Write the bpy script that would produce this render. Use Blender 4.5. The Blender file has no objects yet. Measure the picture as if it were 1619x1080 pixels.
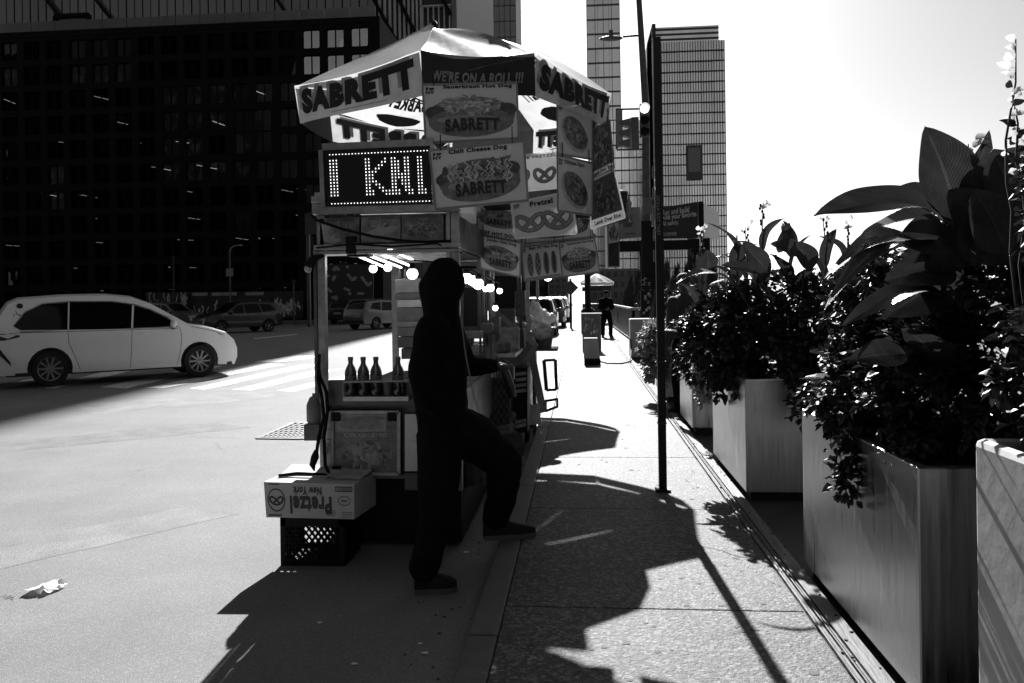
import bpy, bmesh, math, random
from mathutils import Vector, Matrix, noise
from mathutils.geometry import delaunay_2d_cdt
PI = math.pi
R_ = math.radians
scn = bpy.context.scene

# ------------------------------------------------------------------ camera
YAW, ROLL, EYE = R_(4.95), R_(-0.8), 1.6
FPX, CX, CY = 1259.0, 809.5, 470.0
cam_d = bpy.data.cameras.new('camera')
cam_d.sensor_width = 36.0
cam_d.lens = FPX / 1619.0 * 36.0
cam_d.shift_y = -(540.0 - CY) / 1619.0
cam_d.clip_start, cam_d.clip_end = 0.05, 5000
CAMR = Matrix.Rotation(YAW, 3, 'Z') @ Matrix.Rotation(PI / 2, 3, 'X') @ Matrix.Rotation(ROLL, 3, 'Z')
cam = bpy.data.objects.new('camera', cam_d)
cam.matrix_world = Matrix.Translation((0, 0, EYE)) @ CAMR.to_4x4()
scn.collection.objects.link(cam)
scn.camera = cam

# ------------------------------------------------------------------ sky, sun, exposure
SUN_EL, SUN_AZ = R_(35.3), R_(2.7)         # sun almost straight ahead, a little to the left
world = bpy.data.worlds.new('World'); scn.world = world; world.use_nodes = True
nt = world.node_tree; nt.nodes.clear()
sk = nt.nodes.new('ShaderNodeTexSky'); sk.sky_type = 'NISHITA'; sk.sun_disc = False
sk.sun_elevation = SUN_EL; sk.sun_rotation = -SUN_AZ
sk.air_density = 0.6; sk.dust_density = 1.1; sk.ozone_density = 1.0
bw = nt.nodes.new('ShaderNodeRGBToBW')
bg = nt.nodes.new('ShaderNodeBackground'); bg.inputs['Strength'].default_value = 0.05
wo = nt.nodes.new('ShaderNodeOutputWorld')
nt.links.new(sk.outputs[0], bw.inputs[0]); nt.links.new(bw.outputs[0], bg.inputs['Color']); nt.links.new(bg.outputs[0], wo.inputs[0])
sun_d = bpy.data.lights.new('sun', 'SUN'); sun_d.energy = 5.0; sun_d.angle = R_(0.5); sun_d.color = (1, 1, 1)
sun = bpy.data.objects.new('sun', sun_d); scn.collection.objects.link(sun)
SUNV = Vector((-math.sin(SUN_AZ) * math.cos(SUN_EL), math.cos(SUN_AZ) * math.cos(SUN_EL), math.sin(SUN_EL)))
sun.rotation_euler = (-SUNV).to_track_quat('-Z', 'Y').to_euler()
sun.location = SUNV * 60
vs = scn.view_settings
vs.view_transform = 'Standard'; vs.look = 'None'; vs.gamma = 1.0; vs.exposure = 1.45; vs.use_curve_mapping = False

# ------------------------------------------------------------------ pixel of the photograph + a real plane -> point
def ray(px, py):
    return (CAMR @ Vector(((px - CX) / FPX, -(py - CY) / FPX, -1.0)))
def PY(px, py, Y):
    d = ray(px, py); t = Y / d.y
    return Vector((d.x * t, Y, EYE + d.z * t))
def PX(px, py, X):
    d = ray(px, py); t = X / d.x
    return Vector((X, d.y * t, EYE + d.z * t))
def PZ(px, py, z=0.0):
    d = ray(px, py); t = (z - EYE) / d.z
    return Vector((d.x * t, d.y * t, z))
ROADZ = -0.13

# ------------------------------------------------------------------ materials
MATS = {}
def mat(name, c, r=0.6, metal=0.0, var=0.2, scale=6.0, bump=0.0, bscale=80.0, spec=0.5, transl=0.0, emit=0.0,
        streak=None, coat=0.0, detail=4.0, speck=0.0, speck_scale=120.0, rvar=0.0, aniso=0.0):
    if name in MATS: return MATS[name]
    m = bpy.data.materials.new(name); m.use_nodes = True; MATS[name] = m
    t = m.node_tree; N = t.nodes; L = t.links; N.clear()
    out = N.new('ShaderNodeOutputMaterial'); b = N.new('ShaderNodeBsdfPrincipled')
    b.inputs['Roughness'].default_value = r; b.inputs['Metallic'].default_value = metal
    b.inputs['Specular IOR Level'].default_value = spec
    b.inputs['Coat Weight'].default_value = coat; b.inputs['Coat Roughness'].default_value = 0.05
    b.inputs['Anisotropic'].default_value = aniso
    b.inputs['Base Color'].default_value = (c, c, c, 1)
    tc = N.new('ShaderNodeTexCoord'); mp = N.new('ShaderNodeMapping'); L.new(tc.outputs['Object'], mp.inputs[0])
    if streak: mp.inputs['Scale'].default_value = streak
    colsock = None
    if var > 0:
        nz = N.new('ShaderNodeTexNoise'); nz.inputs['Scale'].default_value = scale; nz.inputs['Detail'].default_value = detail
        nz.inputs['Roughness'].default_value = 0.6
        L.new(mp.outputs[0], nz.inputs['Vector'])
        mr = N.new('ShaderNodeMapRange'); mr.inputs['From Min'].default_value = 0.3; mr.inputs['From Max'].default_value = 0.7
        mr.inputs['To Min'].default_value = c * (1 - var); mr.inputs['To Max'].default_value = c * (1 + var)
        L.new(nz.outputs[0], mr.inputs[0]); colsock = mr.outputs[0]
        if rvar:
            m2 = N.new('ShaderNodeMapRange'); m2.inputs['From Min'].default_value = 0.3; m2.inputs['From Max'].default_value = 0.7
            m2.inputs['To Min'].default_value = max(0.02, r - rvar); m2.inputs['To Max'].default_value = r + rvar
            L.new(nz.outputs[0], m2.inputs[0]); L.new(m2.outputs[0], b.inputs['Roughness'])
    if speck > 0:
        vo = N.new('ShaderNodeTexVoronoi'); vo.inputs['Scale'].default_value = speck_scale; L.new(tc.outputs['Object'], vo.inputs['Vector'])
        sp = N.new('ShaderNodeSeparateColor'); L.new(vo.outputs['Color'], sp.inputs[0])
        pw = N.new('ShaderNodeMath'); pw.operation = 'POWER'; pw.inputs[1].default_value = 3.0; L.new(sp.outputs[0], pw.inputs[0])
        ma = N.new('ShaderNodeMath'); ma.operation = 'MULTIPLY_ADD'; ma.inputs[1].default_value = speck; ma.inputs[2].default_value = 1 - speck * 0.3
        L.new(pw.outputs[0], ma.inputs[0])
        mu = N.new('ShaderNodeMath'); mu.operation = 'MULTIPLY'; L.new(ma.outputs[0], mu.inputs[0])
        if colsock: L.new(colsock, mu.inputs[1])
        else: mu.inputs[1].default_value = c
        colsock = mu.outputs[0]
    if colsock: L.new(colsock, b.inputs['Base Color'])
    if bump > 0:
        n2 = N.new('ShaderNodeTexNoise'); n2.inputs['Scale'].default_value = bscale; n2.inputs['Detail'].default_value = 3
        L.new(mp.outputs[0] if streak else tc.outputs['Object'], n2.inputs['Vector'])
        bp = N.new('ShaderNodeBump'); bp.inputs['Strength'].default_value = bump; bp.inputs['Distance'].default_value = 0.02
        L.new(n2.outputs[0], bp.inputs['Height']); L.new(bp.outputs[0], b.inputs['Normal'])
    if emit > 0:
        b.inputs['Emission Color'].default_value = (1, 1, 1, 1); b.inputs['Emission Strength'].default_value = emit
    if transl > 0:
        tr = N.new('ShaderNodeBsdfTranslucent'); mx = N.new('ShaderNodeMixShader'); mx.inputs[0].default_value = transl
        if colsock: L.new(colsock, tr.inputs[0])
        else: tr.inputs[0].default_value = (c, c, c, 1)
        L.new(b.outputs[0], mx.inputs[1]); L.new(tr.outputs[0], mx.inputs[2]); L.new(mx.outputs[0], out.inputs[0])
    else: L.new(b.outputs[0], out.inputs[0])
    return m

def glass_mat(name, c=0.02, r=0.03, spec=0.6):
    return mat(name, c, r, var=0.3, scale=0.6, spec=spec)

# ------------------------------------------------------------------ mesh builder and object tree
WM = {}
def _link(o, parent, world_m):
    scn.collection.objects.link(o)
    if parent: o.parent = parent
    WM[o.name] = world_m
def thing(name, label, cat, loc=(0, 0, 0), rotz=0.0, group=None):
    o = bpy.data.objects.new(name, None); o.empty_display_size = 0.1
    o.location = loc; o.rotation_euler = (0, 0, rotz)
    _link(o, None, Matrix.Translation(Vector(loc)) @ Matrix.Rotation(rotz, 4, 'Z'))
    o['label'] = label; o['category'] = cat
    if group: o['group'] = group
    return o
def tag(o, label, cat, group=None, kind=None):
    o['label'] = label; o['category'] = cat
    if group: o['group'] = group
    if kind: o['kind'] = kind
    return o
def struct(o): o['kind'] = 'structure'; return o
def stuff(o): o['kind'] = 'stuff'; return o

class MB:
    def __init__(s): s.v = []; s.f = []; s.m = []; s.mi = 0
    def add(s, vs, fs, mi=None):
        n = len(s.v); s.v += [Vector(p) for p in vs]; mi = s.mi if mi is None else mi
        for f in fs: s.f.append([i + n for i in f]); s.m.append(mi)
        return s
    def box(s, a, b, mi=None):
        x0, y0, z0 = a; x1, y1, z1 = b
        return s.add([(x0, y0, z0), (x1, y0, z0), (x1, y1, z0), (x0, y1, z0), (x0, y0, z1), (x1, y0, z1), (x1, y1, z1), (x0, y1, z1)],
              [(0, 3, 2, 1), (4, 5, 6, 7), (0, 1, 5, 4), (1, 2, 6, 5), (2, 3, 7, 6), (3, 0, 4, 7)], mi)
    def hexa(s, p, mi=None):            # 8 corners: bottom 4 ccw, top 4
        return s.add(p, [(0, 3, 2, 1), (4, 5, 6, 7), (0, 1, 5, 4), (1, 2, 6, 5), (2, 3, 7, 6), (3, 0, 4, 7)], mi)
    def bar(s, p, q, w, h=None, up=(0, 0, 1), mi=None):
        p, q = Vector(p), Vector(q); h = h or w; d = (q - p).normalized(); u = Vector(up)
        if abs(d.dot(u)) > 0.99: u = Vector((0, 1, 0))
        sx = d.cross(u).normalized() * w / 2; sz = sx.cross(d).normalized() * h / 2
        return s.hexa([p - sx - sz, p + sx - sz, q + sx - sz, q - sx - sz, p - sx + sz, p + sx + sz, q + sx + sz, q - sx + sz], mi)
    def plate(s, quad, t, mi=None):     # quad TL,TR,BR,BL ; thickness away from the viewer side
        tl, tr, br, bl = [Vector(p) for p in quad]
        n = (br - bl).cross(tl - bl).normalized() * t
        return s.hexa([bl, br, br - n, bl - n, tl, tr, tr - n, tl - n], mi)
    def tube(s, pts, r, seg=8, caps=True, mi=None):
        pts = [Vector(p) for p in pts]; n = len(pts); rr = r if isinstance(r, (list, tuple)) else [r] * n
        vs = []; fr = None
        for i, p in enumerate(pts):
            d = (pts[min(i + 1, n - 1)] - pts[max(i - 1, 0)]).normalized()
            if fr is None:
                a = Vector((0, 0, 1)) if abs(d.z) < 0.9 else Vector((1, 0, 0)); fr = d.cross(a).normalized()
            fr = (fr - d * fr.dot(d)).normalized(); g = d.cross(fr)
            for k in range(seg):
                an = 2 * PI * k / seg; vs.append(p + (fr * math.cos(an) + g * math.sin(an)) * rr[i])
        fs = [(i * seg + k, i * seg + (k + 1) % seg, (i + 1) * seg + (k + 1) % seg, (i + 1) * seg + k) for i in range(n - 1) for k in range(seg)]
        if caps: fs += [tuple(range(seg - 1, -1, -1)), tuple((n - 1) * seg + k for k in range(seg))]
        return s.add(vs, fs, mi)
    def lathe(s, prof, c=(0, 0, 0), axis='Z', seg=16, mi=None, cap=True):
        vs = []; c = Vector(c)
        for r, h in prof:
            for k in range(seg):
                a = 2 * PI * k / seg; x, y = r * math.cos(a), r * math.sin(a)
                vs.append(c + (Vector((x, y, h)) if axis == 'Z' else Vector((x, h, y)) if axis == 'Y' else Vector((h, x, y))))
        n = len(prof)
        fs = [(i * seg + k, i * seg + (k + 1) % seg, (i + 1) * seg + (k + 1) % seg, (i + 1) * seg + k) for i in range(n - 1) for k in range(seg)]
        if cap: fs += [tuple(range(seg - 1, -1, -1)), tuple((n - 1) * seg + k for k in range(seg))]
        return s.add(vs, fs, mi)
    def sphere(s, c, r, seg=12, rings=8, sc=(1, 1, 1), mi=None):
        c = Vector(c); vs = []; 
        for i in range(rings + 1):
            th = PI * i / rings
            for k in range(seg):
                a = 2 * PI * k / seg
                vs.append(c + Vector((r * sc[0] * math.sin(th) * math.cos(a), r * sc[1] * math.sin(th) * math.sin(a), r * sc[2] * math.cos(th))))
        fs = [(i * seg + k, (i + 1) * seg + k, (i + 1) * seg + (k + 1) % seg, i * seg + (k + 1) % seg) for i in range(rings) for k in range(seg)]
        return s.add(vs, fs, mi)
    def prism(s, poly, ex, mi=None):    # poly: 3D points, ex: extrusion vector
        n = len(poly); poly = [Vector(p) for p in poly]; ex = Vector(ex)
        return s.add(poly + [p + ex for p in poly], [tuple(range(n)), tuple(range(2 * n - 1, n - 1, -1))] + [(i, i + n, (i + 1) % n + n, (i + 1) % n) for i in range(n)], mi)
    def build(s, name, mats, parent=None, smooth=None, bevel=0.0, local=False):
        me = bpy.data.meshes.new(name)
        if parent is not None:
            W = WM[parent.name]; inv = Matrix.Identity(4) if local else W.inverted()
            vs = [inv @ p for p in s.v]; o = bpy.data.objects.new(name, me); _link(o, parent, W)
        else:
            xs = [p.x for p in s.v]; ys = [p.y for p in s.v]; zs = [p.z for p in s.v]
            c = Vector(((min(xs) + max(xs)) / 2, (min(ys) + max(ys)) / 2, min(zs)))
            vs = [p - c for p in s.v]; o = bpy.data.objects.new(name, me); o.location = c
            _link(o, None, Matrix.Translation(c))
        me.from_pydata([tuple(p) for p in vs], [], s.f); me.update()
        for m in (mats if isinstance(mats, (list, tuple)) else [mats]): me.materials.append(m)
        if any(s.m): me.polygons.foreach_set('material_index', s.m)
        if smooth is not None:
            me.polygons.foreach_set('use_smooth', [True] * len(me.polygons))
            if smooth < 180: me.set_sharp_from_angle(angle=R_(smooth))
        if bevel > 0:
            b = o.modifiers.new('bevel', 'BEVEL'); b.width = bevel; b.segments = 2; b.limit_method = 'ANGLE'; b.angle_limit = R_(40)
        return o
def inst(src_mesh, name, parent, m):
    o = bpy.data.objects.new(name, src_mesh); scn.collection.objects.link(o)
    if parent: o.parent = parent
    o.matrix_local = m; WM[o.name] = m
    return o
def copy_tree(o, parent=None, loc=None, rotz=None, label=None, scale=None):
    c = o.copy(); scn.collection.objects.link(c)
    if parent: c.parent = parent
    WM[c.name] = WM.get(o.name, Matrix.Identity(4))
    for ch in list(o.children): copy_tree(ch, c)
    if loc is not None: c.location = loc
    if rotz is not None: c.rotation_euler = (0, 0, rotz)
    if scale: c.scale = scale
    if label: c['label'] = label
    return c

# ------------------------------------------------------------------ flat print: shapes in (u, v) laid on a surface
class Quad:
    def __init__(s, tl, tr, br, bl):
        s.p = [Vector(x) for x in (tl, tr, br, bl)]
        s.n = (s.p[2] - s.p[3]).cross(s.p[0] - s.p[3]).normalized()
    def __call__(s, u, v, d=0.0):
        tl, tr, br, bl = s.p
        return (bl * (1 - u) + br * u) * (1 - v) + (tl * (1 - u) + tr * u) * v + s.n * d
_TX = {}
def text2d(body, bold=0.0, shear=0.0):
    k = (body, bold, shear)
    if k in _TX: return _TX[k]
    cu = bpy.data.curves.new('lettering', 'FONT'); cu.body = body; cu.size = 1; cu.offset = bold; cu.shear = shear
    cu.resolution_u = 3; cu.fill_mode = 'BOTH'; cu.space_character = 1.0 + bold * 2.5
    o = bpy.data.objects.new('lettering', cu); me = bpy.data.meshes.new_from_object(o)
    vs = [(v.co.x, v.co.y) for v in me.vertices]; fs = [list(p.vertices) for p in me.polygons]
    bpy.data.objects.remove(o); bpy.data.meshes.remove(me); bpy.data.curves.remove(cu)
    x0 = min(v[0] for v in vs); x1 = max(v[0] for v in vs); y0 = min(v[1] for v in vs); y1 = max(v[1] for v in vs)
    _TX[k] = ([((x - x0) / (x1 - x0), (y - y0) / max(1e-6, y1 - y0)) for x, y in vs], fs)
    return _TX[k]
def put_text(mb, S, body, u0, v0, u1, v1, d=0.002, mi=0, bold=0.02, shear=0.0):
    vs, fs = text2d(body, bold, shear)
    mb.add([S(u0 + (u1 - u0) * x, v0 + (v1 - v0) * y, d) for x, y in vs], fs, mi)
def put_poly(mb, S, pts, d, mi): mb.add([S(u, v, d) for u, v in pts], [tuple(range(len(pts)))], mi)
def ell(cx, cy, rx, ry, n=24, rot=0.0, a0=0.0, a1=2 * PI, wob=0.0, seed=0):
    out = []
    full = abs(a1 - a0 - 2 * PI) < 1e-6
    for i in range(n + (0 if full else 1)):
        a = a0 + (a1 - a0) * i / n; k = 1 + wob * math.sin(3 * a + seed) + wob * 0.7 * math.sin(7 * a + seed * 2.3)
        x, y = rx * k * math.cos(a), ry * k * math.sin(a)
        out.append((cx + x * math.cos(rot) - y * math.sin(rot), cy + x * math.sin(rot) + y * math.cos(rot)))
    return out
def put_stroke(mb, S, pts, w, d, mi, asp=1.0):
    L = []; n = len(pts)
    for i, (x, y) in enumerate(pts):
        a = pts[max(0, i - 1)]; b = pts[min(n - 1, i + 1)]
        dx, dy = (b[0] - a[0]) * asp, b[1] - a[1]; l = math.hypot(dx, dy) or 1
        ww = w[i] if isinstance(w, list) else w
        L.append((x - dy / l * ww / 2 / asp, y + dx / l * ww / 2)); L.append((x + dy / l * ww / 2 / asp, y - dx / l * ww / 2))
    mb.add([S(u, v, d) for u, v in L], [(2 * i, 2 * i + 1, 2 * i + 3, 2 * i + 2) for i in range(n - 1)], mi)
# ------------------------------------------------------------------ ground
m_asph = mat('asphalt', 0.165, 0.78, var=0.15, scale=0.9, bump=0.35, bscale=170, speck=0.5, speck_scale=150, spec=0.22, detail=8)
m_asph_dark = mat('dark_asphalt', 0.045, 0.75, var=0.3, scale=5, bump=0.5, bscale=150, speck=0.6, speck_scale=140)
m_conc = mat('aggregate_concrete', 0.074, 0.7, var=0.18, scale=2.2, bump=0.5, bscale=75, speck=1.6, speck_scale=62, spec=0.35, detail=7)
m_kerb = mat('kerb_stone', 0.075, 0.7, var=0.2, scale=9, bump=0.3, bscale=90)
m_paint = mat('road_paint', 0.52, 0.75, var=0.5, scale=14, bump=0.2, bscale=90, detail=8)
m_dirt = mat('joint_dirt', 0.02, 0.95)
m_strip = mat('edging_concrete', 0.12, 0.75, var=0.35, scale=10, streak=(2.2, 0.25, 1), bump=0.6, bscale=22)

g = MB(); g.add([(-1500, -60, ROADZ), (-0.56, -60, ROADZ), (-0.56, 2500, ROADZ), (-1500, 2500, ROADZ)], [(0, 1, 2, 3)])
struct(g.build('road', m_asph))
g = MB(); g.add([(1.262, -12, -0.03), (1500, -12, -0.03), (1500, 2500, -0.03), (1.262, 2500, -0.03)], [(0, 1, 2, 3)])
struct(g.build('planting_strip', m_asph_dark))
# sidewalk: a bed with joint dirt, kerb stones, and slabs one by one
sw = MB(); sw.box((-0.43, -12, -0.10), (1.10, 2500, -0.028)); sidewalk = struct(sw.build('sidewalk', m_dirt))
y = -12.0; joints = [PZ(900, p, 0).y for p in (960, 806, 724, 677)]
pitch = 1.92; y0 = joints[0] - 8 * pitch; rnd = random.Random(4)
slab_me = None
for k in range(44):
    ya = y0 + k * pitch; yb = ya + pitch
    w = MB(); h = rnd.uniform(-0.001, 0.001)
    w.box((-0.41, ya + 0.004, -0.04), (1.096, yb - 0.004, h)); w.build('paving_slab', m_conc, sidewalk, bevel=0.006)
far = MB(); far.box((-0.41, y0 + 44 * pitch, -0.04), (1.096, 2500, 0.0)); struct(far.build('far_sidewalk', m_conc))
for k in range(20):
    ya = y0 + 3 + k * 3.0; w = MB(); w.box((-0.56, ya + 0.003, -0.20), (-0.414, ya + 2.997, 0.001)); w.build('kerb_stone', m_kerb, sidewalk, bevel=0.012)
w = MB(); w.box((-0.56, y0 + 63, -0.2), (-0.414, 2500, 0.001)); struct(w.build('far_kerb', m_kerb))
w = MB(); w.box((-0.56, -12, -0.2), (-0.414, y0 + 2.99, 0.001)); struct(w.build('near_kerb', m_kerb))
# ribbed edging strip beside the slabs
es = struct(MB().box((1.102, -12, -0.06), (1.258, 2500, -0.012)).build('edging_strip', m_strip))
for i, (xa, xb, h) in enumerate([(1.104, 1.116, 0.010), (1.122, 1.136, 0.003), (1.144, 1.152, 0.007), (1.162, 1.170, -0.002), (1.178, 1.256, 0.006)]):
    MB().box((xa, -12, -0.05), (xb, 90, h)).build('rib', m_strip, es, bevel=0.002)
# crosswalk
cross = struct(MB().box((-9.2, 12.5, ROADZ - 0.05), (-9.19, 12.51, ROADZ - 0.04)).build('crosswalk', m_paint))
def stripe(c):
    s = MB(); n = 10; vs = []
    a, b, c2, d = [PZ(px, py, ROADZ + 0.004) for px, py in c]
    for i in range(n + 1):
        t = i / n; p = a.lerp(b, t); q = d.lerp(c2, t); j = 0.03
        vs += [p + Vector((rnd.uniform(-j, j), rnd.uniform(-j, j), 0)), q + Vector((rnd.uniform(-j, j), rnd.uniform(-j, j), 0))]
    s.add(vs, [(2 * i, 2 * i + 1, 2 * i + 3, 2 * i + 2) for i in range(n)]); s.build('stripe', m_paint, cross)
for c in [((160, 612), (330, 576), (350, 579), (200, 614)), ((232, 613), (425, 574), (452, 576), (258, 614)), ((300, 614.5), (478, 576), (506, 577), (326, 615.5)),
          ((368, 616), (500, 585), (545, 583), (396, 617)), ((436, 618), (560, 590), (590, 590), (466, 619)), ((505, 619), (600, 598), (640, 597), (540, 620)),
          ((400, 572), (470, 562), (520, 563), (440, 573)), ((60, 612), (200, 580), (225, 582), (90, 614)), ((0, 610), (110, 585), (135, 586), (20, 612))]: stripe(c)
lm = MB(); 
for c in [((400, 535), (470, 528), (471, 529), (401, 536.2)), ((225, 572), (360, 555), (361, 556.5), (226, 574))]:
    lm.add([PZ(px, py, ROADZ + 0.004) for px, py in c], [(0, 1, 2, 3)])
struct(lm.build('lane_line', m_paint))
# cracks in the asphalt: thin tar lines
m_tar = mat('tar', 0.018, 0.5)
tarm = MB()
def crackline(pts, w):
    P = [PZ(px, py, ROADZ + 0.003) for px, py in pts]; out = []
    for a, b in zip(P, P[1:]):
        for i in range(8): out.append(a.lerp(b, i / 8) + Vector((rnd.uniform(-.02, .02), rnd.uniform(-.03, .03), 0)))
    vs = []
    for p in out:
        ww = w * rnd.uniform(0.1, 1.0); vs += [p - Vector((0, ww, 0)), p + Vector((0, ww, 0))]
    tarm.add(vs, [(2 * i, 2 * i + 1, 2 * i + 3, 2 * i + 2) for i in range(len(out) - 1)])
for c in [((0, 942), (28, 945)), ((340, 700), (350, 711)), ((343, 716), (356, 714)), ((215, 745), (230, 742)), ((264, 741), (272, 740)),
          ((300, 690), (410, 694)), ((500, 560), (620, 548))]: crackline(c, 0.008)
struct(tarm.build('road_crack', m_tar))
# catch basin grate
m_iron = mat('cast_iron', 0.10, 0.5, metal=0.6, var=0.3, scale=20)
gc = [PZ(px, py, ROADZ + 0.006) for px, py in ((466, 669), (560, 671), (480, 693), (412, 692))]
GS = Quad(*gc)
gr = MB(); 
gt = thing('storm_drain_grate', 'cast iron storm drain grate set in the asphalt left of the food cart', 'drain grate', GS(.5, .5))
gr.add([GS(u, v, 0) + Vector((0, 0, -0.002)) for u, v in ((-.03, -.05), (1.03, -.05), (1.03, 1.05), (-.03, 1.05))], [(0, 1, 2, 3)])
gr.build('pit', mat('pit_black', 0.01, 0.9), gt)
for i in range(8):
    b = MB(); v = i / 7; b.bar(GS(0, v) + Vector((0, 0, .004)), GS(1, v) + Vector((0, 0, .004)), 0.05 if i in (0, 7) else 0.035, 0.012); b.build('bar', m_iron, gt)
for i in range(11):
    b = MB(); u = i / 10; b.bar(GS(u, 0) + Vector((0, 0, .003)), GS(u, 1) + Vector((0, 0, .003)), 0.03, 0.011); b.build('cross_bar', m_iron, gt)
fr = MB()
for a, b in (((-.04, -.06), (1.04, -.06)), ((-.04, 1.06), (1.04, 1.06)), ((-.04, -.06), (-.04, 1.06)), ((1.04, -.06), (1.04, 1.06))): fr.bar(GS(*a), GS(*b), 0.04, 0.016)
fr.build('frame', m_iron, gt)
# litter
pc = PZ(54, 944, ROADZ)
lit = MB(); n = 9; vs = []
rr = random.Random(8)
for j in range(n):
    for i in range(n):
        u, v = i / (n - 1) - .5, j / (n - 1) - .5; k = 1 - .25 * (abs(u) + abs(v)) + rr.uniform(-.04, .04)
        vs.append(pc + Vector((u * .20 * k + v * .03, v * .20 * k + .1, .012 + .035 * noise.noise(Vector((u * 5, v * 5, 3))) + .02 * (1 - 4 * u * u))))
lit.add(vs, [(j * n + i, j * n + i + 1, (j + 1) * n + i + 1, (j + 1) * n + i) for j in range(n - 1) for i in range(n - 1)])
lo = lit.build('crumpled_paper', mat('white_paper', 0.75, 0.7, transl=0.2), smooth=30)
tag(lo, 'crumpled white paper napkin lying on the sunlit asphalt', 'litter')

# repaired patches in the asphalt, gum spots and cracks on the slabs
m_pat = mat('asphalt_patch', 0.145, 0.8, var=.25, scale=3, bump=.4, bscale=100, speck=.5, speck_scale=150, spec=.22, detail=8); m_pat2 = mat('asphalt_patch_worn', 0.18, 0.8, var=.25, scale=2, bump=.4, bscale=90, speck=.5, speck_scale=150, spec=.22, detail=8)
for quad_, m_ in ((((0, 700), (330, 668), (400, 676), (0, 716)), m_pat), (((120, 640), (430, 618), (470, 626), (150, 655)), m_pat2), (((0, 860), (300, 800), (380, 812), (0, 900)), m_pat2), (((700, 520), (840, 519), (835, 560), (640, 575)), m_pat)):
    q_ = [PZ(px, py, ROADZ) for px, py in quad_]; n = 14; vs = []
    for i in range(n + 1):
        t = i / n; a = q_[0].lerp(q_[1], t); b_ = q_[3].lerp(q_[2], t); j = .05 * (b_ - a).length
        vs += [a + Vector((0, rnd.uniform(-j, j), 0.0015)), b_ + Vector((0, rnd.uniform(-j, j), 0.0015))]
    MB().add(vs, [(2 * i, 2 * i + 1, 2 * i + 3, 2 * i + 2) for i in range(n)]).build('road_patch', m_)['kind'] = 'structure'
gum = MB()
for i in range(150):
    x, y_ = rnd.uniform(-.4, 1.08), 3 + 17 * rnd.random() ** 1.6; r_ = rnd.uniform(.006, .022); gum.add([(x + a * 1.0, y_ + b, .0025) for a, b in ell(0, 0, r_, r_ * rnd.uniform(.7, 1.2), 8, rnd.random(), wob=.2, seed=i)], [tuple(range(8))])
stuff(gum.build('gum_spots', mat('gum_dark', .035, .8)))
deb = MB()
for i in range(260):
    side = rnd.random() < .5; x, y_ = (rnd.uniform(1.10, 1.26), 3 + 14 * rnd.random()) if side else (rnd.uniform(-.95, -.57), 3 + 14 * rnd.random()); z = .008 if side else ROADZ + .002; r_ = rnd.uniform(.003, .012)
    deb.sphere((x, y_, z), r_, 5, 4, (1, rnd.uniform(.6, 1.6), .5))
stuff(deb.build('grit', mat('grit_dark', .05, .9)))
ck_ = MB()
def slab_crack(x, y_, n, a, w):
    pts = [(x, y_)]
    for i in range(n): a += rnd.uniform(-.5, .5); x += .07 * math.cos(a); y_ += .07 * math.sin(a); pts.append((x, y_))
    vs = []
    for i, (x, y_) in enumerate(pts): ww = w * (1 - i / len(pts)) + .0006; vs += [(x - ww, y_ - ww, .003), (x + ww, y_ + ww, .003)]
    ck_.add(vs, [(2 * i, 2 * i + 1, 2 * i + 3, 2 * i + 2) for i in range(len(pts) - 1)])
slab_crack(1.08, 4.9, 9, 2.8, .002); slab_crack(-.2, 8.3, 10, .3, .003); slab_crack(.2, 13, 12, 1.2, .004); slab_crack(.9, 6.9, 8, 2.4, .002); slab_crack(.5, 3.7, 7, .6, .0016)
stuff(ck_.build('slab_cracks', m_dirt))

m_scrap = mat('paper_scrap', .6, .7)
for i, (px, py, z, lab) in enumerate(((664, 1018, ROADZ, 'tiny white paper scrap on the shaded asphalt near the lower edge'), (672, 1033, ROADZ, 'small torn paper bit just below the white paper scrap'), (737, 873, 0, 'small pale scrap on the kerb beside the front shoe'), (505, 985, ROADZ, 'pale flattened scrap in the shade left of the person'), (868, 672, 0, 'pale paper scrap in the gutter by the second cart'), (560, 1050, ROADZ, 'pale scrap at the bottom edge in the cart shade'))):
    c = PZ(px, py, z + .004); r_ = .012 + .004 * (i % 3); o = MB().prism([c + Vector((a, b * .6, 0)) for a, b in ell(0, 0, r_, r_, 7, i, wob=.3, seed=i)], (0, .001, .004)).build('paper_scrap', m_scrap); tag(o, lab, 'litter')
# ------------------------------------------------------------------ buildings
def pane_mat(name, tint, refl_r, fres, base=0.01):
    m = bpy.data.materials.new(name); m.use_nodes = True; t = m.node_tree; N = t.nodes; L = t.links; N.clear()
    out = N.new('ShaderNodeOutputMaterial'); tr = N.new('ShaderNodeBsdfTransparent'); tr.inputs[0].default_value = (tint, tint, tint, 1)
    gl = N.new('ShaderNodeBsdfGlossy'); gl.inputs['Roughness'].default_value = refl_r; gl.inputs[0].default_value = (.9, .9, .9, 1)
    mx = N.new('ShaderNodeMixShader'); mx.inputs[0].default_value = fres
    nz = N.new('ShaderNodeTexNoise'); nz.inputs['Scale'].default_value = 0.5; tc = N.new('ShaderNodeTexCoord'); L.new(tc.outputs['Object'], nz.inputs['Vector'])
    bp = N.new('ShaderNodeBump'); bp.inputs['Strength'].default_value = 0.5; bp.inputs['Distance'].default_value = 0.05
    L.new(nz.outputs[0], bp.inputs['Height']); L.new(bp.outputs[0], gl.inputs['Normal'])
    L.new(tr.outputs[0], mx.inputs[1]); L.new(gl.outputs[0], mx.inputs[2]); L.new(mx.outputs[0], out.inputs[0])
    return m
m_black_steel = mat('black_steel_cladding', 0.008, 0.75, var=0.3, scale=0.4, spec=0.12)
m_pane_sky_refl = pane_mat('office_glass_sky_refl', 0.35, 0.01, 0.34)  # raised gloss share puts the bright sky reflection into these panes
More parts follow.
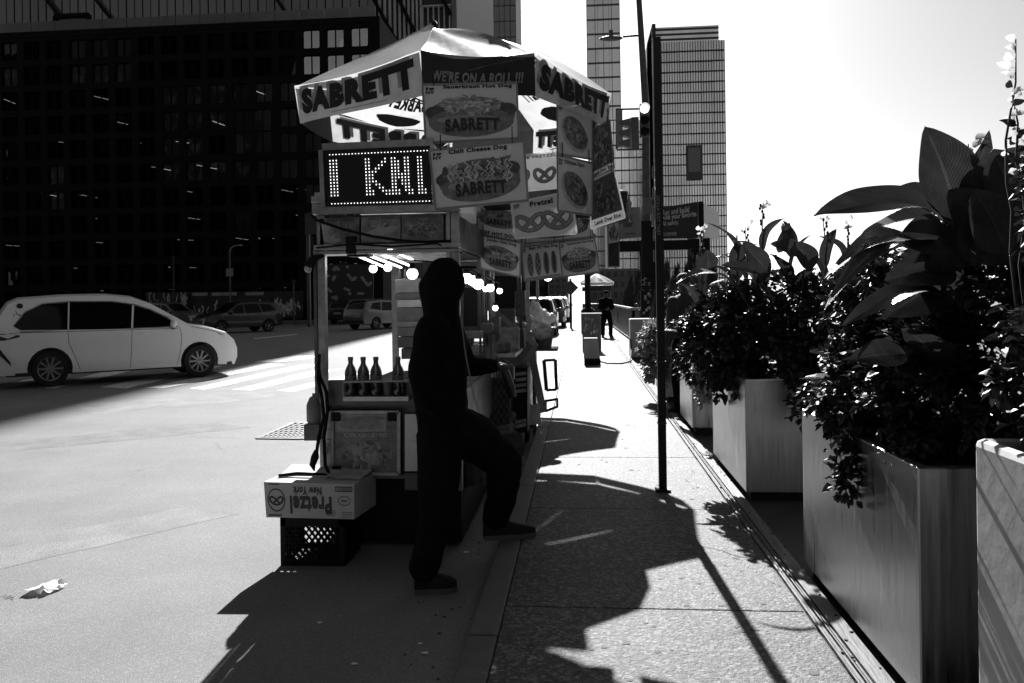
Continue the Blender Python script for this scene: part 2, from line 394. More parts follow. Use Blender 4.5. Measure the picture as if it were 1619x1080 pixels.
m_pane_dim_refl = pane_mat('office_glass_dim_refl', 0.12, 0.02, 0.035)  # same glass with little gloss, imitating panes that reflect no sky
m_interior = mat('office_interior', 0.02, 0.9)
m_lamp = mat('ceiling_lamp', 0.8, 0.5, var=0, emit=0.5)
m_blind = mat('window_blind', 0.35, 0.8)

BY = 62.0
cx1 = PY(600, 25, BY).x; ztop = PY(600, 25, BY).z
bw_, bh_ = 1.97, 2.06; NC, NR = 18, 11
ob = thing('office_building', 'black steel office block with rounded square windows filling the left background', 'building', (cx1 - 18, BY, ROADZ))
X0 = cx1 - NC * bw_ - 0.7; Z0 = ztop - 0.55 - NR * bh_
b = MB(); b.box((X0 - 30, BY + 6.0, ROADZ), (cx1, BY + 22, ztop)); 
b.box((X0 - 30, BY + 0.02, ztop - 0.5), (cx1, BY + 5.99, ztop)); b.box((X0 - 30, BY + 0.02, ROADZ), (X0 - 0.01, BY + 5.99, ztop - .51)); b.box((cx1 - 0.7, BY + 0.0, ROADZ), (cx1, BY + 5.99, ztop - .51))
b.build('wall', m_black_steel, ob)
fl = MB()
for r in range(0, NR, 1):
    if r % 2 == 0: fl.box((X0, BY + 0.35, Z0 + r * bh_ - 0.15), (cx1 - .71, BY + 5.98, Z0 + r * bh_ + 0.15))
fl.build('floor_slab', m_interior, ob)
def rounded(cx, cz, w, h, r, n=4):
    out = []
    for qx, qz, a0 in ((1, 1, 0), (-1, 1, PI / 2), (-1, -1, PI), (1, -1, 1.5 * PI)):
        for i in range(n + 1):
            a = a0 + PI / 2 * i / n; out.append((cx + qx * (w / 2 - r) + r * math.cos(a), cz + qz * (h / 2 - r) + r * math.sin(a)))
    return out
def window_frame_mb(w, h, ow, oh, r, depth):
    mb = MB(); inn = rounded(0, h / 2, ow, oh, r); out = []
    for x, z in inn:
        dx, dz = x, z - h / 2; k = min((w / 2) / max(abs(dx), 1e-6), (h / 2) / max(abs(dz), 1e-6)); out.append((dx * k, h / 2 + dz * k))
    n = len(inn); vs = [Vector((x, 0, z)) for x, z in inn] + [Vector((x, 0, z)) for x, z in out] + [Vector((x, depth, z)) for x, z in inn]
    fs = []
    for i in range(n):
        j = (i + 1) % n; fs.append((i, j, n + j, n + i)); fs.append((j, i, 2 * n + i, 2 * n + j))
    # the four outer corners
    mb.add(vs, fs); 
    for sx, sz in ((1, 1), (-1, 1), (-1, -1), (1, -1)):
        C = Vector((sx * w / 2, 0, h / 2 + sz * h / 2))
        near = sorted(range(n), key=lambda i: (Vector((out[i][0], 0, out[i][1])) - C).length)[:2]
        mb.add([C, Vector((out[near[0]][0], 0, out[near[0]][1])), Vector((out[near[1]][0], 0, out[near[1]][1]))], [(0, 1, 2)])
    return mb
wf = window_frame_mb(bw_, bh_, 1.42, 1.52, 0.13, 0.30)
wf2 = window_frame_mb(bw_ * 2, bh_ * 2, 3.1, 3.5, 0.2, 0.30)
def me_of(mbq, name, mats):
    me = bpy.data.meshes.new(name); me.from_pydata([tuple(p) for p in mbq.v], [], mbq.f)
    for m in mats if isinstance(mats, (list, tuple)) else [mats]: me.materials.append(m)
    if any(mbq.m): me.polygons.foreach_set('material_index', mbq.m)
    me.update(); return me
me_wf = me_of(wf, 'window', m_black_steel); me_wf2 = me_of(wf2, 'window', m_black_steel)
me_pn = me_of(MB().add([(-.75, 0.24, .22), (.75, 0.24, .22), (.75, 0.24, 1.84), (-.75, 0.24, 1.84)], [(0, 1, 2, 3)]), 'pane', m_pane_sky_refl)
me_pn2 = me_of(MB().add([(-1.6, 0.24, .2), (1.6, 0.24, .2), (1.6, 0.24, 3.9), (-1.6, 0.24, 3.9)], [(0, 1, 2, 3)]), 'pane', m_pane_sky_refl)
me_pn_dim_refl = me_of(MB().add([(-.75, 0.24, .22), (.75, 0.24, .22), (.75, 0.24, 1.84), (-.75, 0.24, 1.84)], [(0, 1, 2, 3)]), 'pane', m_pane_dim_refl)
me_ml = me_of(MB().box((-.035, 0.16, .27), (.035, 0.23, 1.79)), 'mullion', m_black_steel)
ml2 = MB(); [ml2.box((x - .035, 0.16, .3), (x + .035, 0.23, 3.8)) for x in (-.78, 0, .78)]; ml2.box((-1.5, 0.15, 2.02), (1.5, 0.22, 2.1))
me_ml2 = me_of(ml2, 'mullion', m_black_steel)
rw = random.Random(12)
big = {(12, 6)}   # (column, row from bottom): one large window two bays wide and high
skip = {(c + i, r + j) for c, r in big for i in (0, 1) for j in (0, 1)}
lamps = MB()
for c in range(NC):
    for r in range(NR):
        x = X0 + (c + .5) * bw_; z = Z0 + r * bh_
        if (c, r) in big:
            w = inst(me_wf2, 'window', ob, Matrix.Translation((x + bw_ / 2 - ob.location.x, 0, z - ROADZ)))
            WM[w.name] = Matrix.Identity(4)
            p = inst(me_pn2, 'pane', w, Matrix.Identity(4)); inst(me_ml2, 'mullion', w, Matrix.Identity(4)); continue
        if (c, r) in skip: continue
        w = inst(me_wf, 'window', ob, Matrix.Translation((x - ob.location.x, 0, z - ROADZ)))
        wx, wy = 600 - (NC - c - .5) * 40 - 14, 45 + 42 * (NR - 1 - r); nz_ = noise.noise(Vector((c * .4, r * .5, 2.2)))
        dim_refl_ = not ((wx > 450 and wy < 420) or (240 < wx <= 450 and 100 < wy < 270 and nz_ > -.25) or (80 < wx < 200 and wy < 100) or (20 < wx < 70 and 230 < wy < 300) or rw.random() < .04)  # panes chosen by place to imitate the pattern of sky reflections
        p = inst(me_pn_dim_refl if dim_refl_ else me_pn, 'pane', w, Matrix.Translation((0, 0, 0)) @ Matrix.Rotation(rw.uniform(-.02, .02), 4, 'Z') @ Matrix.Rotation(rw.gauss(0, .012), 4, 'X'))
        inst(me_ml, 'mullion', w, Matrix.Identity(4))
        if rw.random() < 0.30 and r < 9:
            yy = BY + rw.uniform(1, 3); zz = z + (1.75 if r % 2 else 1.95) - rw.uniform(0, .25)
            lamps.bar((x + rw.uniform(-.5, .3), yy, zz), (x + rw.uniform(-.3, .7), yy + rw.uniform(0.6, 2.2), zz), 0.10, 0.03)
        if rw.random() < 0.13 and r < 8:
            MB().box((x - .7, BY + .5, z + 1.79 - rw.uniform(.3, 1.1)), (x - .02 if rw.random() < .6 else x + .7, BY + .52, z + 1.79)).build('window_blind', m_blind, ob)
lamps.build('ceiling_lamp', m_lamp, ob)
# glass balustrade on the roof edge
m_rail_glass = mat('balustrade_glass', 0.25, 0.25, var=0.2, scale=.3, transl=0.3)
for k in range(16):
    xa = cx1 - 0.6 - k * 2.1; MB().box((xa - 2.05, BY + 1.0, ztop + 0.002), (xa, BY + 1.03, ztop + 1.15)).build('balustrade_panel', m_rail_glass, ob)
# street level: posts and door openings below the window grid
gl = MB()
for k in range(12): gl.box((X0 + k * 3.2, BY + .05, ROADZ), (X0 + k * 3.2 + .5, BY + .5, Z0 - .16))
stuff(gl.build('column_row', m_black_steel, ob))

# tower with fins behind it (its shade covers the far side of the road)
m_fin_l = mat('pale_fin', 0.42, 0.5, var=0.1, scale=0.2); m_fin_d = mat('dark_facade', 0.012, 0.5)
m_tglass = mat('tower_glass', 0.09, 0.12, var=0.35, scale=0.12, spec=0.9, streak=(1, 1, .15))
TY = 90.0
tx1 = PY(722, 20, TY).x
ft = thing('finned_tower', 'dark tower with white vertical fins and diagonal braces behind the hot dog umbrella', 'tower', (tx1 - 12, TY, ROADZ))
xa = PY(598, 20, TY).x; xb = PY(664, 20, TY).x
MB().box((tx1 - 130, TY + .6, ROADZ), (tx1, TY + 40, 118)).build('wall', m_fin_d, ft)
x = xa
k = 0
while x < xb:
    MB().box((x, TY, 20), (x + (0.30 - .012 * k), TY + .58, 112)).build('fin', m_fin_l, ft); x += 0.62 - 0.02 * k; k += 1
for (pa, pb) in (((626, -10), (712, 164)), ((575, -30), (700, 200)), ((680, -40), (712, 22))):
    MB().bar(PY(pa[0], pa[1], TY - .3), PY(pb[0], pb[1], TY - .3), 0.45, 0.4).build('brace', m_black_steel, ft)
for i in range(6):
    xx = PY(667 + i * 8.5, 20, TY).x; zz = PY(700, 9, TY).z
    MB().box((xx, TY + .1, 20), (xx + .12, TY + .58, zz)).build('frame_bar', m_fin_l, ft)
MB().box((xb, TY, zz), (PY(713, 9, TY).x, TY + .58, zz + .15)).build('frame_bar', m_fin_l, ft)
MB().box((PY(713, 9, TY).x, TY + .2, 20), (tx1 - .02, TY + .58, 112)).build('corner_panel', mat('corner_panel', 0.12, .4), ft)
zt = ztop + 0.3
gx0 = PY(-30, 20, TY).x; gx1 = xa - .3; npan = 24
for i in range(npan):
    x_ = gx0 + (gx1 - gx0) * i / npan; wdt = (gx1 - gx0) / npan
    o = MB().box((x_ + .12, TY + .25 + rw.uniform(0, .03), 20), (x_ + wdt - .05, TY + .55, 112)).build('glass_panel', m_tglass, ft)
    o.rotation_euler = (0, 0, 0)
ml = MB()
for i in range(npan): 
    x_ = gx0 + (gx1 - gx0) * (i + .5) / npan; ml.box((x_, TY + .2, 20), (x_ + .06, TY + .249, 112))
stuff(ml.build('mullion', m_fin_d, ft))
for (pa, pb) in (((50, -30), (120, 60)), ((120, -40), (215, 80)), ((400, -60), (470, 50))):
    MB().bar(PY(pa[0], pa[1], TY - .3), PY(pb[0], pb[1], TY - .3), 0.35, 0.3).build('brace', m_black_steel, ft)
# roof pavilion on the office block
pv = MB(); A = PY(88, 26, 70); B_ = PY(141, 60, 70)
for (a, c) in (((A.x, 70, A.z), (B_.x, 70, A.z)), ((A.x, 70, A.z), (A.x, 70, ztop)), ((B_.x, 70, A.z), (B_.x, 70, ztop))): pv.bar(a, c, .35, .35)
pvo = thing('roof_pavilion', 'small glazed pavilion frame standing on the roof terrace at the upper left', 'pavilion', (A.x, 70, ztop))
pv.build('frame', m_black_steel, pvo); MB().box((A.x + .2, 70.1, ztop), (B_.x - .2, 70.15, A.z - .2)).build('glazing', mat('pavilion_glass', .2, .2, transl=.3), pvo)

def tower(name, label, Y, pl, pr, ptop, depth, rows, cols, m_glass, m_band, band_h, mull_w, ptb=480, recess=True, zbase=None, mw=.09):
    """glass tower: one glazing panel per floor and bay, dark floor bands, mullions"""
    L_ = PY(pl, 480, Y); Rr = PY(pr, 480, Y); T = PY((pl + pr) / 2, ptop, Y)
    xl, xr, z1 = L_.x, Rr.x, T.z
    t = thing(name, label, 'tower', ((xl + xr) / 2, Y, -0.03))
    MB().box((xl, Y + 1.0, -0.03), (xr, Y + depth, z1)).build('wall', m_band, t)
    zb = PY(pl, ptb, Y).z if zbase is None else zbase
    fh = (z1 - zb) / rows; cw = (xr - xl) / cols
    gm = MB(); gm.box((0, 0, 0), (cw - .02 * cw, .8, fh * (1 - band_h))); gme = me_of(gm, 'glazing_panel', m_glass)
    rt = random.Random(len(name) * 7 + rows)
    for r in range(rows):
        for c in range(cols):
            inst(gme, 'glazing_panel', t, Matrix.Translation((xl + c * cw - t.location.x, 0.15, zb + r * fh + fh * band_h + .03)) @ Matrix.Rotation(rt.uniform(-.012, .012), 4, 'Z') @ Matrix.Rotation(rt.uniform(-.012, .012), 4, 'X'))
        MB().box((xl, Y - .25, zb + r * fh), (xr, Y + .9, zb + r * fh + fh * band_h)).build('floor_band', m_band, t)
    mm = MB(); nm = int((xr - xl) / mull_w)
    for i in range(nm + 1):
        x = xl + (xr - xl) * i / nm; mm.box((x - mw, Y - .12, zb), (x + mw, Y + .1, z1))
    stuff(mm.build('mullion', m_band, t))
    return t, xl, xr, z1, zb
m_tg1 = mat('tower_glass_pale', 0.68, 0.16, metal=.8, var=0.18, scale=0.05, spec=0.8, detail=8)
m_tg2 = mat('tower_glass_mid', 0.9, 0.16, metal=.8, var=0.2, scale=0.08, spec=0.6, detail=8)
m_bd1 = mat('tower_band_grey', 0.06, 0.6); m_bd2 = mat('tower_band_dark', 0.045, 0.6)
t1 = tower('slender_tower', 'slender pale glass tower rising out of the picture right of the umbrella', 300, 934, 986, -60, 20, 24, 3, m_tg1, m_bd1, 0.10, 3.0, ptb=490)
t2 = tower('gridded_tower', 'lower gridded glass tower with a stepped base behind the traffic signal', 240, 962, 1034, 190, 25, 15, 5, m_tg2, m_bd1, 0.09, 2.2, ptb=490)
t3, xl, xr, z1, zb = tower('banded_tower', 'wide glass tower with dark horizontal bands and a dark recess right of the black post', 200, 1043, 1151, 65, 22, 26, 6, m_tg1, m_bd2, 0.085, 0.62, ptb=490, mw=.06)
a = PY(1031, 60, 200).x; MB().box((a, 201.2, -0.03), (PY(1136, 42, 201.2).x, 221, PY(1100, 41, 201.2).z)).build('upper_storeys', mat('tower_glass_upper', .75, .2, metal=.8, var=.2, scale=.1), t3)
for i in range(3):
    z = PY(1100, 62 - i * 8, 201).z; MB().box((a - .2, 200.9, z), (PY(1136, 42, 201.2).x, 201.19, z + .4)).build('floor_band', m_bd2, t3)
MB().box((a, 199.9, 0), (xl - .05, 216, PY(1040, 48, 205).z)).build('side_wall', mat('tower_side_dark', .01, .6), t3)
p = PY(1087, 232, 199.6); q = PY(1108, 282, 199.6)
MB().box((p.x - .3, 199.3, q.z - .3), (q.x + .3, 199.74, p.z + .3)).build('recess_frame', m_bd2, t3)
MB().box((p.x + .1, 199.2, q.z + 1.6), (q.x - .1, 199.28, p.z - .4)).build('recess_glass', mat('recess_glass', .1, .3), t3)
# distant glass tower right of the finned one
m_mott = mat('mottled_glass', 0.16, 0.22, var=0.8, scale=0.09, spec=.8, detail=8, streak=(1, 1, .4))
dt, xl, xr, z1, zb = tower('distant_glass_tower', 'distant mottled glass tower just above the umbrella peak with its sunlit edge painted as a pale strip', 260, 742, 822, -40, 20, 12, 8, m_mott, m_bd1, 0.03, 1.7, ptb=260)
MB().box((xr + .02, 259.8, 0), (xr + 1.6, 262, z1)).build('sunlit_edge_strip', mat('sunlit_edge_pale', .7, .5), dt)  # pale strip paints the sunlit edge of the tower
# brick blocks far down the street and a low podium
m_brick_far = mat('far_brick', 0.2, 0.9, var=0.4, scale=.5, detail=8); m_win_dk = mat('far_window', 0.03, 0.3)
def far_block(label, pl, pr, ptop, Y, dpt, m, cols, rows):
    L_ = PY(pl, 470, Y).x; Rr = PY(pr, 470, Y).x; z1 = PY((pl + pr) / 2, ptop, Y).z
    t = thing('street_building', label, 'building', ((L_ + Rr) / 2, Y, ROADZ)); MB().box((L_, Y, ROADZ), (Rr, Y + dpt, z1)).build('wall', m, t)
    wm = None
    for c in range(cols):
        for r in range(rows):
            cw = (Rr - L_) / cols; ch = (z1 - 1) / rows; x = L_ + (c + .22) * cw; z = 1 + (r + .2) * ch
            if wm is None: wm = me_of(MB().box((0, 0, 0), (cw * .56, .2, ch * .55)), 'window', m_win_dk)
            inst(wm, 'window', t, Matrix.Translation((x - t.location.x, -.05, z - ROADZ)))
    return t
far_block('far brick block with small dark windows between the cart posters and the bright street gap', 868, 897, 395, 120, 15, m_brick_far, 3, 9)
far_block('dim block behind the cardboard and bulbs of the second cart', 740, 866, 300, 130, 15, mat('dim_block', .05, .8), 7, 10)
far_block('grey podium building behind the white umbrella and the walking man', 925, 1012, 425, 110, 15, mat('podium_grey', .12, .8, var=.4, scale=.4, detail=8), 8, 3)
# wall behind the crosswalk: painted hoarding and mural
m_hoard = mat('hoarding_dark', 0.03, 0.8, var=.6, scale=1.5, detail=8); m_chalk = mat('mural_grey', 0.3, 0.8, var=.4, scale=2); m_chalk2 = mat('graffiti_pale', 0.5, 0.8, var=.5, scale=2)
def wallthing(name, label, cat, pts, Y, t=.15, m=None):
    q = [PY(px, py, Y) for px, py in pts]; o = thing(name, label, cat, (q[3] + q[2]) / 2)
    MB().plate(q, t).build('board', m or m_hoard, o); return o, Quad(*q)
ho, S = wallthing('graffiti_hoarding', 'long low hoarding covered in pale graffiti at the foot of the black building', 'hoarding', [(300, 462), (478, 460), (478, 503), (300, 505)], 57.5)
rg = random.Random(3); gm = MB()
for i in range(60):
    u = rg.uniform(.0, .97); v = rg.uniform(.05, .6); n = 5; u = u if rg.random() < .3 else rg.uniform(.62, .97)
    pts = [(u + rg.uniform(-.012, .012), v + (j - 2) * rg.uniform(.05, .12)) for j in range(n)]
    put_stroke(gm, S, pts, rg.uniform(.04, .12), .01 + i * .0005, 0, asp=8)
stuff(gm.build('graffiti', m_chalk2, ho))
hl = MB()
for u0, u1 in ((.02, .16), (.2, .42), (.5, .66)): put_poly(hl, S, [(u0, .86), (u1, .86), (u1, .98), (u0, .98)], .012, 0)
hl.build('top_band', m_chalk, ho)
h2, S = wallthing('ivy_wall', 'stretch of wall with pale scribbled plants behind the roof of the white minivan', 'wall', [(230, 462), (298, 462), (298, 500), (230, 500)], 57.2)
gm = MB()
for i in range(45):
    u = rg.uniform(.05, .95); v = rg.uniform(.1, .7); put_stroke(gm, S, [(u, v), (u + rg.uniform(-.05, .05), v + .15), (u + rg.uniform(-.06, .06), v + .3)], .04, .01 + i * .0005, 0, asp=2)
gm.build('painted_plants', m_chalk2, h2)
mu, S = wallthing('arrow_mural', 'mural board with pale arrows and dots seen through the food cart', 'mural', [(506, 418), (590, 418), (590, 486), (506, 486)], 56.5, m=mat('mural_dark', .035, .8))
gm = MB()
def chev(u, v, r, s=.11):
    a = (u + s * math.cos(r), v + s * math.sin(r)); c = (u + s * math.cos(r + 1.1), v + s * math.sin(r + 1.1)); put_stroke(gm, S, [a, (u, v)], .06, .01, 0); put_stroke(gm, S, [c, (u, v)], .06, .012, 0)
for u, v, r in ((.08, .72, .2), (.32, .25, 3.4), (.62, .62, 1.0), (.9, .5, .9), (.30, .95, 4.2)): chev(u, v, r)
for u, v, a in ((.24, .62, 1.2), (.14, .45, -.9), (.52, .78, -1.0), (.78, .72, -1.1), (.7, .32, .05), (.45, .45, -.5)):
    put_stroke(gm, S, [(u, v), (u + .13 * math.cos(a), v + .13 * math.sin(a))], .055, .014, 0)
for u, v in ((.28, .88), (.52, .94), (.56, .32)): put_poly(gm, S, ell(u, v, .03, .035, 12), .016, 0)
gm.build('painted_arrows', m_chalk, mu)
# far pavement
fp = MB(); fp.box((-160, 55.8, ROADZ - .02), (-14, BY + .01, 0.02)); struct(fp.build('far_pavement', mat('far_pavement', .12, .8)))

# the blocks across the crossing, behind and beside the photographer (unseen, added to cut sky light; mirrored in the windows)
m_opp = mat('opposite_block_facade', 0.018, 0.5, var=.4, scale=.3)
def block(label, x0, x1, y0_, y1_, h, steps):
    t = thing('added_city_block', label, 'building', ((x0 + x1) / 2, y0_, ROADZ)); b = MB(); b.box((x0, y0_, ROADZ), (x1, y1_, h)); b.build('wall', m_opp, t)
    wins = MB(); rq = random.Random(int(h))
    for i in range(int((x1 - x0) / 4)):
        for j in range(int(h / 4)):
            if rq.random() < .5: wins.box((x0 + i * 4 + .8, y1_ + .01, j * 4 + 1), (x0 + i * 4 + 3.0, y1_ + .05, j * 4 + 3))
    stuff(wins.build('windows', mat('opposite_windows', .09, .4, var=.8, scale=.3), t))
    for (xa_, xb_, hh) in steps: MB().box((xa_, y0_ + .5, h + .01), (xb_, y1_ - .5, hh)).build('upper_storeys', m_opp, t)
block('dark city block added unseen behind the photographer to cut sky light, mirrored in the office windows', -44, 30, -46, -26, 33, [(-43, -31, 52), (-22, -12, 46), (-8, 4, 60), (10, 28, 44)])
block('dark city block added on the right outside the picture, shading the planters from the sky', 24, 50, -60, 12, 55, [(26, 48, 70)])
block('dark city block added on the far left corner outside the picture to cut sky light', -95, -50, -46, 4, 40, [(-90, -60, 60)])
# ------------------------------------------------------------------ umbrella over the cart
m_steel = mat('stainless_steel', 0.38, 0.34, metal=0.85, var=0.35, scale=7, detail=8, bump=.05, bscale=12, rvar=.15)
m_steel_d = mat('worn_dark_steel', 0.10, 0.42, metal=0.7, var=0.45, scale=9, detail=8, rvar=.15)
m_alu = mat('aluminium_rail', 0.30, 0.38, metal=0.7, var=0.3, scale=14, detail=8)
m_black = mat('black_paint', 0.006, 0.6, spec=.2); m_cable = mat('black_cable', 0.004, 0.7, spec=.15)
m_cloth_w = mat('umbrella_cloth_pale', 0.62, 0.75, var=0.14, scale=9, bump=.15, bscale=9, transl=0.42, spec=.2, detail=8)
m_cloth_d = mat('umbrella_cloth_dark', 0.035, 0.8, var=0.2, scale=9, bump=.15, bscale=9, transl=0.25, spec=.2)
m_canopy = mat('canopy_vinyl_pale', 0.75, 0.24, var=0.1, scale=7, bump=.12, bscale=7, transl=0.3, spec=.8, detail=8)
m_canopy_d = mat('canopy_vinyl_dark', 0.05, 0.24, var=0.2, scale=9, bump=.12, bscale=7, transl=0.12, spec=.7)
m_letter = mat('valance_letter_dark', 0.03, 0.8, transl=.1, spec=.1); m_letter_l = mat('valance_letter_pale', 0.30, 0.8, transl=.1)
m_letter_o = mat('valance_letter_shadow', 0.30, 0.8, transl=.25)

def make_umbrella(name, label, corners, zed, rise, apex, dark_first, valh, group, lettered=True, pole_to=None, pw=None, all_dark=False):
    pw = pw or [1.2] * 8
    n = len(corners); base = Vector((apex[0], apex[1], pole_to if pole_to is not None else ROADZ))
    t = thing(name, label, 'umbrella', base, group=group)
    C = [Vector((x, y, z)) for (x, y), z in zip(corners, zed)]
    A = Vector(apex); zm = sum(zed) / n
    def dome(k, a, b):      # point on panel k: a along edge 0..1, b 0 (edge) .. 1 (apex)
        e = C[k].lerp(C[(k + 1) % n], a); p = e.lerp(Vector((A.x, A.y, e.z)), b)
        r = 1 - b; belly = -0.035 * math.sin(PI * a) * r
        p.z = e.z + (A.z - zm) * (1 - r ** (pw[k] * (1 - a) + pw[(k + 1) % 8] * a)) + belly + 0.012 * math.sin(9 * a + k * 2 + 6 * b) * r; return p
    vals = []
    for k in range(n):
        mb = MB(); na, nb = 10, 8
        for off in (0,):
            vs = [dome(k, i / na, j / nb) for j in range(nb + 1) for i in range(na + 1)]
            mb.add(vs, [(j * (na + 1) + i, j * (na + 1) + i + 1, (j + 1) * (na + 1) + i + 1, (j + 1) * (na + 1) + i) for j in range(nb) for i in range(na)])
        dark = (k % 2 == dark_first) or all_dark
        o = mb.build('canopy_panel', m_canopy_d if dark else m_canopy, t, smooth=180)
        P, Q = C[k], C[(k + 1) % n]; L = (Q - P).length; out = (Q - P).cross(Vector((0, 0, 1))).normalized()
        if out.dot(P - Vector((A.x, A.y, P.z))) < 0: out = -out
        hgt = valh[k] if isinstance(valh, (list, tuple)) else valh
        def S(u, v, d=0.0, P=P, Q=Q, out=out, hgt=hgt, k=k):
            e = P.lerp(Q, u); w = (1 - v)
            sag = 0.035 * math.sin(PI * u)
            return e + Vector((0, 0, -0.035 * math.sin(PI * u))) + Vector((0, 0, -(hgt - sag * .6) * w)) + out * (0.02 + d + w * 0.045 * math.sin(PI * u) + 0.012 * w * math.sin(7 * u + 2 * k)) + out * (-0.05 * w)
        mb = MB(); na, nb = 16, 4
        vs = [S(i / na, j / nb) for j in range(nb + 1) for i in range(na + 1)]
        mb.add(vs, [(j * (na + 1) + i, j * (na + 1) + i + 1, (j + 1) * (na + 1) + i + 1, (j + 1) * (na + 1) + i) for j in range(nb) for i in range(na)])
        vo = mb.build('valance', m_cloth_d if dark else m_cloth_w, t, smooth=180)
        vals.append((S, vo, dark))
        # rib under each corner
        rb = MB(); rb.tube([dome(k, 0, b / 6) + Vector((0, 0, -.02)) for b in range(7)], 0.008, 6); rb.build('rib', m_steel_d, t)
        if lettered:
            s = MB(); s.tube([dome(k, 0, .35) + Vector((0, 0, -.03)), Vector((A.x, A.y, zm - .05))], 0.007, 6); s.build('strut', m_steel_d, t)
    MB().lathe([(0.03, A.z - .02), (0.03, A.z + .03), (0.006, A.z + .06)], (A.x, A.y, 0), seg=10).build('finial', m_black, t)
    MB().tube([(A.x, A.y, base.z), (A.x, A.y, A.z)], 0.02, 10).build('pole', m_steel_d, t)
    return t, vals, dome
def put_sabrett(S, par, inv=False, sgn=1):
    """bold slanting word with a drop outline; inv: the print showing through the inside"""
    a = MB(); d0 = 0.004 * sgn
    def T(u, v, d=0): return S(u, v, d)
    put_text(a, T, 'SABRETT', .03, .30, .93, .97, d0, 0, bold=.07)
    a.build('letter_outline', m_letter_l if not inv else m_letter_o, par)
    a = MB(); put_text(a, T, 'SABRETT', .06, .20, .96, .88, d0 * 2, 0, bold=.075); a.build('lettering', m_letter, par)
    a = MB(); put_poly(a, T, [(.33, .09), (.75, .09), (.75, .115), (.33, .115)], d0, 0); a.build('small_print', m_letter_o, par)

UC = [(-2.28, 6.3), (-1.07, 5.4), (-.29, 5.4), (.25, 6.5), (.20, 7.3), (-.45, 7.95), (-1.30, 8.15), (-2.28, 7.2)]
UZ = [3.34, 3.30, 3.25, 3.24, 3.26, 3.28, 3.30, 3.33]
u1, vals, dome1 = make_umbrella('hot_dog_umbrella', 'eight sided hot dog umbrella with lettered valances open above the nearest food cart', UC, UZ, .6, (-1.22, 6.75, 3.925), 1,
                         [.30, .28, .27, .27, .25, .27, .27, .27], 'street vendor umbrellas', pole_to=2.3, pw=[.92, 1.0, 1.35, 1.9, 1.9, 1.6, 1.1, .92])
# outside lettering: panel 0 and 2 carry the long word, panel 1 the slogan; inside print shows through
for k in (0, 2):
    S, vo, dk = vals[k]; put_sabrett(S, vo)
S, vo, dk = vals[1]
a = MB(); put_text(a, S, "WE'RE ON A ROLL !!!", .10, .30, .90, .58, .004, 0, bold=.035, shear=.2); a.build('lettering', m_letter_l, vo)
for k in (4, 6, 5):
    S, vo, dk = vals[k]
    if dk: continue
    put_sabrett(S, vo); put_sabrett(lambda u, v, d=0, S=S: S(u, v, d - .006), vo, inv=True, sgn=-1)
# second print line and hot dog on the inside of the pale panels
for k in (6, 4, 2):
    def SI(u, v, d=0, k=k): return dome1(k, .12 + .76 * u, .02 + .34 * v) + Vector((0, 0, -.012 + d))
    a = MB(); put_text(a, SI, 'SABRETT', .18, .55, .82, .95, -.004, 0, bold=.05)
    put_poly(a, SI, ell(.5, .22, .26, .16, 20, wob=.05), -.004, 0); a.build('canopy_print', m_letter, u1)

# second umbrella, mostly hidden behind the menu boards: its shade falls on the sidewalk
def octo(cx, cy, r, rot): return [(cx + r * math.cos(rot + i * PI / 4), cy + r * math.sin(rot + i * PI / 4)) for i in range(8)]
u2, v2, _ = make_umbrella('cart_umbrella', 'second vendor umbrella half hidden behind the hanging menu boards', octo(-.72, 9.45, 1.40, R_(17)), [2.74] * 8, .4, (-.72, 9.45, 3.18), 1, .24, 'street vendor umbrellas', lettered=False, all_dark=True)
u3, v3, _ = make_umbrella('cart_umbrella', 'third vendor umbrella hidden behind the lowest menu boards, shading the kerb', octo(-1.0, 12.75, 1.30, R_(17)), [2.62] * 8, .4, (-1.0, 12.75, 3.0), 1, .22, 'street vendor umbrellas', lettered=False, all_dark=True)

# ------------------------------------------------------------------ the food cart
FY = 5.35
P = lambda x, y, Y=FY: PY(x, y, Y)
xl, xr = P(510, 600).x, P(722, 600).x
zt = P(600, 338).z
cart = thing('food_cart', 'steel street food cart with menu pictures, open serving window and lit lamps inside', 'food cart', ((xl + xr) / 2, 6.4, ROADZ))
YB = 7.5
def part(mb, name, m, parent=None, **k): return mb.build(name, m, parent or cart, **k)
# corner posts
for x, y_ in ((xl, FY), (xr, FY), (xl, YB), (xr, YB)):
    part(MB().box((x - .028, y_, ROADZ + .42), (x + .028, y_ + .05, zt)), 'corner_post', m_alu, bevel=.004)
part(MB().box((xl - .052, FY - .01, P(505, 640).z), (xl - .030, FY + .03, P(505, 395).z)), 'bracket', m_steel_d)
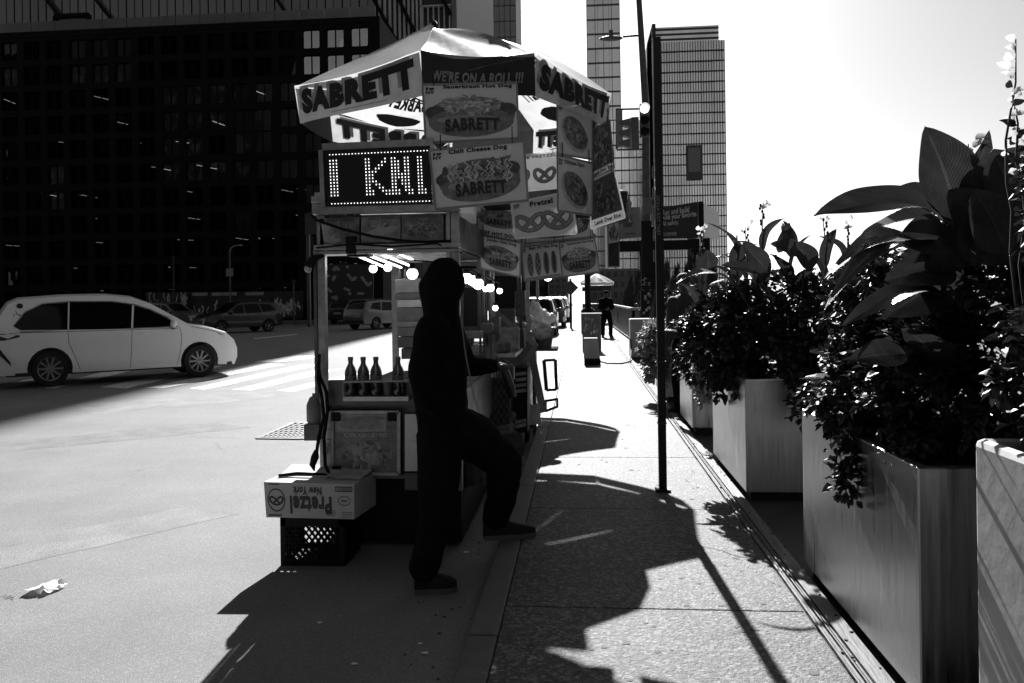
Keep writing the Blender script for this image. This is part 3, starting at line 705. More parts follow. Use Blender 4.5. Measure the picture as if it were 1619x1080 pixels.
# header box with three pictures
zh0, zh1 = P(600, 386).z, P(600, 338).z
part(MB().box((xl - .05, FY - .03, zh1 + .002), (xr + .04, FY + .02, zh1 + .075)), 'top_rail', m_alu, bevel=.004)
part(MB().box((xl - .05, FY - .045, zh1 + .078), (xr + .02, FY + .01, zh1 + .125)), 'upper_rail', m_alu, bevel=.004)
part(MB().box((xl - .04, FY - .035, zh0 - .035), (xr + .04, FY + .02, zh0 - .002)), 'lower_rail', m_alu, bevel=.004)
part(MB().box((xl - .05, FY - .02, zh0 - .065), (xr + .02, FY + .2, zh0 - .040)), 'awning_edge', m_alu, bevel=.004)
part(MB().box((xl + .03, FY + .06, zh0), (xr - .03, FY + .08, zh1)), 'header_back', m_steel_d)
m_print = [mat('print_white', 0.72, 0.55, var=.05, transl=.25), mat('print_pale', 0.45, 0.5, var=.3, scale=22, transl=.2), mat('print_mid', 0.17, 0.5, var=.45, scale=26, transl=.12, detail=8),
           mat('print_dark', 0.06, 0.5, var=.5, scale=30, transl=.08, detail=8), mat('print_black', 0.012, 0.6), mat('print_grey', 0.28, 0.5, var=.25, scale=18, transl=.15, detail=8)]
m_faded = [mat('faded_pale', 0.30, 0.35, var=.3, scale=14, detail=8), mat('faded_mid', 0.15, 0.35, var=.55, scale=16, detail=10), mat('faded_dark', 0.06, 0.35, var=.6, scale=22, detail=10), mat('faded_grey', 0.20, .35, var=.5, scale=20, detail=10)]
ra = random.Random(21)
def food_heap(mb, S, cu, cv, ru, rv, n, tones, d, sz=.06, asp=1.0):
    for i in range(n):
        a = ra.uniform(0, 2 * PI); r = math.sqrt(ra.random()); u, v = cu + ru * r * math.cos(a), cv + rv * r * math.sin(a)
        put_poly(mb, S, ell(u, v, sz * ra.uniform(.5, 1.2), sz * ra.uniform(.25, .6), 9, ra.uniform(0, PI), wob=.15, seed=i), d + i * 0.00004, ra.choice(tones))
def menu_panel(q, kind, title, faded=True):
    S = Quad(*q); o = MB().plate(q, .012).build('menu_panel', m_faded[1] if kind != 'dog' else m_faded[3], cart); a = MB()
    if kind == 'dog':
        put_poly(a, S, ell(.48, .58, .42, .16, 24, .25), .002, 1); put_poly(a, S, ell(.52, .40, .44, .17, 24, .3), .0026, 0)
        food_heap(a, S, .45, .62, .3, .07, 14, [2, 3, 0], .003, .07)
    elif kind == 'wrap':
        put_poly(a, S, [(.02, .92), (.2, .8), (.55, .1), (.35, .02), (.1, .1)], .002, 0); food_heap(a, S, .55, .5, .3, .28, 60, [1, 2, 3, 3], .003, .08)
    else: food_heap(a, S, .5, .45, .42, .32, 90, [1, 2, 3, 3, 2], .003, .08)
    a.build('picture', [m_faded[0], m_faded[1], m_faded[2], m_faded[3]], o)
    l = MB(); put_text(l, S, title, .2, .86, .85, .97, .008, 0, bold=.03); l.build('lettering', m_faded[2], o)
def fq(x0, y0, x1, y1, Y, dy0=0, dy1=0): return [P(x0, y0, Y), P(x1, y0 + dy0, Y), P(x1, y1 + dy1, Y), P(x0, y1, Y)]
menu_panel([P(506, 346, FY), P(568, 343, FY), P(568, 384, FY), P(506, 387, FY)], 'wrap', 'KEN GYRO')
menu_panel([P(571, 343, FY), P(633, 340, FY), P(633, 381, FY), P(571, 384, FY)], 'dog', 'HOT DOGS')
menu_panel([P(635, 340, FY), P(701, 337, FY), P(701, 379, FY), P(635, 382, FY)], 'heap', 'CHICKEN KEBAB')
# roof and inner ceiling
part(MB().box((xl - .05, FY + .03, zh1 + .126), (xr + .04, YB + .05, zh1 + .16)), 'roof', m_steel)
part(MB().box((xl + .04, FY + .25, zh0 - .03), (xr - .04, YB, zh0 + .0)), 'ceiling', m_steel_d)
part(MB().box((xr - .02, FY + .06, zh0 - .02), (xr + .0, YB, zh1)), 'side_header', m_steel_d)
m_tube = mat('lit_tube', 0.8, 0.5, var=0, emit=2.5)
for pa, pb in (((562, 403), (612, 424)), ((578, 402), (634, 423)), ((596, 399), (650, 421)), ((614, 393), (652, 411))):
    part(MB().tube([P(pa[0], pa[1], FY + .1), P(pb[0], pb[1], 6.9)], .0095, 8), 'fluorescent_tube', m_tube)
part(MB().box((P(545, 393).x, FY + .05, P(545, 405).z), (P(578, 393).x, FY + .2, P(545, 393).z)), 'lamp_ballast', m_black)
# counter front and lower body
zc = P(560, 628).z
part(MB().box((xl - .02, FY + .02, P(560, 640).z), (xr, YB, P(560, 632).z)), 'counter', m_steel)
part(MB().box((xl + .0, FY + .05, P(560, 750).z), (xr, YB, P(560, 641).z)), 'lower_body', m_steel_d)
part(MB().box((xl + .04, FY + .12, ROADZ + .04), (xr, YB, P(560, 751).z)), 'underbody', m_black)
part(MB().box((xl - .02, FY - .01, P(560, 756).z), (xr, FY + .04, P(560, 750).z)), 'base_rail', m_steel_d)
for yw in (5.9, 7.0):
    w = MB(); w.lathe([(.12, -.05), (.26, -.05), (.28, 0), (.26, .05), (.12, .05)], (xr - .12, yw, ROADZ + .28), 'X', 20); part(w, 'wheel', m_black)
MB_ = MB().box((P(520, 592).x, FY - .02, P(520, 640).z), (P(545, 592).x + .55, FY + .02, P(520, 601).z)); part(MB_, 'splash_panel', m_steel_d)
# tray rail in front of the bottles
tr = MB(); a0, a1 = P(543, 604, FY - .12), P(646, 603, FY - .12); b0, b1 = P(543, 627, FY - .12), P(646, 627, FY - .12)
tr.tube([a0, a1], .008, 6); tr.tube([a0, a0 + Vector((0, .12, 0))], .008, 6); tr.tube([a0, Vector((a0.x, a0.y, b0.z))], .008, 6); part(tr, 'tray_rail', m_alu)
part(MB().box((b0.x, FY - .13, b0.z - .03), (b1.x, FY - .02, b0.z - .001)), 'bottle_shelf', m_steel)
# picture panel on the front
q = [P(527, 651), P(632, 651), P(632, 748), P(527, 748)]; q = [p - Vector((0, .012, 0)) for p in q]
S = Quad(*q); fo = MB().plate(q, .02).build('front_picture', m_faded[1], cart)
a = MB(); put_poly(a, S, [(.04, .68), (.80, .68), (.80, .96), (.04, .96)], .002, 0); put_poly(a, S, ell(.3, .78, .2, .07, 20, -.1), .003, 3); put_poly(a, S, ell(.58, .78, .2, .07, 20, .1), .0035, 3)
put_poly(a, S, ell(.45, .88, .34, .05, 20, .05), .004, 1); food_heap(a, S, .52, .3, .36, .22, 110, [0, 1, 2, 3, 3], .0045, .06)
put_poly(a, S, ell(.5, .3, .3, .1, 24, -.5), .0042, 0)
a.build('picture', m_faded, fo); l = MB(); put_text(l, S, 'CHICKEN GYRO', .18, .60, .82, .665, .012, 0, bold=.04); l.build('lettering', m_print[1], fo)
fr = MB()
for i in range(4): fr.bar(q[i] - Vector((0, .008, 0)), q[(i + 1) % 4] - Vector((0, .008, 0)), .022, .022)
part(fr, 'picture_frame', m_alu)
for (u, v) in ((.06, .93), (.9, .93), (.07, .06)):
    part(MB().box((S(u, v).x - .03, FY - .035, S(u, v).z - .03), (S(u, v).x + .03, FY - .026, S(u, v).z + .03)), 'corner_patch', m_black)
# pale sheet right of the picture
part(MB().plate([P(640, 655), P(664, 655), P(676, 745), P(640, 745)], .02), 'side_sheet', m_steel)
part(MB().plate([P(640, 748), P(690, 748), P(690, 775), P(640, 775)], .02), 'skirt', m_steel_d)
# tread plate strip beside the picture
tp = part(MB().box((P(515, 600).x, FY - .005, P(515, 748).z), (P(526, 600).x, FY + .0, P(515, 650).z)), 'tread_plate', m_steel)
for i in range(12):
    z = P(515, 650 + 8 * i + 4).z; x0 = P(515, 600).x; x1 = P(526, 600).x
    MB().bar((x0 + .004, FY - .008, z), (x1 - .004, FY - .008, z - .022 if i % 2 else z + .022), .006, .004).build('tread', m_alu, tp)
# side (kerb) face: dark window, quilted panel, shelf, post
part(MB().box((xr + .002, 5.5, .55), (xr + .03, 7.4, .95)), 'side_panel', m_steel_d)
part(MB().plate([P(733, 455, 6.9), P(755, 455, 6.9), P(755, 516, 6.9), P(733, 516, 6.9)], .03), 'griddle_hood', m_black)
for px in (757, 763, 773): part(MB().box((P(px, 500, 7.2).x, 7.2, .9), (P(px + 3, 500, 7.2).x, 7.24, 2.35)), 'side_post', m_steel_d)
part(MB().box((P(705, 330).x, FY, P(705, 430).z), (P(711, 330).x, FY + .05, P(705, 326).z)), 'mast', m_alu)
part(MB().box((P(716, 330).x, FY + .1, P(705, 430).z), (P(722, 330).x, FY + .15, P(705, 326).z)), 'mast', m_steel_d)
# quilted steel panel, lower right
q = [P(761, 597, 7.3), P(806, 597, 7.3), P(806, 670, 7.3), P(761, 680, 7.3)]
qp = part(MB().plate(q, .03), 'quilted_panel', m_steel_d); S = Quad(*q)
for i in range(5):
    for j in range(5):
        MB().bar(S(i / 5, j / 5, .003), S((i + 1) / 5, (j + 1) / 5, .003), .008, .006).build('seam', m_black, qp)
        MB().bar(S((i + 1) / 5, j / 5, .003), S(i / 5, (j + 1) / 5, .003), .008, .006).build('seam', m_black, qp)
vp = part(MB().plate([P(812, 582, 7.6), P(834, 582, 7.6), P(834, 684, 7.6), P(812, 684, 7.6)], .3), 'vent_cabinet', m_black)
for i in range(4): MB().bar(P(815, 592 + 9 * i, 7.59), P(832, 590 + 9 * i, 7.59), .014, .03).build('louvre', m_alu, vp)
for i in range(2): MB().bar(P(815, 668 + 7 * i, 7.59), P(832, 664 + 7 * i, 7.59), .012, .03).build('louvre', m_alu, vp)

aw = MB(); aw.prism([(-.82, 6.35, 2.37), (-.62, 6.78, 2.37), (.12, 7.43, 2.35), (.20, 7.75, 2.35), (.20, 8.40, 2.35), (-.6, 8.5, 2.37), (-.82, 8.5, 2.37)], (0, 0, .02)); part(aw, 'added_shade_sheet', m_cloth_d)  # unseen sheet added, outlined to cast the wanted shade on the sidewalk
# LED sign
lq = [PY(508, 238, 5.28), PY(684, 230, 5.28), PY(688, 322, 5.28), PY(512, 327, 5.28)]
led = thing('led_sign', 'black dot matrix sign with white light dots standing on top of the food cart', 'led sign', (lq[2] + lq[3]) / 2)
MB().plate(lq, .09).build('panel', mat('sign_black', .006, .5, spec=.3), led)
LS = Quad(*lq)
lf = MB()
for i in range(4): lf.bar(lq[i] + Vector((0, .03, 0)), lq[(i + 1) % 4] + Vector((0, .03, 0)), .03, .10)
lf.build('frame', m_alu, led)
on = {}
for r in range(12):
    for c in (0, 1, 2, 11, 12, 19, 20, 23, 24, 27, 28): on[(c, r)] = 1
on.pop((23, 11), None)
for c, rs in ((13, (4, 5, 6, 7, 10, 11)), (14, (3, 4, 7, 8)), (15, (2, 3, 8, 9)), (16, (1, 2, 9, 10)), (17, (0, 1, 10, 11)), (18, (10, 11)), (21, (1, 2, 3, 4, 5, 6, 10, 11)), (22, (5, 6, 7, 8)), (25, (10, 11)), (29, (10, 11)), (31, (2, 3, 4, 9, 10, 11))):
    for r in rs: on[(c, r)] = 1
dm = MB()
def dot(c, r, du, dv): u = .075 + c * .0292; v = .915 - (r + 1.9) * .0560; dm.add([LS(u + du * math.cos(a), v + dv * math.sin(a), .004) for a in [PI / 3 * i for i in range(6)]], [tuple(range(6))])
for (c, r) in on: dot(c, r, .0052, .0155)
for c in range(32): dot(c, -1.9, .0055, .010); dot(c, 13.6, .0055, .010)
stuff(dm.build('led_dots', mat('led_white', .8, .5, var=0, emit=.75), led))

# ------------------------------------------------------------------ hanging menu boards
def heart(mb, S, u, v, s, d, mi):
    pts = []
    for i in range(16):
        t = 2 * PI * i / 16; pts.append((u + s * math.sin(t) ** 3, v + s * 1.0 * (13 * math.cos(t) - 5 * math.cos(2 * t) - 2 * math.cos(3 * t) - math.cos(4 * t)) / 16))
    put_poly(mb, S, pts, d, mi)
def nyc(l, S, u, v, s=1.0):
    put_text(l, S, 'I', u, v + .055 * s, u + .022 * s, v + .11 * s, .005, 0, bold=.04); heart(l, S, u + .06 * s, v + .08 * s, .03 * s, .005, 0); put_text(l, S, 'NY', u - .005, v - .01, u + .09 * s, v + .045 * s, .005, 0, bold=.05)
def pretzel(mb, S, cu, cv, s, d, w, asp=1.0, mi=2):
    pts = [(-.12, -.62), (-.35, -.35), (.05, .0), (.52, .38), (.42, .86), (.12, .78), (.02, .42), (0, .3)]
    L = [(-.42, -.68), (-.1, -.28), (.2, .06), (.47, .4), (.44, .76), (.2, .86), (.04, .62), (0, .38)]
    full = [(-.38, -.6), (-.16, -.26), (.14, .04), (.42, .36), (.46, .68), (.26, .84), (.06, .66), (-.02, .40)]
    arc = []
    n = 46
    for i in range(n + 1):
        t = -1 + 2 * i / n; a = t * 2.55
        x = 0.62 * math.sin(a * 1.0) * (1 + .25 * math.cos(a)); y = -.35 * math.cos(a) + .0
        arc.append((x, y))
    # parametric pretzel: outer loop with crossed ends
    pp = []
    for i in range(61):
        t = i / 60 * 2 - 1; th = t * PI * 1.22
        x = .70 * math.sin(th) + .20 * math.sin(2 * th); y = -.62 * math.cos(th) * .55 - .30 * math.cos(2 * th) * 1.05 + .05
        if abs(t) > .72:
            k = (abs(t) - .72) / .28; x = x * (1 - k) + (-math.copysign(.38, t)) * k; y = y * (1 - k) + (-.55) * k
        pp.append((cu + x * s / asp, cv + y * s))
    put_stroke(mb, S, pp, w * s, d, mi, asp); put_stroke(mb, S, [(a, b + .05 * s * w) for a, b in pp], w * s * .35, d + .0008, 5, asp)
def hotdog(mb, S, cu, cv, ru, rv, top='kraut', d=.002, rot=0.0):
    def E(x, y, rx, ry, dd, mi, r=0, wob=0.0): put_poly(mb, S, ell(cu + (x * math.cos(rot) - y * math.sin(rot)) * ru, cv + (x * math.sin(rot) + y * math.cos(rot)) * rv, rx * ru, ry * rv, 30, rot + r, wob=wob), dd, mi)
    E(0, .05, 1.0, .80, d, 2); E(-.80, .22, .24, .26, d + .001, 3, .3); E(.80, .25, .24, .3, d + .001, 3, -.3); E(0, .25, .84, .30, d + .0014, 3)
    if top == 'kraut': 
        for i in range(150):
            a = ra.uniform(0, 2 * PI); r = math.sqrt(ra.random()); x, y = .68 * r * math.cos(a), .48 + .38 * r * math.sin(a)
            put_poly(mb, S, ell(cu + x * ru, cv + y * rv, .09 * ru, .04 * rv, 8, ra.uniform(0, PI), wob=.2, seed=i), d + .002 + i * .00002, ra.choice([1, 1, 5, 0, 5]))
    elif top == 'cheese':
        for i in range(80):
            x = ra.uniform(-.75, .8); y = .4 + .3 * ra.uniform(-1, 1); E(x, y, .12, .08, d + .002 + i * .00002, ra.choice([3, 2, 3]), ra.uniform(0, 3), .2)
        for i in range(60):
            x = ra.uniform(-.72, .8); y = .42 + ra.uniform(-.25, .4); pts = []
            for j in range(5): pts.append((cu + (x + .05 * math.sin(j * 1.7 + i)) * ru, cv + (y - j * .09) * rv))
            put_stroke(mb, S, pts, .035 * rv, d + .004 + i * .00002, ra.choice([0, 1, 1]))
    else:
        for i in range(60):
            x = ra.uniform(-.8, .8); y = .35 + .2 * ra.uniform(-1, 1); E(x, y, .10, .09, d + .002 + i * .00002, ra.choice([3, 2, 5, 1]), ra.uniform(0, 3), .2)
    E(0, -.22, .97, .62, d + .0015, 2); E(-.1, -.1, .7, .18, d + .0018, 5)
    def T(u, v, dd=0): return S(cu + (-.62 + 1.24 * u) * ru, cv + (-.62 + .62 * v) * rv + .05 * rv * math.sin(PI * u), dd)
    put_text(mb, T, 'SABRETT', .02, 0, 1.02, .86, d + .0075, 4, bold=.05)
GRP = 'menu boards hanging from the umbrella'
def board(label, corners, title, art, tpos=(.22, .87, .85, .96), border=None, ny=True, hang=True, bold=.05, tmat=4):
    q = [PY(x, y, Y) for x, y, Y in corners]; S = Quad(*q)
    t = thing('menu_board', label, 'menu board', (q[2] + q[3]) / 2, group=GRP)
    MB().plate(q, .006).build('board', m_print[0], t)
    # frame edge
    fr = MB(); 
    for i in range(4): fr.bar(q[i], q[(i + 1) % 4], border or .012, .014)
    fr.build('edge_trim', mat('lit_edge_white', .85, .5, var=0, transl=.5) if border else mat('trim_grey', .2, .6), t)
    bgm = MB(); put_poly(bgm, S, [(.02, .02), (.98, .02), (.98, .98), (.02, .98)], .0012, 0)
    a = MB(); art(a, S); a.build('picture', m_print, t)
    l = MB()
    if title: put_text(l, S, title, *tpos, .006, 0, bold=bold)
    if l.v: l.build('lettering', m_print[4], t)
    if ny: l = MB(); nyc(l, S, .035, .84); l.build('city_emblem', m_print[4], t)
    if hang:
        for u in (.12, .88): MB().bar(S(u, .98, .008), S(u, 1.0, .008) + Vector((0, .0, .10)), .006, .012).build('hanger', m_black, t)
    return t, S
board('upper front board with a sauerkraut hot dog under the slogan valance', [(668, 134, 5.32), (817, 131, 5.32), (820, 219, 5.32), (673, 226, 5.32)], 'Sauerkraut Hot Dog',
      lambda a, S: hotdog(a, S, .5, .42, .47, .42, 'kraut'), (.22, .90, .95, .985))
board('large front board reading Chili Cheese Dog, tilted below the sauerkraut board', [(679, 238, 5.22), (828, 223, 5.22), (835, 317, 5.22), (689, 331, 5.22)], 'Chili Cheese Dog',
      lambda a, S: hotdog(a, S, .5, .42, .44, .42, 'cheese', rot=.12), (.2, .88, .82, .975))
board('back lit board with big pretzels hanging inside the umbrella', [(800, 249, 7.9), (884, 239, 7.9), (884, 297, 7.9), (803, 305, 7.9)], None,
      lambda a, S: (pretzel(a, S, .22, .42, .34, .002, .30, 1.4), pretzel(a, S, .72, .42, .34, .002, .30, 1.4), put_text(a, S, 'CHEESE PRETZEL', .05, .88, .95, .96, .003, 3, bold=.03)), ny=False, border=.02)
board('white edged board reading Pretzel with two dark pretzels', [(809, 322, 6.4), (903, 302, 6.4), (911, 369, 6.4), (815, 377, 6.4)], 'Pretzel',
      lambda a, S: (pretzel(a, S, .27, .42, .40, .002, .30, 1.35), pretzel(a, S, .73, .42, .40, .002, .30, 1.35)), (.30, .80, .68, .94), border=.022)
board('partly hidden board reading beef hot dogs, leftmost in the middle row', [(753, 322, 7.0), (822, 330, 7.0), (822, 382, 7.0), (755, 370, 7.0)], 'BEEF HOT DOGS',
      lambda a, S: hotdog(a, S, .5, .6, .46, .36, 'relish'), (.05, .04, .97, .16), ny=False)
board('lower left board reading Jumbo Hot Dog with a curled corner', [(756, 371, 7.0), (823, 384, 7.0), (822, 438, 7.0), (760, 424, 7.0)], 'Jumbo Hot Dog',
      lambda a, S: hotdog(a, S, .5, .42, .44, .42, 'relish', rot=-.1), (.2, .85, .9, .96), ny=True)
def four_dogs(a, S):
    for i, u in enumerate((.2, .4, .62, .82)):
        put_poly(a, S, ell(u, .45, .085, .34, 20), .002, 5); put_poly(a, S, ell(u, .45, .05, .33, 20), .003, 3)
        put_stroke(a, S, [(u + .03 * math.sin(j * 1.9), .18 + j * .06) for j in range(10)], .016, .004, 1 if i < 2 else 4)
    put_poly(a, S, [(.04, .03), (.96, .03), (.96, .09), (.04, .09)], .002, 5)
board('lower middle board with four hot dogs side by side', [(824, 391, 7.6), (884, 383, 7.6), (889, 437, 7.6), (829, 445, 7.6)], 'Best NY Hot Dog', four_dogs, (.2, .86, .95, .97))
board('small board with a sauerkraut hot dog at the lower right of the row', [(884, 384, 7.62), (940, 376, 7.62), (948, 430, 7.62), (889, 438, 7.62)], 'Sauerkraut Hot Dog', lambda a, S: hotdog(a, S, .5, .42, .46, .42, 'kraut'), (.22, .88, .95, .96))
board('board hidden behind the pretzel board with a dark hot dog', [(822, 345, 7.7), (932, 335, 7.7), (938, 374, 7.7), (826, 386, 7.7)], None, lambda a, S: hotdog(a, S, .5, .5, .46, .48, 'cheese'), ny=False)
def gyro(a, S):
    put_poly(a, S, ell(.48, .42, .42, .30, 26, -.55), .002, 1); put_poly(a, S, ell(.5, .45, .38, .26, 26, -.6), .0025, 3)
    for i in range(120):
        an = ra.uniform(0, 2 * PI); r = math.sqrt(ra.random()); x, y = .36 * r * math.cos(an), .22 * r * math.sin(an); c, s_ = math.cos(-.6), math.sin(-.6)
        put_poly(a, S, ell(.5 + x * c - y * s_, .45 + x * s_ + y * c, .05, .03, 8, ra.uniform(0, PI), wob=.2, seed=i), .003 + i * .00003, ra.choice([2, 3, 3, 4, 5]))
board('narrow side board with a meat gyro, uppermost on the right side', [(881, 158, 5.75), (936, 172, 6.35), (936, 252, 6.35), (881, 243, 5.75)], 'Lamb Gyro', gyro, (.4, .86, .95, .95))
board('narrow side board reading Chicken Gyro under the meat gyro board', [(881, 245, 5.75), (936, 258, 6.35), (936, 341, 6.35), (882, 333, 5.75)], 'Chicken Gyro', gyro, (.18, .86, .75, .95), ny=True)
def rice(a, S): put_poly(a, S, ell(.5, .5, .42, .36, 26, .1), .002, 1); food_heap(a, S, .5, .5, .36, .3, 130, [2, 3, 3, 4, 2, 5], .003, .05)
board('right edge board with rice dish hanging below the umbrella corner', [(936, 205, 6.42), (964, 190, 6.42), (971, 266, 6.42), (936, 284, 6.42)], 'Lamb Over Rice', lambda a, S: (put_poly(a, S, [(.02, .14), (.98, .14), (.98, .98), (.02, .98)], .0015, 3), food_heap(a, S, .5, .55, .42, .36, 140, [2, 3, 3, 4, 5], .002, .07)), (.05, .03, .95, .11), ny=False)
board('lowest right board reading Lamb Over Rice with bright white edges', [(934, 287, 6.38), (971, 269, 6.38), (988, 344, 6.38), (934, 362, 6.38)], 'Lamb Over Rice', lambda a, S: (put_poly(a, S, [(.02, .17), (.98, .17), (.98, .98), (.02, .98)], .0015, 3), food_heap(a, S, .5, .58, .42, .34, 140, [2, 3, 3, 4, 4], .002, .07)), (.12, .04, .9, .13), ny=False, border=.012)
# small poster strip far right
board('small dark board hanging alone right of the menu boards', [(961, 355, 9.3), (979, 350, 9.3), (979, 422, 9.3), (962, 422, 9.3)], None, lambda a, S: (put_poly(a, S, [(.03, .02), (.97, .02), (.97, .55), (.03, .55)], .002, 4), food_heap(a, S, .5, .75, .35, .15, 40, [2, 3, 5], .003, .1), put_stroke(a, S, [(.2, .15), (.5, .3), (.8, .45)], .04, .004, 3)), ny=False)
# ------------------------------------------------------------------ vehicles
m_tyre = mat('tyre_rubber', 0.012, 0.8); m_rim = mat('alloy_rim', 0.22, 0.35, metal=.8, var=.2); m_cglass = mat('car_glass', 0.003, 0.06, var=0, spec=.22)
m_white_paint = mat('white_car_paint', 0.82, 0.35, var=.04, scale=1.5, coat=.6); m_dark_paint = mat('black_car_paint', 0.012, 0.3, var=.05, coat=.7); m_grey_paint = mat('silver_car_paint', 0.16, 0.3, metal=.5, var=.05, coat=.6)
m_trim = mat('car_black_trim', 0.01, 0.5); m_hlamp = mat('headlamp_glass', 0.45, 0.12, metal=.4, var=.5, scale=14); m_tail = mat('tail_lamp', 0.06, 0.2); m_gap = mat('panel_gap', 0.02, .8)
def interp(tab, x):
    if x <= tab[0][0]: return tab[0][1]
    for (a, b), (c, d) in zip(tab, tab[1:]):
        if x <= c: return b + (d - b) * (x - a) / (c - a)
    return tab[-1][1]
def make_car(name, label, loc, rotz, prof, wheels, wr, belt, roofz, hw, glass_idx, sidewins, paint, plan, seams=(), handles=(), group=None, mirror=None, front=None, rear=None, spokes=10, extra=None):
    """prof: outline from rear bottom over the roof to front bottom, (x, z); sides follow a tumblehome"""
    t = thing(name, label, 'car' if 'van' not in name else 'minivan', loc, rotz, group)
    def w(x, z):
        k = interp(plan, x)
        if z < belt: k *= 1 - .05 * abs((z - belt * .72) / belt) ** 2
        else: k *= 1 - .235 * ((z - belt) / (roofz - belt)) ** 1.25
        return hw * k
    # closed outline with wheel arches
    out = list(prof); xs = sorted(wheels, reverse=True); zb = prof[0][1]
    R = wr * 1.16
    for xw in xs:
        a0 = math.asin(max(-1, min(1, (zb - wr) / R)))
        n = 12
        for i in range(n + 1):
            a = a0 + (PI - 2 * a0) * i / n; out.append((xw + R * math.cos(a), wr + R * math.sin(a)))
    # densify
    dn = []
    for i in range(len(out)):
        a, b = out[i], out[(i + 1) % len(out)]; L = math.hypot(b[0] - a[0], b[1] - a[1]); n = max(1, int(L / .14))
        for j in range(n): dn.append((a[0] + (b[0] - a[0]) * j / n, a[1] + (b[1] - a[1]) * j / n))
    def inside(x, z, poly):
        c = False; n = len(poly)
        for i in range(n):
            (x1, z1), (x2, z2) = poly[i], poly[(i + 1) % n]
            if (z1 > z) != (z2 > z) and x < (x2 - x1) * (z - z1) / (z2 - z1) + x1: c = not c
        return c
    def fill(poly, step=.11):
        pts = [Vector(p) for p in poly]; n = len(pts); x0 = min(p[0] for p in poly); x1 = max(p[0] for p in poly); z0 = min(p[1] for p in poly); z1 = max(p[1] for p in poly)
        z = z0 + step / 2
        while z < z1:
            x = x0 + step / 2
            while x < x1:
                if inside(x, z, poly) and min((Vector((x, z)) - q).length for q in pts[:n]) > step * .5: pts.append(Vector((x, z)))
                x += step
            z += step
        vs, es, fs, *_ = delaunay_2d_cdt(pts, [(i, (i + 1) % n) for i in range(n)], [], 1, 1e-5)
        return vs, [f for f in fs]
    vs, fs = fill(dn)
    body = MB()
    for s in (-1, 1): body.add([(p.x, s * w(p.x, p.y), p.y) for p in vs], fs, 0)
    top = []
    for i in range(len(prof) - 1):
        a, b = prof[i], prof[i + 1]; L = math.hypot(b[0] - a[0], b[1] - a[1]); n = max(1, int(L / .14))
        for j in range(n): top.append((a[0] + (b[0] - a[0]) * j / n, a[1] + (b[1] - a[1]) * j / n, i))
    top.append((prof[-1][0], prof[-1][1], len(prof) - 2)); nv = 12
    tv = []
    for x, z, i in top:
        ww = w(x, z); a = prof[max(0, i)]; b = prof[min(len(prof) - 1, i + 1)]; dx, dz = b[0] - a[0], b[1] - a[1]; l = math.hypot(dx, dz) or 1; nx, nz = -dz / l, dx / l
        for k in range(nv + 1):
            v = -1 + 2 * k / nv; cr = .05 * (1 - abs(v) ** 2.6); tv.append((x + nx * cr, v * ww, z + nz * cr))
    n = len(top)
    for r in range(n - 1):
        for k in range(nv):
            g = top[r][2] in glass_idx and 1 <= k < nv - 1
            body.add([tv[r * (nv + 1) + k], tv[r * (nv + 1) + k + 1], tv[(r + 1) * (nv + 1) + k + 1], tv[(r + 1) * (nv + 1) + k]], [(0, 1, 2, 3)], 1 if g else 0)
    bm = bmesh.new(); 
    o = body.build('body', [paint, m_cglass], t, local=True)
    bm.from_mesh(o.data); bmesh.ops.remove_doubles(bm, verts=bm.verts, dist=.002); bmesh.ops.recalc_face_normals(bm, faces=bm.faces); bm.to_mesh(o.data); bm.free()
    o.data.polygons.foreach_set('use_smooth', [True] * len(o.data.polygons)); o.data.set_sharp_from_angle(angle=R_(48))
    xr_, xf = prof[0][0], prof[-1][0]
    MB().box((xr_ + .25, -hw * .8, zb - .04), (xf - .3, hw * .8, zb + .25)).build('underbody', m_trim, t, local=True)
    for xw in wheels:
        MB().box((xw - wr * 1.1, -hw * .9, zb), (xw + wr * 1.1, hw * .9, wr * 2.0)).build('wheel_well', m_trim, t, local=True)
    # side glass, with black surround
    for s in (-1, 1):
        for poly in sidewins:
            dpp = []
            for i in range(len(poly)):
                a, b = poly[i], poly[(i + 1) % len(poly)]
                for j in range(4): dpp.append((a[0] + (b[0] - a[0]) * j / 4, a[1] + (b[1] - a[1]) * j / 4))
            v2, f2 = fill(dpp, .12)
            MB().add([(p.x, s * (w(p.x, p.y) + .006), p.y) for p in v2], f2).build('side_window', m_cglass, t, smooth=180, local=True)
        for line in seams:
            pts = []
            for a, b in zip(line, line[1:]):
                for j in range(6): pts.append((a[0] + (b[0] - a[0]) * j / 6, a[1] + (b[1] - a[1]) * j / 6))
            pts.append(line[-1]); MB().tube([(x, s * (w(x, z) + .0005), z) for x, z in pts], .005, 5).build('door_gap', m_gap, t, local=True)
        for hx, hz in handles:
            MB().tube([(hx - .10, s * (w(hx, hz) + .002), hz), (hx - .06, s * (w(hx, hz) + .03), hz + .005), (hx + .06, s * (w(hx, hz) + .03), hz + .005), (hx + .10, s * (w(hx, hz) + .002), hz)], .012, 6).build('door_handle', paint, t, smooth=60, local=True)
        if mirror:
            mx_, mz = mirror; y_ = s * (w(mx_, mz) + .10)
            m = MB(); m.sphere((mx_, y_, mz + .06), .1, 12, 8, (.75, 1.05, .85)); mo = m.build('wing_mirror', paint, t, smooth=180, local=True)
            MB().bar((mx_, s * w(mx_, mz), mz - .03), (mx_, y_, mz - .01), .07, .05).build('mirror_foot', m_trim, mo, local=True)
        if front:
            P4 = front; MB().add([(x, s * (w(x, z) * 1.0 - dy + .012), z) for x, z, dy in P4], [tuple(range(len(P4)))]).build('headlight', m_hlamp, t, local=True)
        if rear:
            MB().add([(x, s * (w(x, z) - dy + .012), z) for x, z, dy in rear], [tuple(range(len(rear)))]).build('tail_light', m_tail, t, local=True)
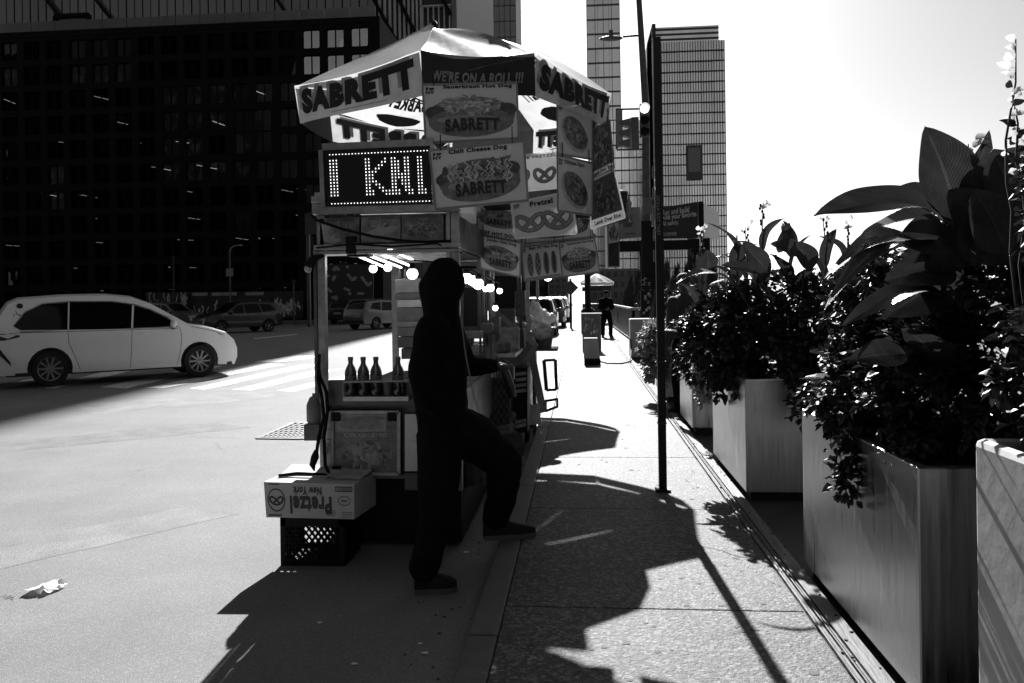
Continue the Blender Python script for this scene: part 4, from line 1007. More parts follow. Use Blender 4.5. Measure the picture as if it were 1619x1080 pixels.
        for xw in wheels:
            yo = s * (hw - .02); yi = s * (hw - .24)
            wb = MB(); pr = [(wr * .66, yi), (wr * .92, yi), (wr, yi + s * .03), (wr, yo - s * .03), (wr * .93, yo), (wr * .66, yo - s * .01)]
            wb.lathe([(r, y_) for r, y_ in pr], (xw, 0, wr), 'Y', 28, cap=False); wo = wb.build('wheel', m_tyre, t, smooth=40, local=True)
            rm = MB(); rm.lathe([(wr * .66, yo - s * .01), (wr * .66, yo - s * .10), (.02, yo - s * .10)], (xw, 0, wr), 'Y', 28, cap=False); rm.build('wheel_recess', m_trim, wo, smooth=30, local=True)
            rg_ = MB(); rg_.lathe([(wr * .60, yo - s * .02), (wr * .66, yo), (wr * .685, yo - s * .012)], (xw, 0, wr), 'Y', 28, cap=False); rg_.build('rim', m_rim, wo, smooth=40, local=True)
            for i in range(spokes):
                a = 2 * PI * i / spokes
                MB().bar((xw, yo - s * .035, wr), (xw + wr * .63 * math.cos(a), yo - s * .02, wr + wr * .63 * math.sin(a)), .035, .03, up=(0, 1, 0)).build('spoke', m_rim, wo, local=True)
            MB().lathe([(.055, yo - s * .03), (.05, yo - s * .005), (0.001, yo)], (xw, 0, wr), 'Y', 14, cap=False).build('hub_cap', m_rim, wo, local=True)
    if extra: extra(t, w)
    return t
van_prof = [(-2.50, .26), (-2.60, .50), (-2.60, .80), (-2.52, 1.05), (-2.36, 1.36), (-2.20, 1.62), (-2.02, 1.70), (-1.2, 1.755), (-.4, 1.765), (.10, 1.715), (.50, 1.57), (.98, 1.29), (1.26, 1.125), (1.70, 1.045), (2.08, .93), (2.27, .77), (2.35, .58), (2.35, .40), (2.28, .24)]
fw, rw_ = PZ(316, 597, ROADZ), PZ(81, 612, ROADZ)
ang = math.atan2(fw.y - rw_.y, fw.x - rw_.x); mid = (fw + rw_) / 2 + Vector((-math.sin(ang), math.cos(ang), 0)) * .95
def van_extra(t, w):
    for s in (-1, 1):
        # swept tail light, rear spoiler gap, dark cutout and small wheelchair mark
        pl = [(-2.58, .92), (-2.28, .93), (-2.02, .985), (-2.0, 1.02), (-2.3, 1.06), (-2.54, 1.04)]
        MB().add([(x, s * (w(x, z) + .008), z) for x, z in pl], [tuple(range(6))]).build('tail_light', m_trim, t, local=True)
        pl = [(-2.45, .84), (-2.40, .84), (-2.18, .52), (-2.16, .44), (-2.22, .50), (-2.42, .72)]
        MB().add([(x, s * (w(x, z) + .008), z) for x, z in pl], [tuple(range(6))]).build('side_vent', m_trim, t, local=True)
        pl = ell(-2.0, 1.58, .06, .05, 14); MB().add([(x, s * (w(x, z) + .008), z) for x, z in pl], [tuple(range(14))]).build('fuel_flap_mark', m_trim, t, local=True)
        m = MB(); m.tube([(-2.06 + .045 * math.cos(a), s * (w(-2.06, 1.42) + .006), 1.40 + .045 * math.sin(a)) for a in [PI * .8 + i * PI * 1.3 / 8 for i in range(9)]], .007, 5)
        m.tube([(-2.07, s * (w(-2.07, 1.5) + .006), 1.49), (-2.05, s * (w(-2.05, 1.43) + .006), 1.42), (-2.0, s * (w(-2, 1.42) + .006), 1.42), (-1.98, s * (w(-2, 1.37) + .006), 1.37)], .007, 5)
        m.build('wheelchair_symbol', m_trim, t, local=True)
        MB().tube([(-2.12, s * (w(-2.12, 1.22) + .009), 1.20), (-1.92, s * (w(-1.92, 1.45) + .009), 1.455), (-1.6, s * (w(-1.6, 1.61) + .009), 1.612), (-1.1, s * (w(-1.1, 1.65) + .009), 1.652), (-.3, s * (w(-.3, 1.64) + .009), 1.642), (.14, s * (w(.14, 1.57) + .009), 1.575), (.44, s * (w(.44, 1.475) + .009), 1.475), (.82, s * (w(.82, 1.29) + .009), 1.29), (1.0, s * (w(1.0, 1.11) + .009), 1.10), (-2.0, s * (w(-2., 1.1) + .009), 1.085)], .010, 5).build('window_trim', m_rim, t, local=True)
        MB().bar((-2.1, s * (w(-2, .29) - .005), .27), (2.2, s * (w(2, .29) - .005) * .97, .27), .03, .06).build('sill', m_trim, t, local=True)
    MB().box((2.22, -.55, .46), (2.385, .55, .60)).build('grille', m_trim, t, local=True)
van = make_car('minivan', 'white minivan with dark side windows driving into the sunlit crossing on the left', (mid.x, mid.y, ROADZ), ang, van_prof, (-1.48, 1.47), .355, 1.06, 1.76, 0.985, (10, 11),
    [[(.98, 1.12), (.80, 1.28), (.44, 1.46), (.14, 1.56), (.09, 1.09)], [(.05, 1.09), (.10, 1.57), (-.3, 1.63), (-1.10, 1.64), (-1.13, 1.10)], [(-1.16, 1.10), (-1.13, 1.635), (-1.6, 1.60), (-1.92, 1.44), (-2.12, 1.20), (-2.0, 1.12)]],
    m_white_paint, [(-2.6, .90), (-2.2, .965), (-1.2, 1), (1.0, 1), (1.7, .97), (2.15, .90), (2.35, .78)],
    seams=[[(.07, 1.08), (.06, .75), (.03, .30)], [(-1.15, 1.10), (-1.14, .85), (-1.0, .50), (-.93, .30)], [(1.04, 1.10), (1.09, .9), (1.06, .60), (.98, .30)], [(-2.2, 1.065), (-.95, 1.065), (1.0, 1.065)], [(1.28, 1.10), (1.75, .99), (2.0, .90)]],
    handles=((-.12, .97), (.28, .97)), mirror=(.90, 1.10), front=[(2.0, .905, 0), (2.16, .82, .03), (2.31, .67, .06), (2.26, .70, .02), (2.06, .80, 0), (1.86, .93, 0)], extra=van_extra)
van.scale = (1, 1, 1.07)
suv_prof = [(-2.22, .34), (-2.30, .60), (-2.26, .95), (-2.16, 1.15), (-1.96, 1.52), (-1.78, 1.62), (-.6, 1.68), (.15, 1.64), (.42, 1.56), (1.05, 1.12), (1.75, 1.03), (2.08, .92), (2.24, .72), (2.27, .45), (2.18, .28)]
suv_w = [[(1.0, 1.08), (.86, 1.18), (.42, 1.50), (.12, 1.54), (.10, 1.06)], [(.02, 1.06), (.04, 1.55), (-.75, 1.57), (-.92, 1.08)], [(-1.0, 1.10), (-.86, 1.56), (-1.5, 1.52), (-1.82, 1.2)]]
suv_plan = [(-2.3, .86), (-1.8, .97), (-1, 1), (1.2, 1), (1.9, .94), (2.27, .80)]
def suv(label, loc, rotz, paint, name='parked_car'):
    def ex(t, w):
        MB().box((-2.37, -.26, .72), (-2.33, .26, .86)).build('number_plate', m_chalk, t, local=True)
        MB().box((-2.36, -.7, .40), (-2.24, .7, .55)).build('bumper', m_trim, t, local=True)
        MB().box((2.16, -.5, .55), (2.315, .5, .74)).build('grille', m_trim, t, local=True)
        for s in (-1, 1): MB().tube([(-1.7, s * .62, 1.66), (-1.4, s * .62, 1.73), (-.2, s * .62, 1.74), (.1, s * .62, 1.70)], .02, 6).build('roof_rail', m_trim, t, local=True)
    return make_car(name, label, loc, rotz, suv_prof, (-1.36, 1.38), .345, 1.05, 1.68, .92, (3, 4, 8), suv_w, paint, suv_plan, seams=[[(.06, 1.06), (.04, .35)], [(-.95, 1.06), (-.9, .7), (-.75, .36)], [(1.02, 1.06), (1.02, .5)]],
        handles=((-.18, .96), (.72 - .95, .96)), mirror=(.88, 1.06), front=[(1.95, .98, 0), (2.20, .88, .12), (2.22, .80, .16), (1.98, .90, 0)], rear=[(-2.28, .88, .02), (-2.10, .95, 0), (-2.0, 1.12, 0), (-2.16, 1.14, .02)], spokes=5, extra=ex, group='cars on the far side of the crossing')
c1 = PZ(356, 527, ROADZ); suv('dark suv seen from the front left corner beyond the nose of the white minivan', (c1.x + .3, c1.y + 1.0, ROADZ), PI + R_(50), m_dark_paint)
c2 = PZ(592, 521, ROADZ); suv('grey suv seen from behind through the food cart window', (c2.x, c2.y + 1.5, ROADZ), R_(62), m_grey_paint)
c3 = PZ(538, 514, ROADZ); suv('black suv waiting left of the grey one behind the cart post', (c3.x, c3.y + 3, ROADZ), R_(80), m_dark_paint)
c4 = PZ(268, 520, ROADZ); suv('grey car mostly hidden behind the windscreen of the white minivan', (c4.x, c4.y, ROADZ), R_(-14), m_grey_paint)
c5 = PZ(885, 526, ROADZ); suv('black car parked at the kerb beyond the second cart', (-2.0, 37, ROADZ), R_(90), m_dark_paint)
suv('dark car parked further up the kerb in the bright gap', (-1.8, 46, ROADZ), R_(90), m_dark_paint)
suv('pale car parked far up the kerb left of the traffic sign', (-1.7, 56, ROADZ), R_(90), m_white_paint)
# ------------------------------------------------------------------ people
m_hoodie = mat('black_hoodie', 0.006, 0.95, var=.3, scale=12, bump=.3, bscale=16, spec=.08); m_trous = mat('black_trousers', 0.007, 0.95, var=.3, scale=12, bump=.3, bscale=14, spec=.08)
m_skin = mat('skin', 0.05, 0.55, var=.1); m_sole = mat('pale_sole', 0.07, 0.7); m_shoe = mat('black_shoe', 0.008, 0.6, spec=.2); m_hair = mat('dark_hair', 0.01, 0.6)
def capsules(mb, chains, seg=14):
    for ch in chains:
        pts = [Vector(c[:3]) for c in ch]; rr = [c[3] for c in ch]
        P_, Rr = [], []
        for i in range(len(pts)):
            if i < len(pts) - 1:
                for j in range(4): P_.append(pts[i].lerp(pts[i + 1], j / 4)); Rr.append(rr[i] * (1 - j / 4) + rr[i + 1] * j / 4)
        P_.append(pts[-1]); Rr.append(rr[-1])
        d0 = (P_[1] - P_[0]).normalized(); d1 = (P_[-1] - P_[-2]).normalized()
        pre = [(P_[0] - d0 * Rr[0] * math.sin(a), max(.001, Rr[0] * math.cos(a))) for a in (1.45, 1.0, .5)]
        post = [(P_[-1] + d1 * Rr[-1] * math.sin(a), max(.001, Rr[-1] * math.cos(a))) for a in (.5, 1.0, 1.45)]
        allp = pre + list(zip(P_, Rr)) + post
        mb.tube([p for p, r in allp], [r for p, r in allp], seg)
def skinned(name, chains, m, parent, voxel=.012, ells=(), smooth_it=4, wrinkle=0.0):
    mb = MB(); capsules(mb, chains)
    for c, r, sc in ells: mb.sphere(c, r, 16, 12, sc)
    o = mb.build(name, m, parent, smooth=180)
    r = o.modifiers.new('remesh', 'REMESH'); r.mode = 'VOXEL'; r.voxel_size = voxel; r.use_smooth_shade = True
    s = o.modifiers.new('smooth', 'SMOOTH'); s.iterations = smooth_it; s.factor = .5
    if wrinkle:
        tx = bpy.data.textures.get('folds') or bpy.data.textures.new('folds', 'CLOUDS'); tx.noise_scale = .16
        d = o.modifiers.new('folds', 'DISPLACE'); d.texture = tx; d.strength = wrinkle; d.mid_level = .5; d.texture_coords = 'LOCAL'
    return o
def hand_chains(w, d, side, r=.0095, curl=.5):
    """palm and five separate curled fingers leaving wrist w along d"""
    w, d, side = Vector(w), Vector(d).normalized(), Vector(side).normalized(); n = d.cross(side).normalized(); ch = []
    ch.append([(*w, .026), (*(w + d * .05), .03), (*(w + d * .085), .028)])
    for i, (o, L) in enumerate(((-.032, .070), (-.011, .080), (.011, .075), (.031, .060))):
        b = w + d * .085 + side * o; k1 = (d * math.cos(curl * .6) + n * math.sin(curl * .6)); k2 = (d * math.cos(curl * 1.5) + n * math.sin(curl * 1.5))
        a = b + k1 * L * .55; e = a + k2 * L * .45; ch.append([(*(b - d * .03), r * 1.1), (*b, r * 1.05), (*a, r), (*e, r * .8)])
    b = w + d * .03 - side * .03; a = b - side * .03 + d * .035 + n * .015; e = a + d * .03 + n * .02; ch.append([(*b, r * 1.4), (*a, r * 1.1), (*e, r * .9)])
    return ch
def shoe(mb_up, mb_sole, heel, toe, w=.095):
    heel, toe = Vector(heel), Vector(toe); d = (toe - heel); L = d.length; d.normalize(); s = Vector((-d.y, d.x, 0)); prof = [(0, .55, .10), (.12, .75, .115), (.3, .78, .12), (.5, .85, .085), (.7, 1.0, .065), (.88, .9, .05), (1.0, .45, .03)]
    vs = []; sv = []
    for t, wd, h in prof:
        c = heel + d * L * t; hw_ = w / 2 * wd
        for a in range(9):
            an = PI * a / 8; vs.append(c + s * hw_ * math.cos(an) + Vector((0, 0, .028 + h * math.sin(an) ** .7)))
        for a in range(9): pass
        sv += [c + s * (hw_ + .008) + Vector((0, 0, 0)), c - s * (hw_ + .008), c - s * (hw_ + .006) + Vector((0, 0, .03)), c + s * (hw_ + .006) + Vector((0, 0, .03))]
    n = len(prof)
    mb_up.add(vs, [(i * 9 + k, i * 9 + k + 1, (i + 1) * 9 + k + 1, (i + 1) * 9 + k) for i in range(n - 1) for k in range(8)] + [tuple(range(9)), tuple((n - 1) * 9 + k for k in range(8, -1, -1))])
    mb_sole.add(sv, [(i * 4 + k, i * 4 + (k + 1) % 4, (i + 1) * 4 + (k + 1) % 4, (i + 1) * 4 + k) for i in range(n - 1) for k in range(4)] + [(0, 1, 2, 3), ((n - 1) * 4 + 3, (n - 1) * 4 + 2, (n - 1) * 4 + 1, (n - 1) * 4)])
# customer standing with one foot on the kerb, facing the cart counter, seen from behind and the side
J = lambda px, py, Y, r: (*PY(px, py, Y), r)
pm = thing('person', 'person in black hoodie at the food cart, one foot up on the kerb', 'person', (-.75, 4.75, ROADZ))
heelb = PZ(655, 937, ROADZ); toeb = PZ(722, 932, ROADZ); heelf = PZ(765, 852, 0.002); toef = PZ(846, 846, 0.002)
ab = heelb + (toeb - heelb) * .22 + Vector((0, 0, .12)); af = heelf + (toef - heelf) * .22 + Vector((0, 0, .11))
Ym = 4.85
head_c = PY(703, 455, Ym)
hw1 = PY(783, 578, 5.05)
body = [[(*ab, .045), J(690, 800, 4.72, .062), J(695, 690, 4.82, .085)], [(*af, .045), J(797, 735, 5.05, .062), J(722, 672, 4.92, .085)],
        [J(700, 680, Ym, .13), J(695, 600, Ym, .14), J(697, 530, Ym, .145), J(698, 505, Ym, .07), J(700, 470, Ym, .06)],
        [J(683, 520, 4.68, .06), J(668, 600, 4.70, .045), J(702, 640, 4.80, .036)], [J(712, 520, 5.02, .055), J(742, 585, 5.12, .042), (*hw1, .03)]]
body += hand_chains(hw1, (PY(800, 582, 5.12) - hw1), (0, 1, 0)) + hand_chains(PY(702, 640, 4.80), (.5, .3, -.3), (0, 1, 0))
f = Vector((.93, .36, 0)).normalized(); sd = Vector((-f.y, f.x, 0))
ells = [(head_c, .098, (1, .82, 1.2)), (head_c + f * .03 - Vector((0, 0, .07)), .07, (1, .85, .9)), (head_c + f * .108 - Vector((0, 0, .02)), .018, (1, .8, 1.5)), (head_c + f * .10 - Vector((0, 0, .062)), .014, (.7, 1.6, .7))]
for s in (-1, 1): ells += [(head_c + sd * s * .082 - Vector((0, 0, .01)), .03, (.5, .3, 1)), (head_c + sd * s * .032 + f * .088 + Vector((0, 0, .005)), .014, (1, 1.2, .8))]
skinned('body', body, m_skin, pm, .009, ells)
skinned('hoodie', [[J(700, 690, Ym, .150), J(698, 640, Ym, .168), J(692, 580, Ym, .180), J(696, 525, Ym, .165), J(699, 500, Ym, .11)],
    [J(684, 520, 4.70, .10), J(668, 585, 4.68, .092), J(676, 625, 4.66, .085), J(708, 655, 4.72, .06)],
    [J(712, 525, 5.00, .09), J(740, 582, 5.12, .066), J(778, 578, 5.06, .048)],
    [J(698, 505, Ym, .105), J(697, 480, Ym, .122), J(696, 455, Ym, .136), J(702, 436, Ym, .118)],
    [J(712, 690, 4.9, .155), J(700, 700, 4.85, .16)]], m_hoodie, pm, .014, wrinkle=.03, ells=[(PY(714, 450, Ym), .10, (.9, 1, 1.15))])
skinned('trousers', [[(*(ab + Vector((0, 0, .02))), .088), J(684, 850, 4.68, .098), J(692, 780, 4.75, .12), J(698, 690, 4.84, .155)],
    [(*(af + Vector((0, 0, .02))), .088), J(793, 790, 5.15, .100), J(797, 732, 5.06, .118), J(752, 692, 4.98, .150), J(715, 680, 4.9, .16)]], m_trous, pm, .014, wrinkle=.03)
up, so = MB(), MB(); shoe(up, so, heelb, toeb, .12); shoe(up, so, heelf, toef, .12)
up1, so1 = MB(), MB(); shoe(up1, so1, heelb, toeb, .12); up2, so2 = MB(), MB(); shoe(up2, so2, heelf, toef, .12)
for u_, s_ in ((up1, so1), (up2, so2)):
    so_ = u_.build('shoe', m_shoe, pm, smooth=60); s_.build('sole', m_sole, so_)
cp = MB(); bc = PY(735, 425, Ym + .04)
brim = [bc - f * .03 + sd * .07, bc + f * .03 + sd * .065, bc + f * .065 + sd * .03, bc + f * .07, bc + f * .065 - sd * .03, bc + f * .03 - sd * .065, bc - f * .03 - sd * .07]
cp.prism(brim, (0, 0, .014)); co = cp.build('cap_brim', m_hoodie, pm)
zp = MB(); zp.tube([PY(728, 500, 4.72), PY(736, 560, 4.70), PY(748, 620, 4.71), PY(757, 650, 4.74)], .004, 6); zp.build('zip', mat('zip_metal', .25, .4, metal=.8), pm)
# generic standing figure in its own frame: facing +y before rotation
def figure(name, label, loc, rotz, h, top_m, leg_m, pose='phone', legs=(.09, -.09), cap=True):
    t = thing(name, label, 'person', loc, rotz); k = h / 1.78
    V = lambda x, y, z, r=None: (x * k, y * k, z * k) if r is None else (x * k, y * k, z * k, r * k)
    el = []
    W = WM[t.name]
    def tw(chs): return [[(*(W @ Vector(c[:3])), c[3]) for c in ch] for ch in chs]
    if pose == 'phone': arms = [[V(s * .19, 0, 1.42, .05), V(s * .26, -.02, 1.12, .042), V(s * .07, .26, 1.08, .032)] for s in (-1, 1)]
    else: arms = [[V(s * .19, 0, 1.42, .05), V(s * .25, -.03, 1.13, .042), V(s * .26, .06, .88, .032)] for s in (-1, 1)]
    hands = []
    for a in arms:
        w = W @ Vector(a[-1][:3]); dd = (W.to_3x3() @ (Vector(a[-1][:3]) - Vector(a[-2][:3]))).normalized(); hands += hand_chains(w, dd, W.to_3x3() @ Vector((0, .2, 1)))
    hc = (0, .03 if pose == 'phone' else .01, 1.66)
    bodyc = [[V(legs[0], .02, .09, .045), V(legs[0], .04, .48, .06), V(.09, 0, .92, .085)], [V(legs[1], .0, .09, .045), V(legs[1], .03, .48, .06), V(-.09, 0, .92, .085)],
             [V(0, 0, .98, .12), V(0, 0, 1.25, .13), V(0, 0, 1.42, .12), V(0, 0, 1.52, .06), V(0, .02, 1.6, .055)]] + arms
    e = [(W @ Vector(V(*hc)), .1 * k, (.8, .95, 1.2)), (W @ Vector(V(0, hc[1] + .1, 1.645)), .016 * k, (1, 1, 1.4)), (W @ Vector(V(0, hc[1] + .085, 1.595)), .02 * k, (1.3, .7, .5))]
    for s in (-1, 1): e += [(W @ Vector(V(s * .082, hc[1], 1.65)), .025 * k, (.4, .6, 1)), (W @ Vector(V(s * .033, hc[1] + .085, 1.67)), .014 * k, (1, 1, .8))]
    skinned('body', tw(bodyc) + hands, m_skin, t, .012, e)
    skinned('jacket', tw([[V(0, 0, .90, .17), V(0, 0, 1.1, .165), V(0, 0, 1.3, .17), V(0, 0, 1.43, .12)], [V(-.17, 0, 1.40, .085), V(0, 0, 1.45, .10), V(.17, 0, 1.40, .085)], [V(-.1, 0, 1.2, .14), V(.1, 0, 1.2, .14)]] + [[(*a[0][:3], .085 * k), (*a[1][:3], .075 * k), (*(Vector(a[1][:3]).lerp(Vector(a[2][:3]), .85)), .055 * k)] for a in arms]), top_m, t, .016, wrinkle=.02)
    skinned('trousers', tw([[V(legs[0], .02, .10, .075), V(legs[0], .04, .48, .09), V(.085, 0, .9, .115)], [V(legs[1], .0, .10, .075), V(legs[1], .03, .48, .09), V(-.085, 0, .9, .115)]]), leg_m, t, .016, wrinkle=.02)
    for i, lx in enumerate(legs):
        u_, s_ = MB(), MB(); shoe(u_, s_, W @ Vector(V(lx, -.07, 0)), W @ Vector(V(lx * 1.2, .2, 0)), .10); so_ = u_.build('shoe', m_shoe, t, smooth=60); s_.build('sole', m_sole, so_)
    if cap:
        c = W @ Vector(V(0, hc[1], 1.72)); mb = MB(); mb.sphere(c, .112 * k, 14, 8, (.86, .98, .72)); co = mb.build('cap', top_m, t, smooth=180)
        b = MB(); b.prism([W @ Vector(V(x, hc[1] + y, 1.72)) for x, y in ((-.075, .07), (-.05, .15), (0, .18), (.05, .15), (.075, .07))], (0, 0, .012)); b.build('brim', top_m, co)
    return t
fm = figure('person', 'person in dark jacket and cap standing on the sidewalk looking down at a phone', (PZ(959, 533, 0).x, PZ(959, 533, 0).y, 0), PI + R_(10), 1.80, m_hoodie, m_trous, 'phone', (.14, -.16))
ph = MB(); hp = WM[fm.name] @ Vector((0, .36, 1.1)); ph.box(hp - Vector((.035, .01, .05)), hp + Vector((.035, .0, .07)))
tag(ph.build('phone', mat('phone_black', .01, .2), None), 'dark phone held in both hands by the walking person', 'phone')
m_jk = mat('grey_jacket', 0.03, 0.8, var=.3, scale=10)
bp_ = figure('person', 'person in dark jacket and cap half hidden behind the black post and the canna leaves', (1.40, 10.95, -.02), R_(35), 1.90, m_jk, m_trous, 'stand', (.1, -.1))
sp_ = figure('person', 'person with grey hair seated low behind the metal barrier', (PY(1006, 470, 33).x, 33, -.5), PI, 1.78, m_hoodie, m_trous, 'phone', (.1, -.1), cap=False)

# ------------------------------------------------------------------ street furniture
# black square post beside the sidewalk with scratched lettering
pb_ = PZ(1048, 776, 0); pt_ = PY(1038, 60, pb_.y)
po = thing('black_post', 'tall black square steel post rising from the sidewalk edge in front of the planters', 'post', pb_)
MB().bar(pb_, Vector((pt_.x, pb_.y, pt_.z)), .062, .062, up=(0, 1, 0)).build('shaft', mat('post_black', .006, .5, var=.4, scale=20, spec=.25), po)
MB().box((pb_.x - .06, pb_.y - .06, 0.001), (pb_.x + .06, pb_.y + .06, .02)).build('base_plate', m_black, po)
q = [PY(1036, 309, pb_.y - .034), PY(1045, 309, pb_.y - .034), PY(1045.5, 372, pb_.y - .034), PY(1036.5, 372, pb_.y - .034)]; S = Quad(*q)
l = MB(); put_text(l, lambda u, v, d=0: S(v * .62 + .2, 1 - u, d), 'GKILLA ROT TABT', 0, 0, 1, 1, .002, 0, bold=.02); l.build('scratched_lettering', mat('scratch_grey', .16, .6), po)
for z in (1.3, 1.05, .55): MB().box((pb_.x - .036, pb_.y - .036, z), (pb_.x + .036, pb_.y + .036, z + .012)).build('band', m_trim, po)
# street light mast with signal heads
SY = 24.0
m_mast = mat('mast_grey', 0.09, 0.5, metal=.3, var=.3, scale=6); m_sig = mat('signal_housing', 0.10, 0.55, var=.2)
b0 = PY(1023, 560, SY); b1 = PY(1021, 170, SY); b2 = PY(1009, -20, SY)
st = thing('street_light_mast', 'tall grey street light mast carrying a traffic signal and covered with stickers', 'street light', (b0.x, SY, 0))
MB().tube([(b0.x, SY, 0), (b1.x, SY, b1.z), (b2.x, SY, b2.z)], [.13, .11, .08], 12).build('pole', m_mast, st, smooth=40)
arm = MB(); a = PY(1010, 56, SY); b = PY(985, 58, SY); arm.tube([a, b], .035, 8); arm.build('lamp_arm', m_mast, st)
lh = MB(); c = PY(966, 61, SY); lh.sphere(c, .36, 14, 8, (1.0, .4, .20)); lh.box((c.x - .06, SY - .06, c.z + .06), (c.x + .06, SY + .06, c.z + .24)); lh.build('lamp_head', m_mast, st, smooth=50)
hd = MB(); p = PY(1011, 165, SY - .2); q_ = PY(1027, 217, SY - .2); hd.box((p.x, SY - .32, q_.z), (q_.x, SY - .13, p.z)); ho_ = hd.build('signal_head', m_sig, st, bevel=.02)
for i, (py, m) in enumerate(((172, mat('lit_signal_lens', .8, .4, var=0, emit=3.0)), (190.5, m_black), (208, m_black))):
    c = PY(1019, py, SY - .33); le = MB(); le.lathe([(.001, -.03), (.10, -.02), (.125, 0)], (c.x, SY - .325, c.z), 'Y', 20, cap=False); le.build('lens', m, ho_)
    vz = MB(); n = 12
    vs = []
    for j in range(n + 1):
        an = -.25 + (PI + .5) * j / n
        for yy, rr_ in ((SY - .32, .14), (SY - .52, .14)): vs.append((c.x + rr_ * math.cos(an), yy, c.z + rr_ * math.sin(an)))
    vz.add(vs, [(2 * j, 2 * j + 2, 2 * j + 3, 2 * j + 1) for j in range(n)]); vz.build('visor', m_sig, ho_)
sh = MB(); p = PY(997, 187, SY + .1); q_ = PY(1010, 236, SY + .1); sh.box((p.x, SY - .1, q_.z), (q_.x, SY + .25, p.z)); so_ = sh.build('signal_head', m_sig, st, bevel=.02)
for py in (195, 211, 227):
    c = PY(997, py, SY); v_ = MB(); v_.hexa([(c.x - .34, SY - .1, c.z - .02), (c.x, SY - .1, c.z - .14), (c.x, SY + .2, c.z - .14), (c.x - .34, SY + .2, c.z - .02), (c.x - .34, SY - .1, c.z + .06), (c.x, SY - .1, c.z + .14), (c.x, SY + .2, c.z + .14), (c.x - .34, SY + .2, c.z + .06)]); v_.build('visor', m_sig, so_)
br = MB()
for py in (172, 236): br.tube([PY(1022, py, SY), PY(975, py + 1, SY)], .03, 6)
br.tube([PY(975, 172, SY), PY(975, 236, SY)], .035, 6); br.build('bracket', m_mast, st)
MB().box((PY(974, 176, SY).x, SY - .05, PY(974, 232, SY).z), (PY(984, 176, SY).x, SY + .2, PY(984, 174, SY).z)).build('signal_back_plate', mat('backplate', .2, .5), st)
for y_a, y_b, xa_, xb_ in ((438, 458, 1014, 1031), (460, 503, 1013, 1033)):
    a, b = PY(xa_, y_a, SY - .25), PY(xb_, y_b, SY - .25); bx = MB().box((a.x, SY - .25, b.z), (b.x, SY - .14, a.z)).build('stickered_box', m_black, st)
    rs = random.Random(y_a); S = Quad((a.x, SY - .252, a.z), (b.x, SY - .252, a.z), (b.x, SY - .252, b.z), (a.x, SY - .252, b.z))
    for i in range(9):
        u, v = rs.uniform(.1, .7), rs.uniform(.05, .85); k = MB(); put_poly(k, S, [(u, v), (u + rs.uniform(.1, .25), v), (u + .2, v + .1), (u, v + .09)], .003 + i * .0008, 0); k.build('sticker', m_print[rs.choice([1, 2, 5])], bx)
MB().box((b1.x - .14, SY - .2, 4.0), (b1.x + .14, SY - .11, 4.5)).build('control_box', m_sig, st)
for i in range(5): MB().box((b1.x + .16, SY - .1, 2.6 + i * .62), (b1.x + .26, SY, 2.95 + i * .62)).build('clamp', m_mast, st)
MB().box((PY(1014, 430, SY).x, SY - .17, 1.9), (PY(1030, 430, SY).x, SY - .131, PY(1020, 350, SY).z)).build('mast_sleeve', m_black, st)
# billboards
HY = 42.0
def bill(label, quad, txts, m, mt, extra=None):
    q = [PY(*p) for p in quad]; S = Quad(*q); t = thing('billboard', label, 'billboard', (q[2] + q[3]) / 2, group='billboards above the sidewalk behind the mast')
    MB().plate(q, .5).build('panel', m, t); l = MB()
    for body_, box in txts: put_text(l, S, body_, *box, .02, 0, bold=.02)
    if l.v: l.build('lettering', mt, t)
    return t, S, q
m_bb_g = mat('billboard_grey', 0.20, .5, var=.05); m_bb_k = mat('billboard_black', .010, .5); m_bb_w = mat('billboard_pale', .55, .6, var=.05)
t, S, q = bill('grey billboard with dark lettering left of the black one', [(968, 334, HY), (1014, 328, HY), (1014, 375, HY), (970, 379, HY)], [('one', (.42, .62, .66, .80)), ('oder.', (.36, .38, .74, .60)), ('Even your', (.42, .10, .80, .20))], m_bb_g, mat('bill_ink', .03, .6))
t, S, q = bill('black billboard with white text about building with AI, right of the black post', [(1036, 330, HY), (1103, 319, HY), (1103, 376, HY), (1036, 378, HY)], [('Run and build', (.16, .74, .80, .92)), ('with your favorite', (.16, .55, .97, .75)), ('AI safely.', (.16, .37, .56, .55)), ('COSENSE', (.16, .09, .50, .19))], m_bb_k, m_chalk2)
MB().bar(q[3] - Vector((0, 0, .35)), q[2] - Vector((0, 0, .35)), .5, .5).build('walkway', m_black, t)
x_ = PY(1100, 400, HY).x; MB().box((x_ - .30, HY + .6, 0), (x_ + .30, HY + 1.1, q[2].z)).build('leg', m_black, t)
p3 = [PY(1108, 319, HY), PY(1137, 336, HY + 6), PY(1137, 378, HY + 6), PY(1109, 374, HY)]
t = thing('billboard', 'blank pale billboard face turned away at the right of the black billboard', 'billboard', p3[3], group='billboards above the sidewalk behind the mast'); MB().plate(p3, .4).build('panel', m_bb_w, t); MB().bar(p3[0], p3[3], .25, .25).build('edge', m_black, t)
x_ = PY(1120, 400, HY + 3).x; MB().box((x_ - .2, HY + 3.6, 0), (x_ + .2, HY + 4, p3[3].z + .4)).build('leg', m_black, t)
t, S, q = bill('narrow pale billboard side panel behind the street light mast', [(1014, 326, HY - .6), (1034, 325, HY - .6), (1034, 357, HY - .6), (1014, 357, HY - .6)], [], m_bb_g, m_bb_g)
MB().box((q[3].x - 1.6, HY - .4, q[3].z - 1.3), (q[2].x + .1, HY + .4, q[3].z - .75)).build('walkway', m_black, t)
x_ = PY(1024, 400, HY).x; MB().box((x_ - .4, HY, 0), (x_ + .4, HY + .6, q[3].z - 1.3)).build('leg', m_black, t)
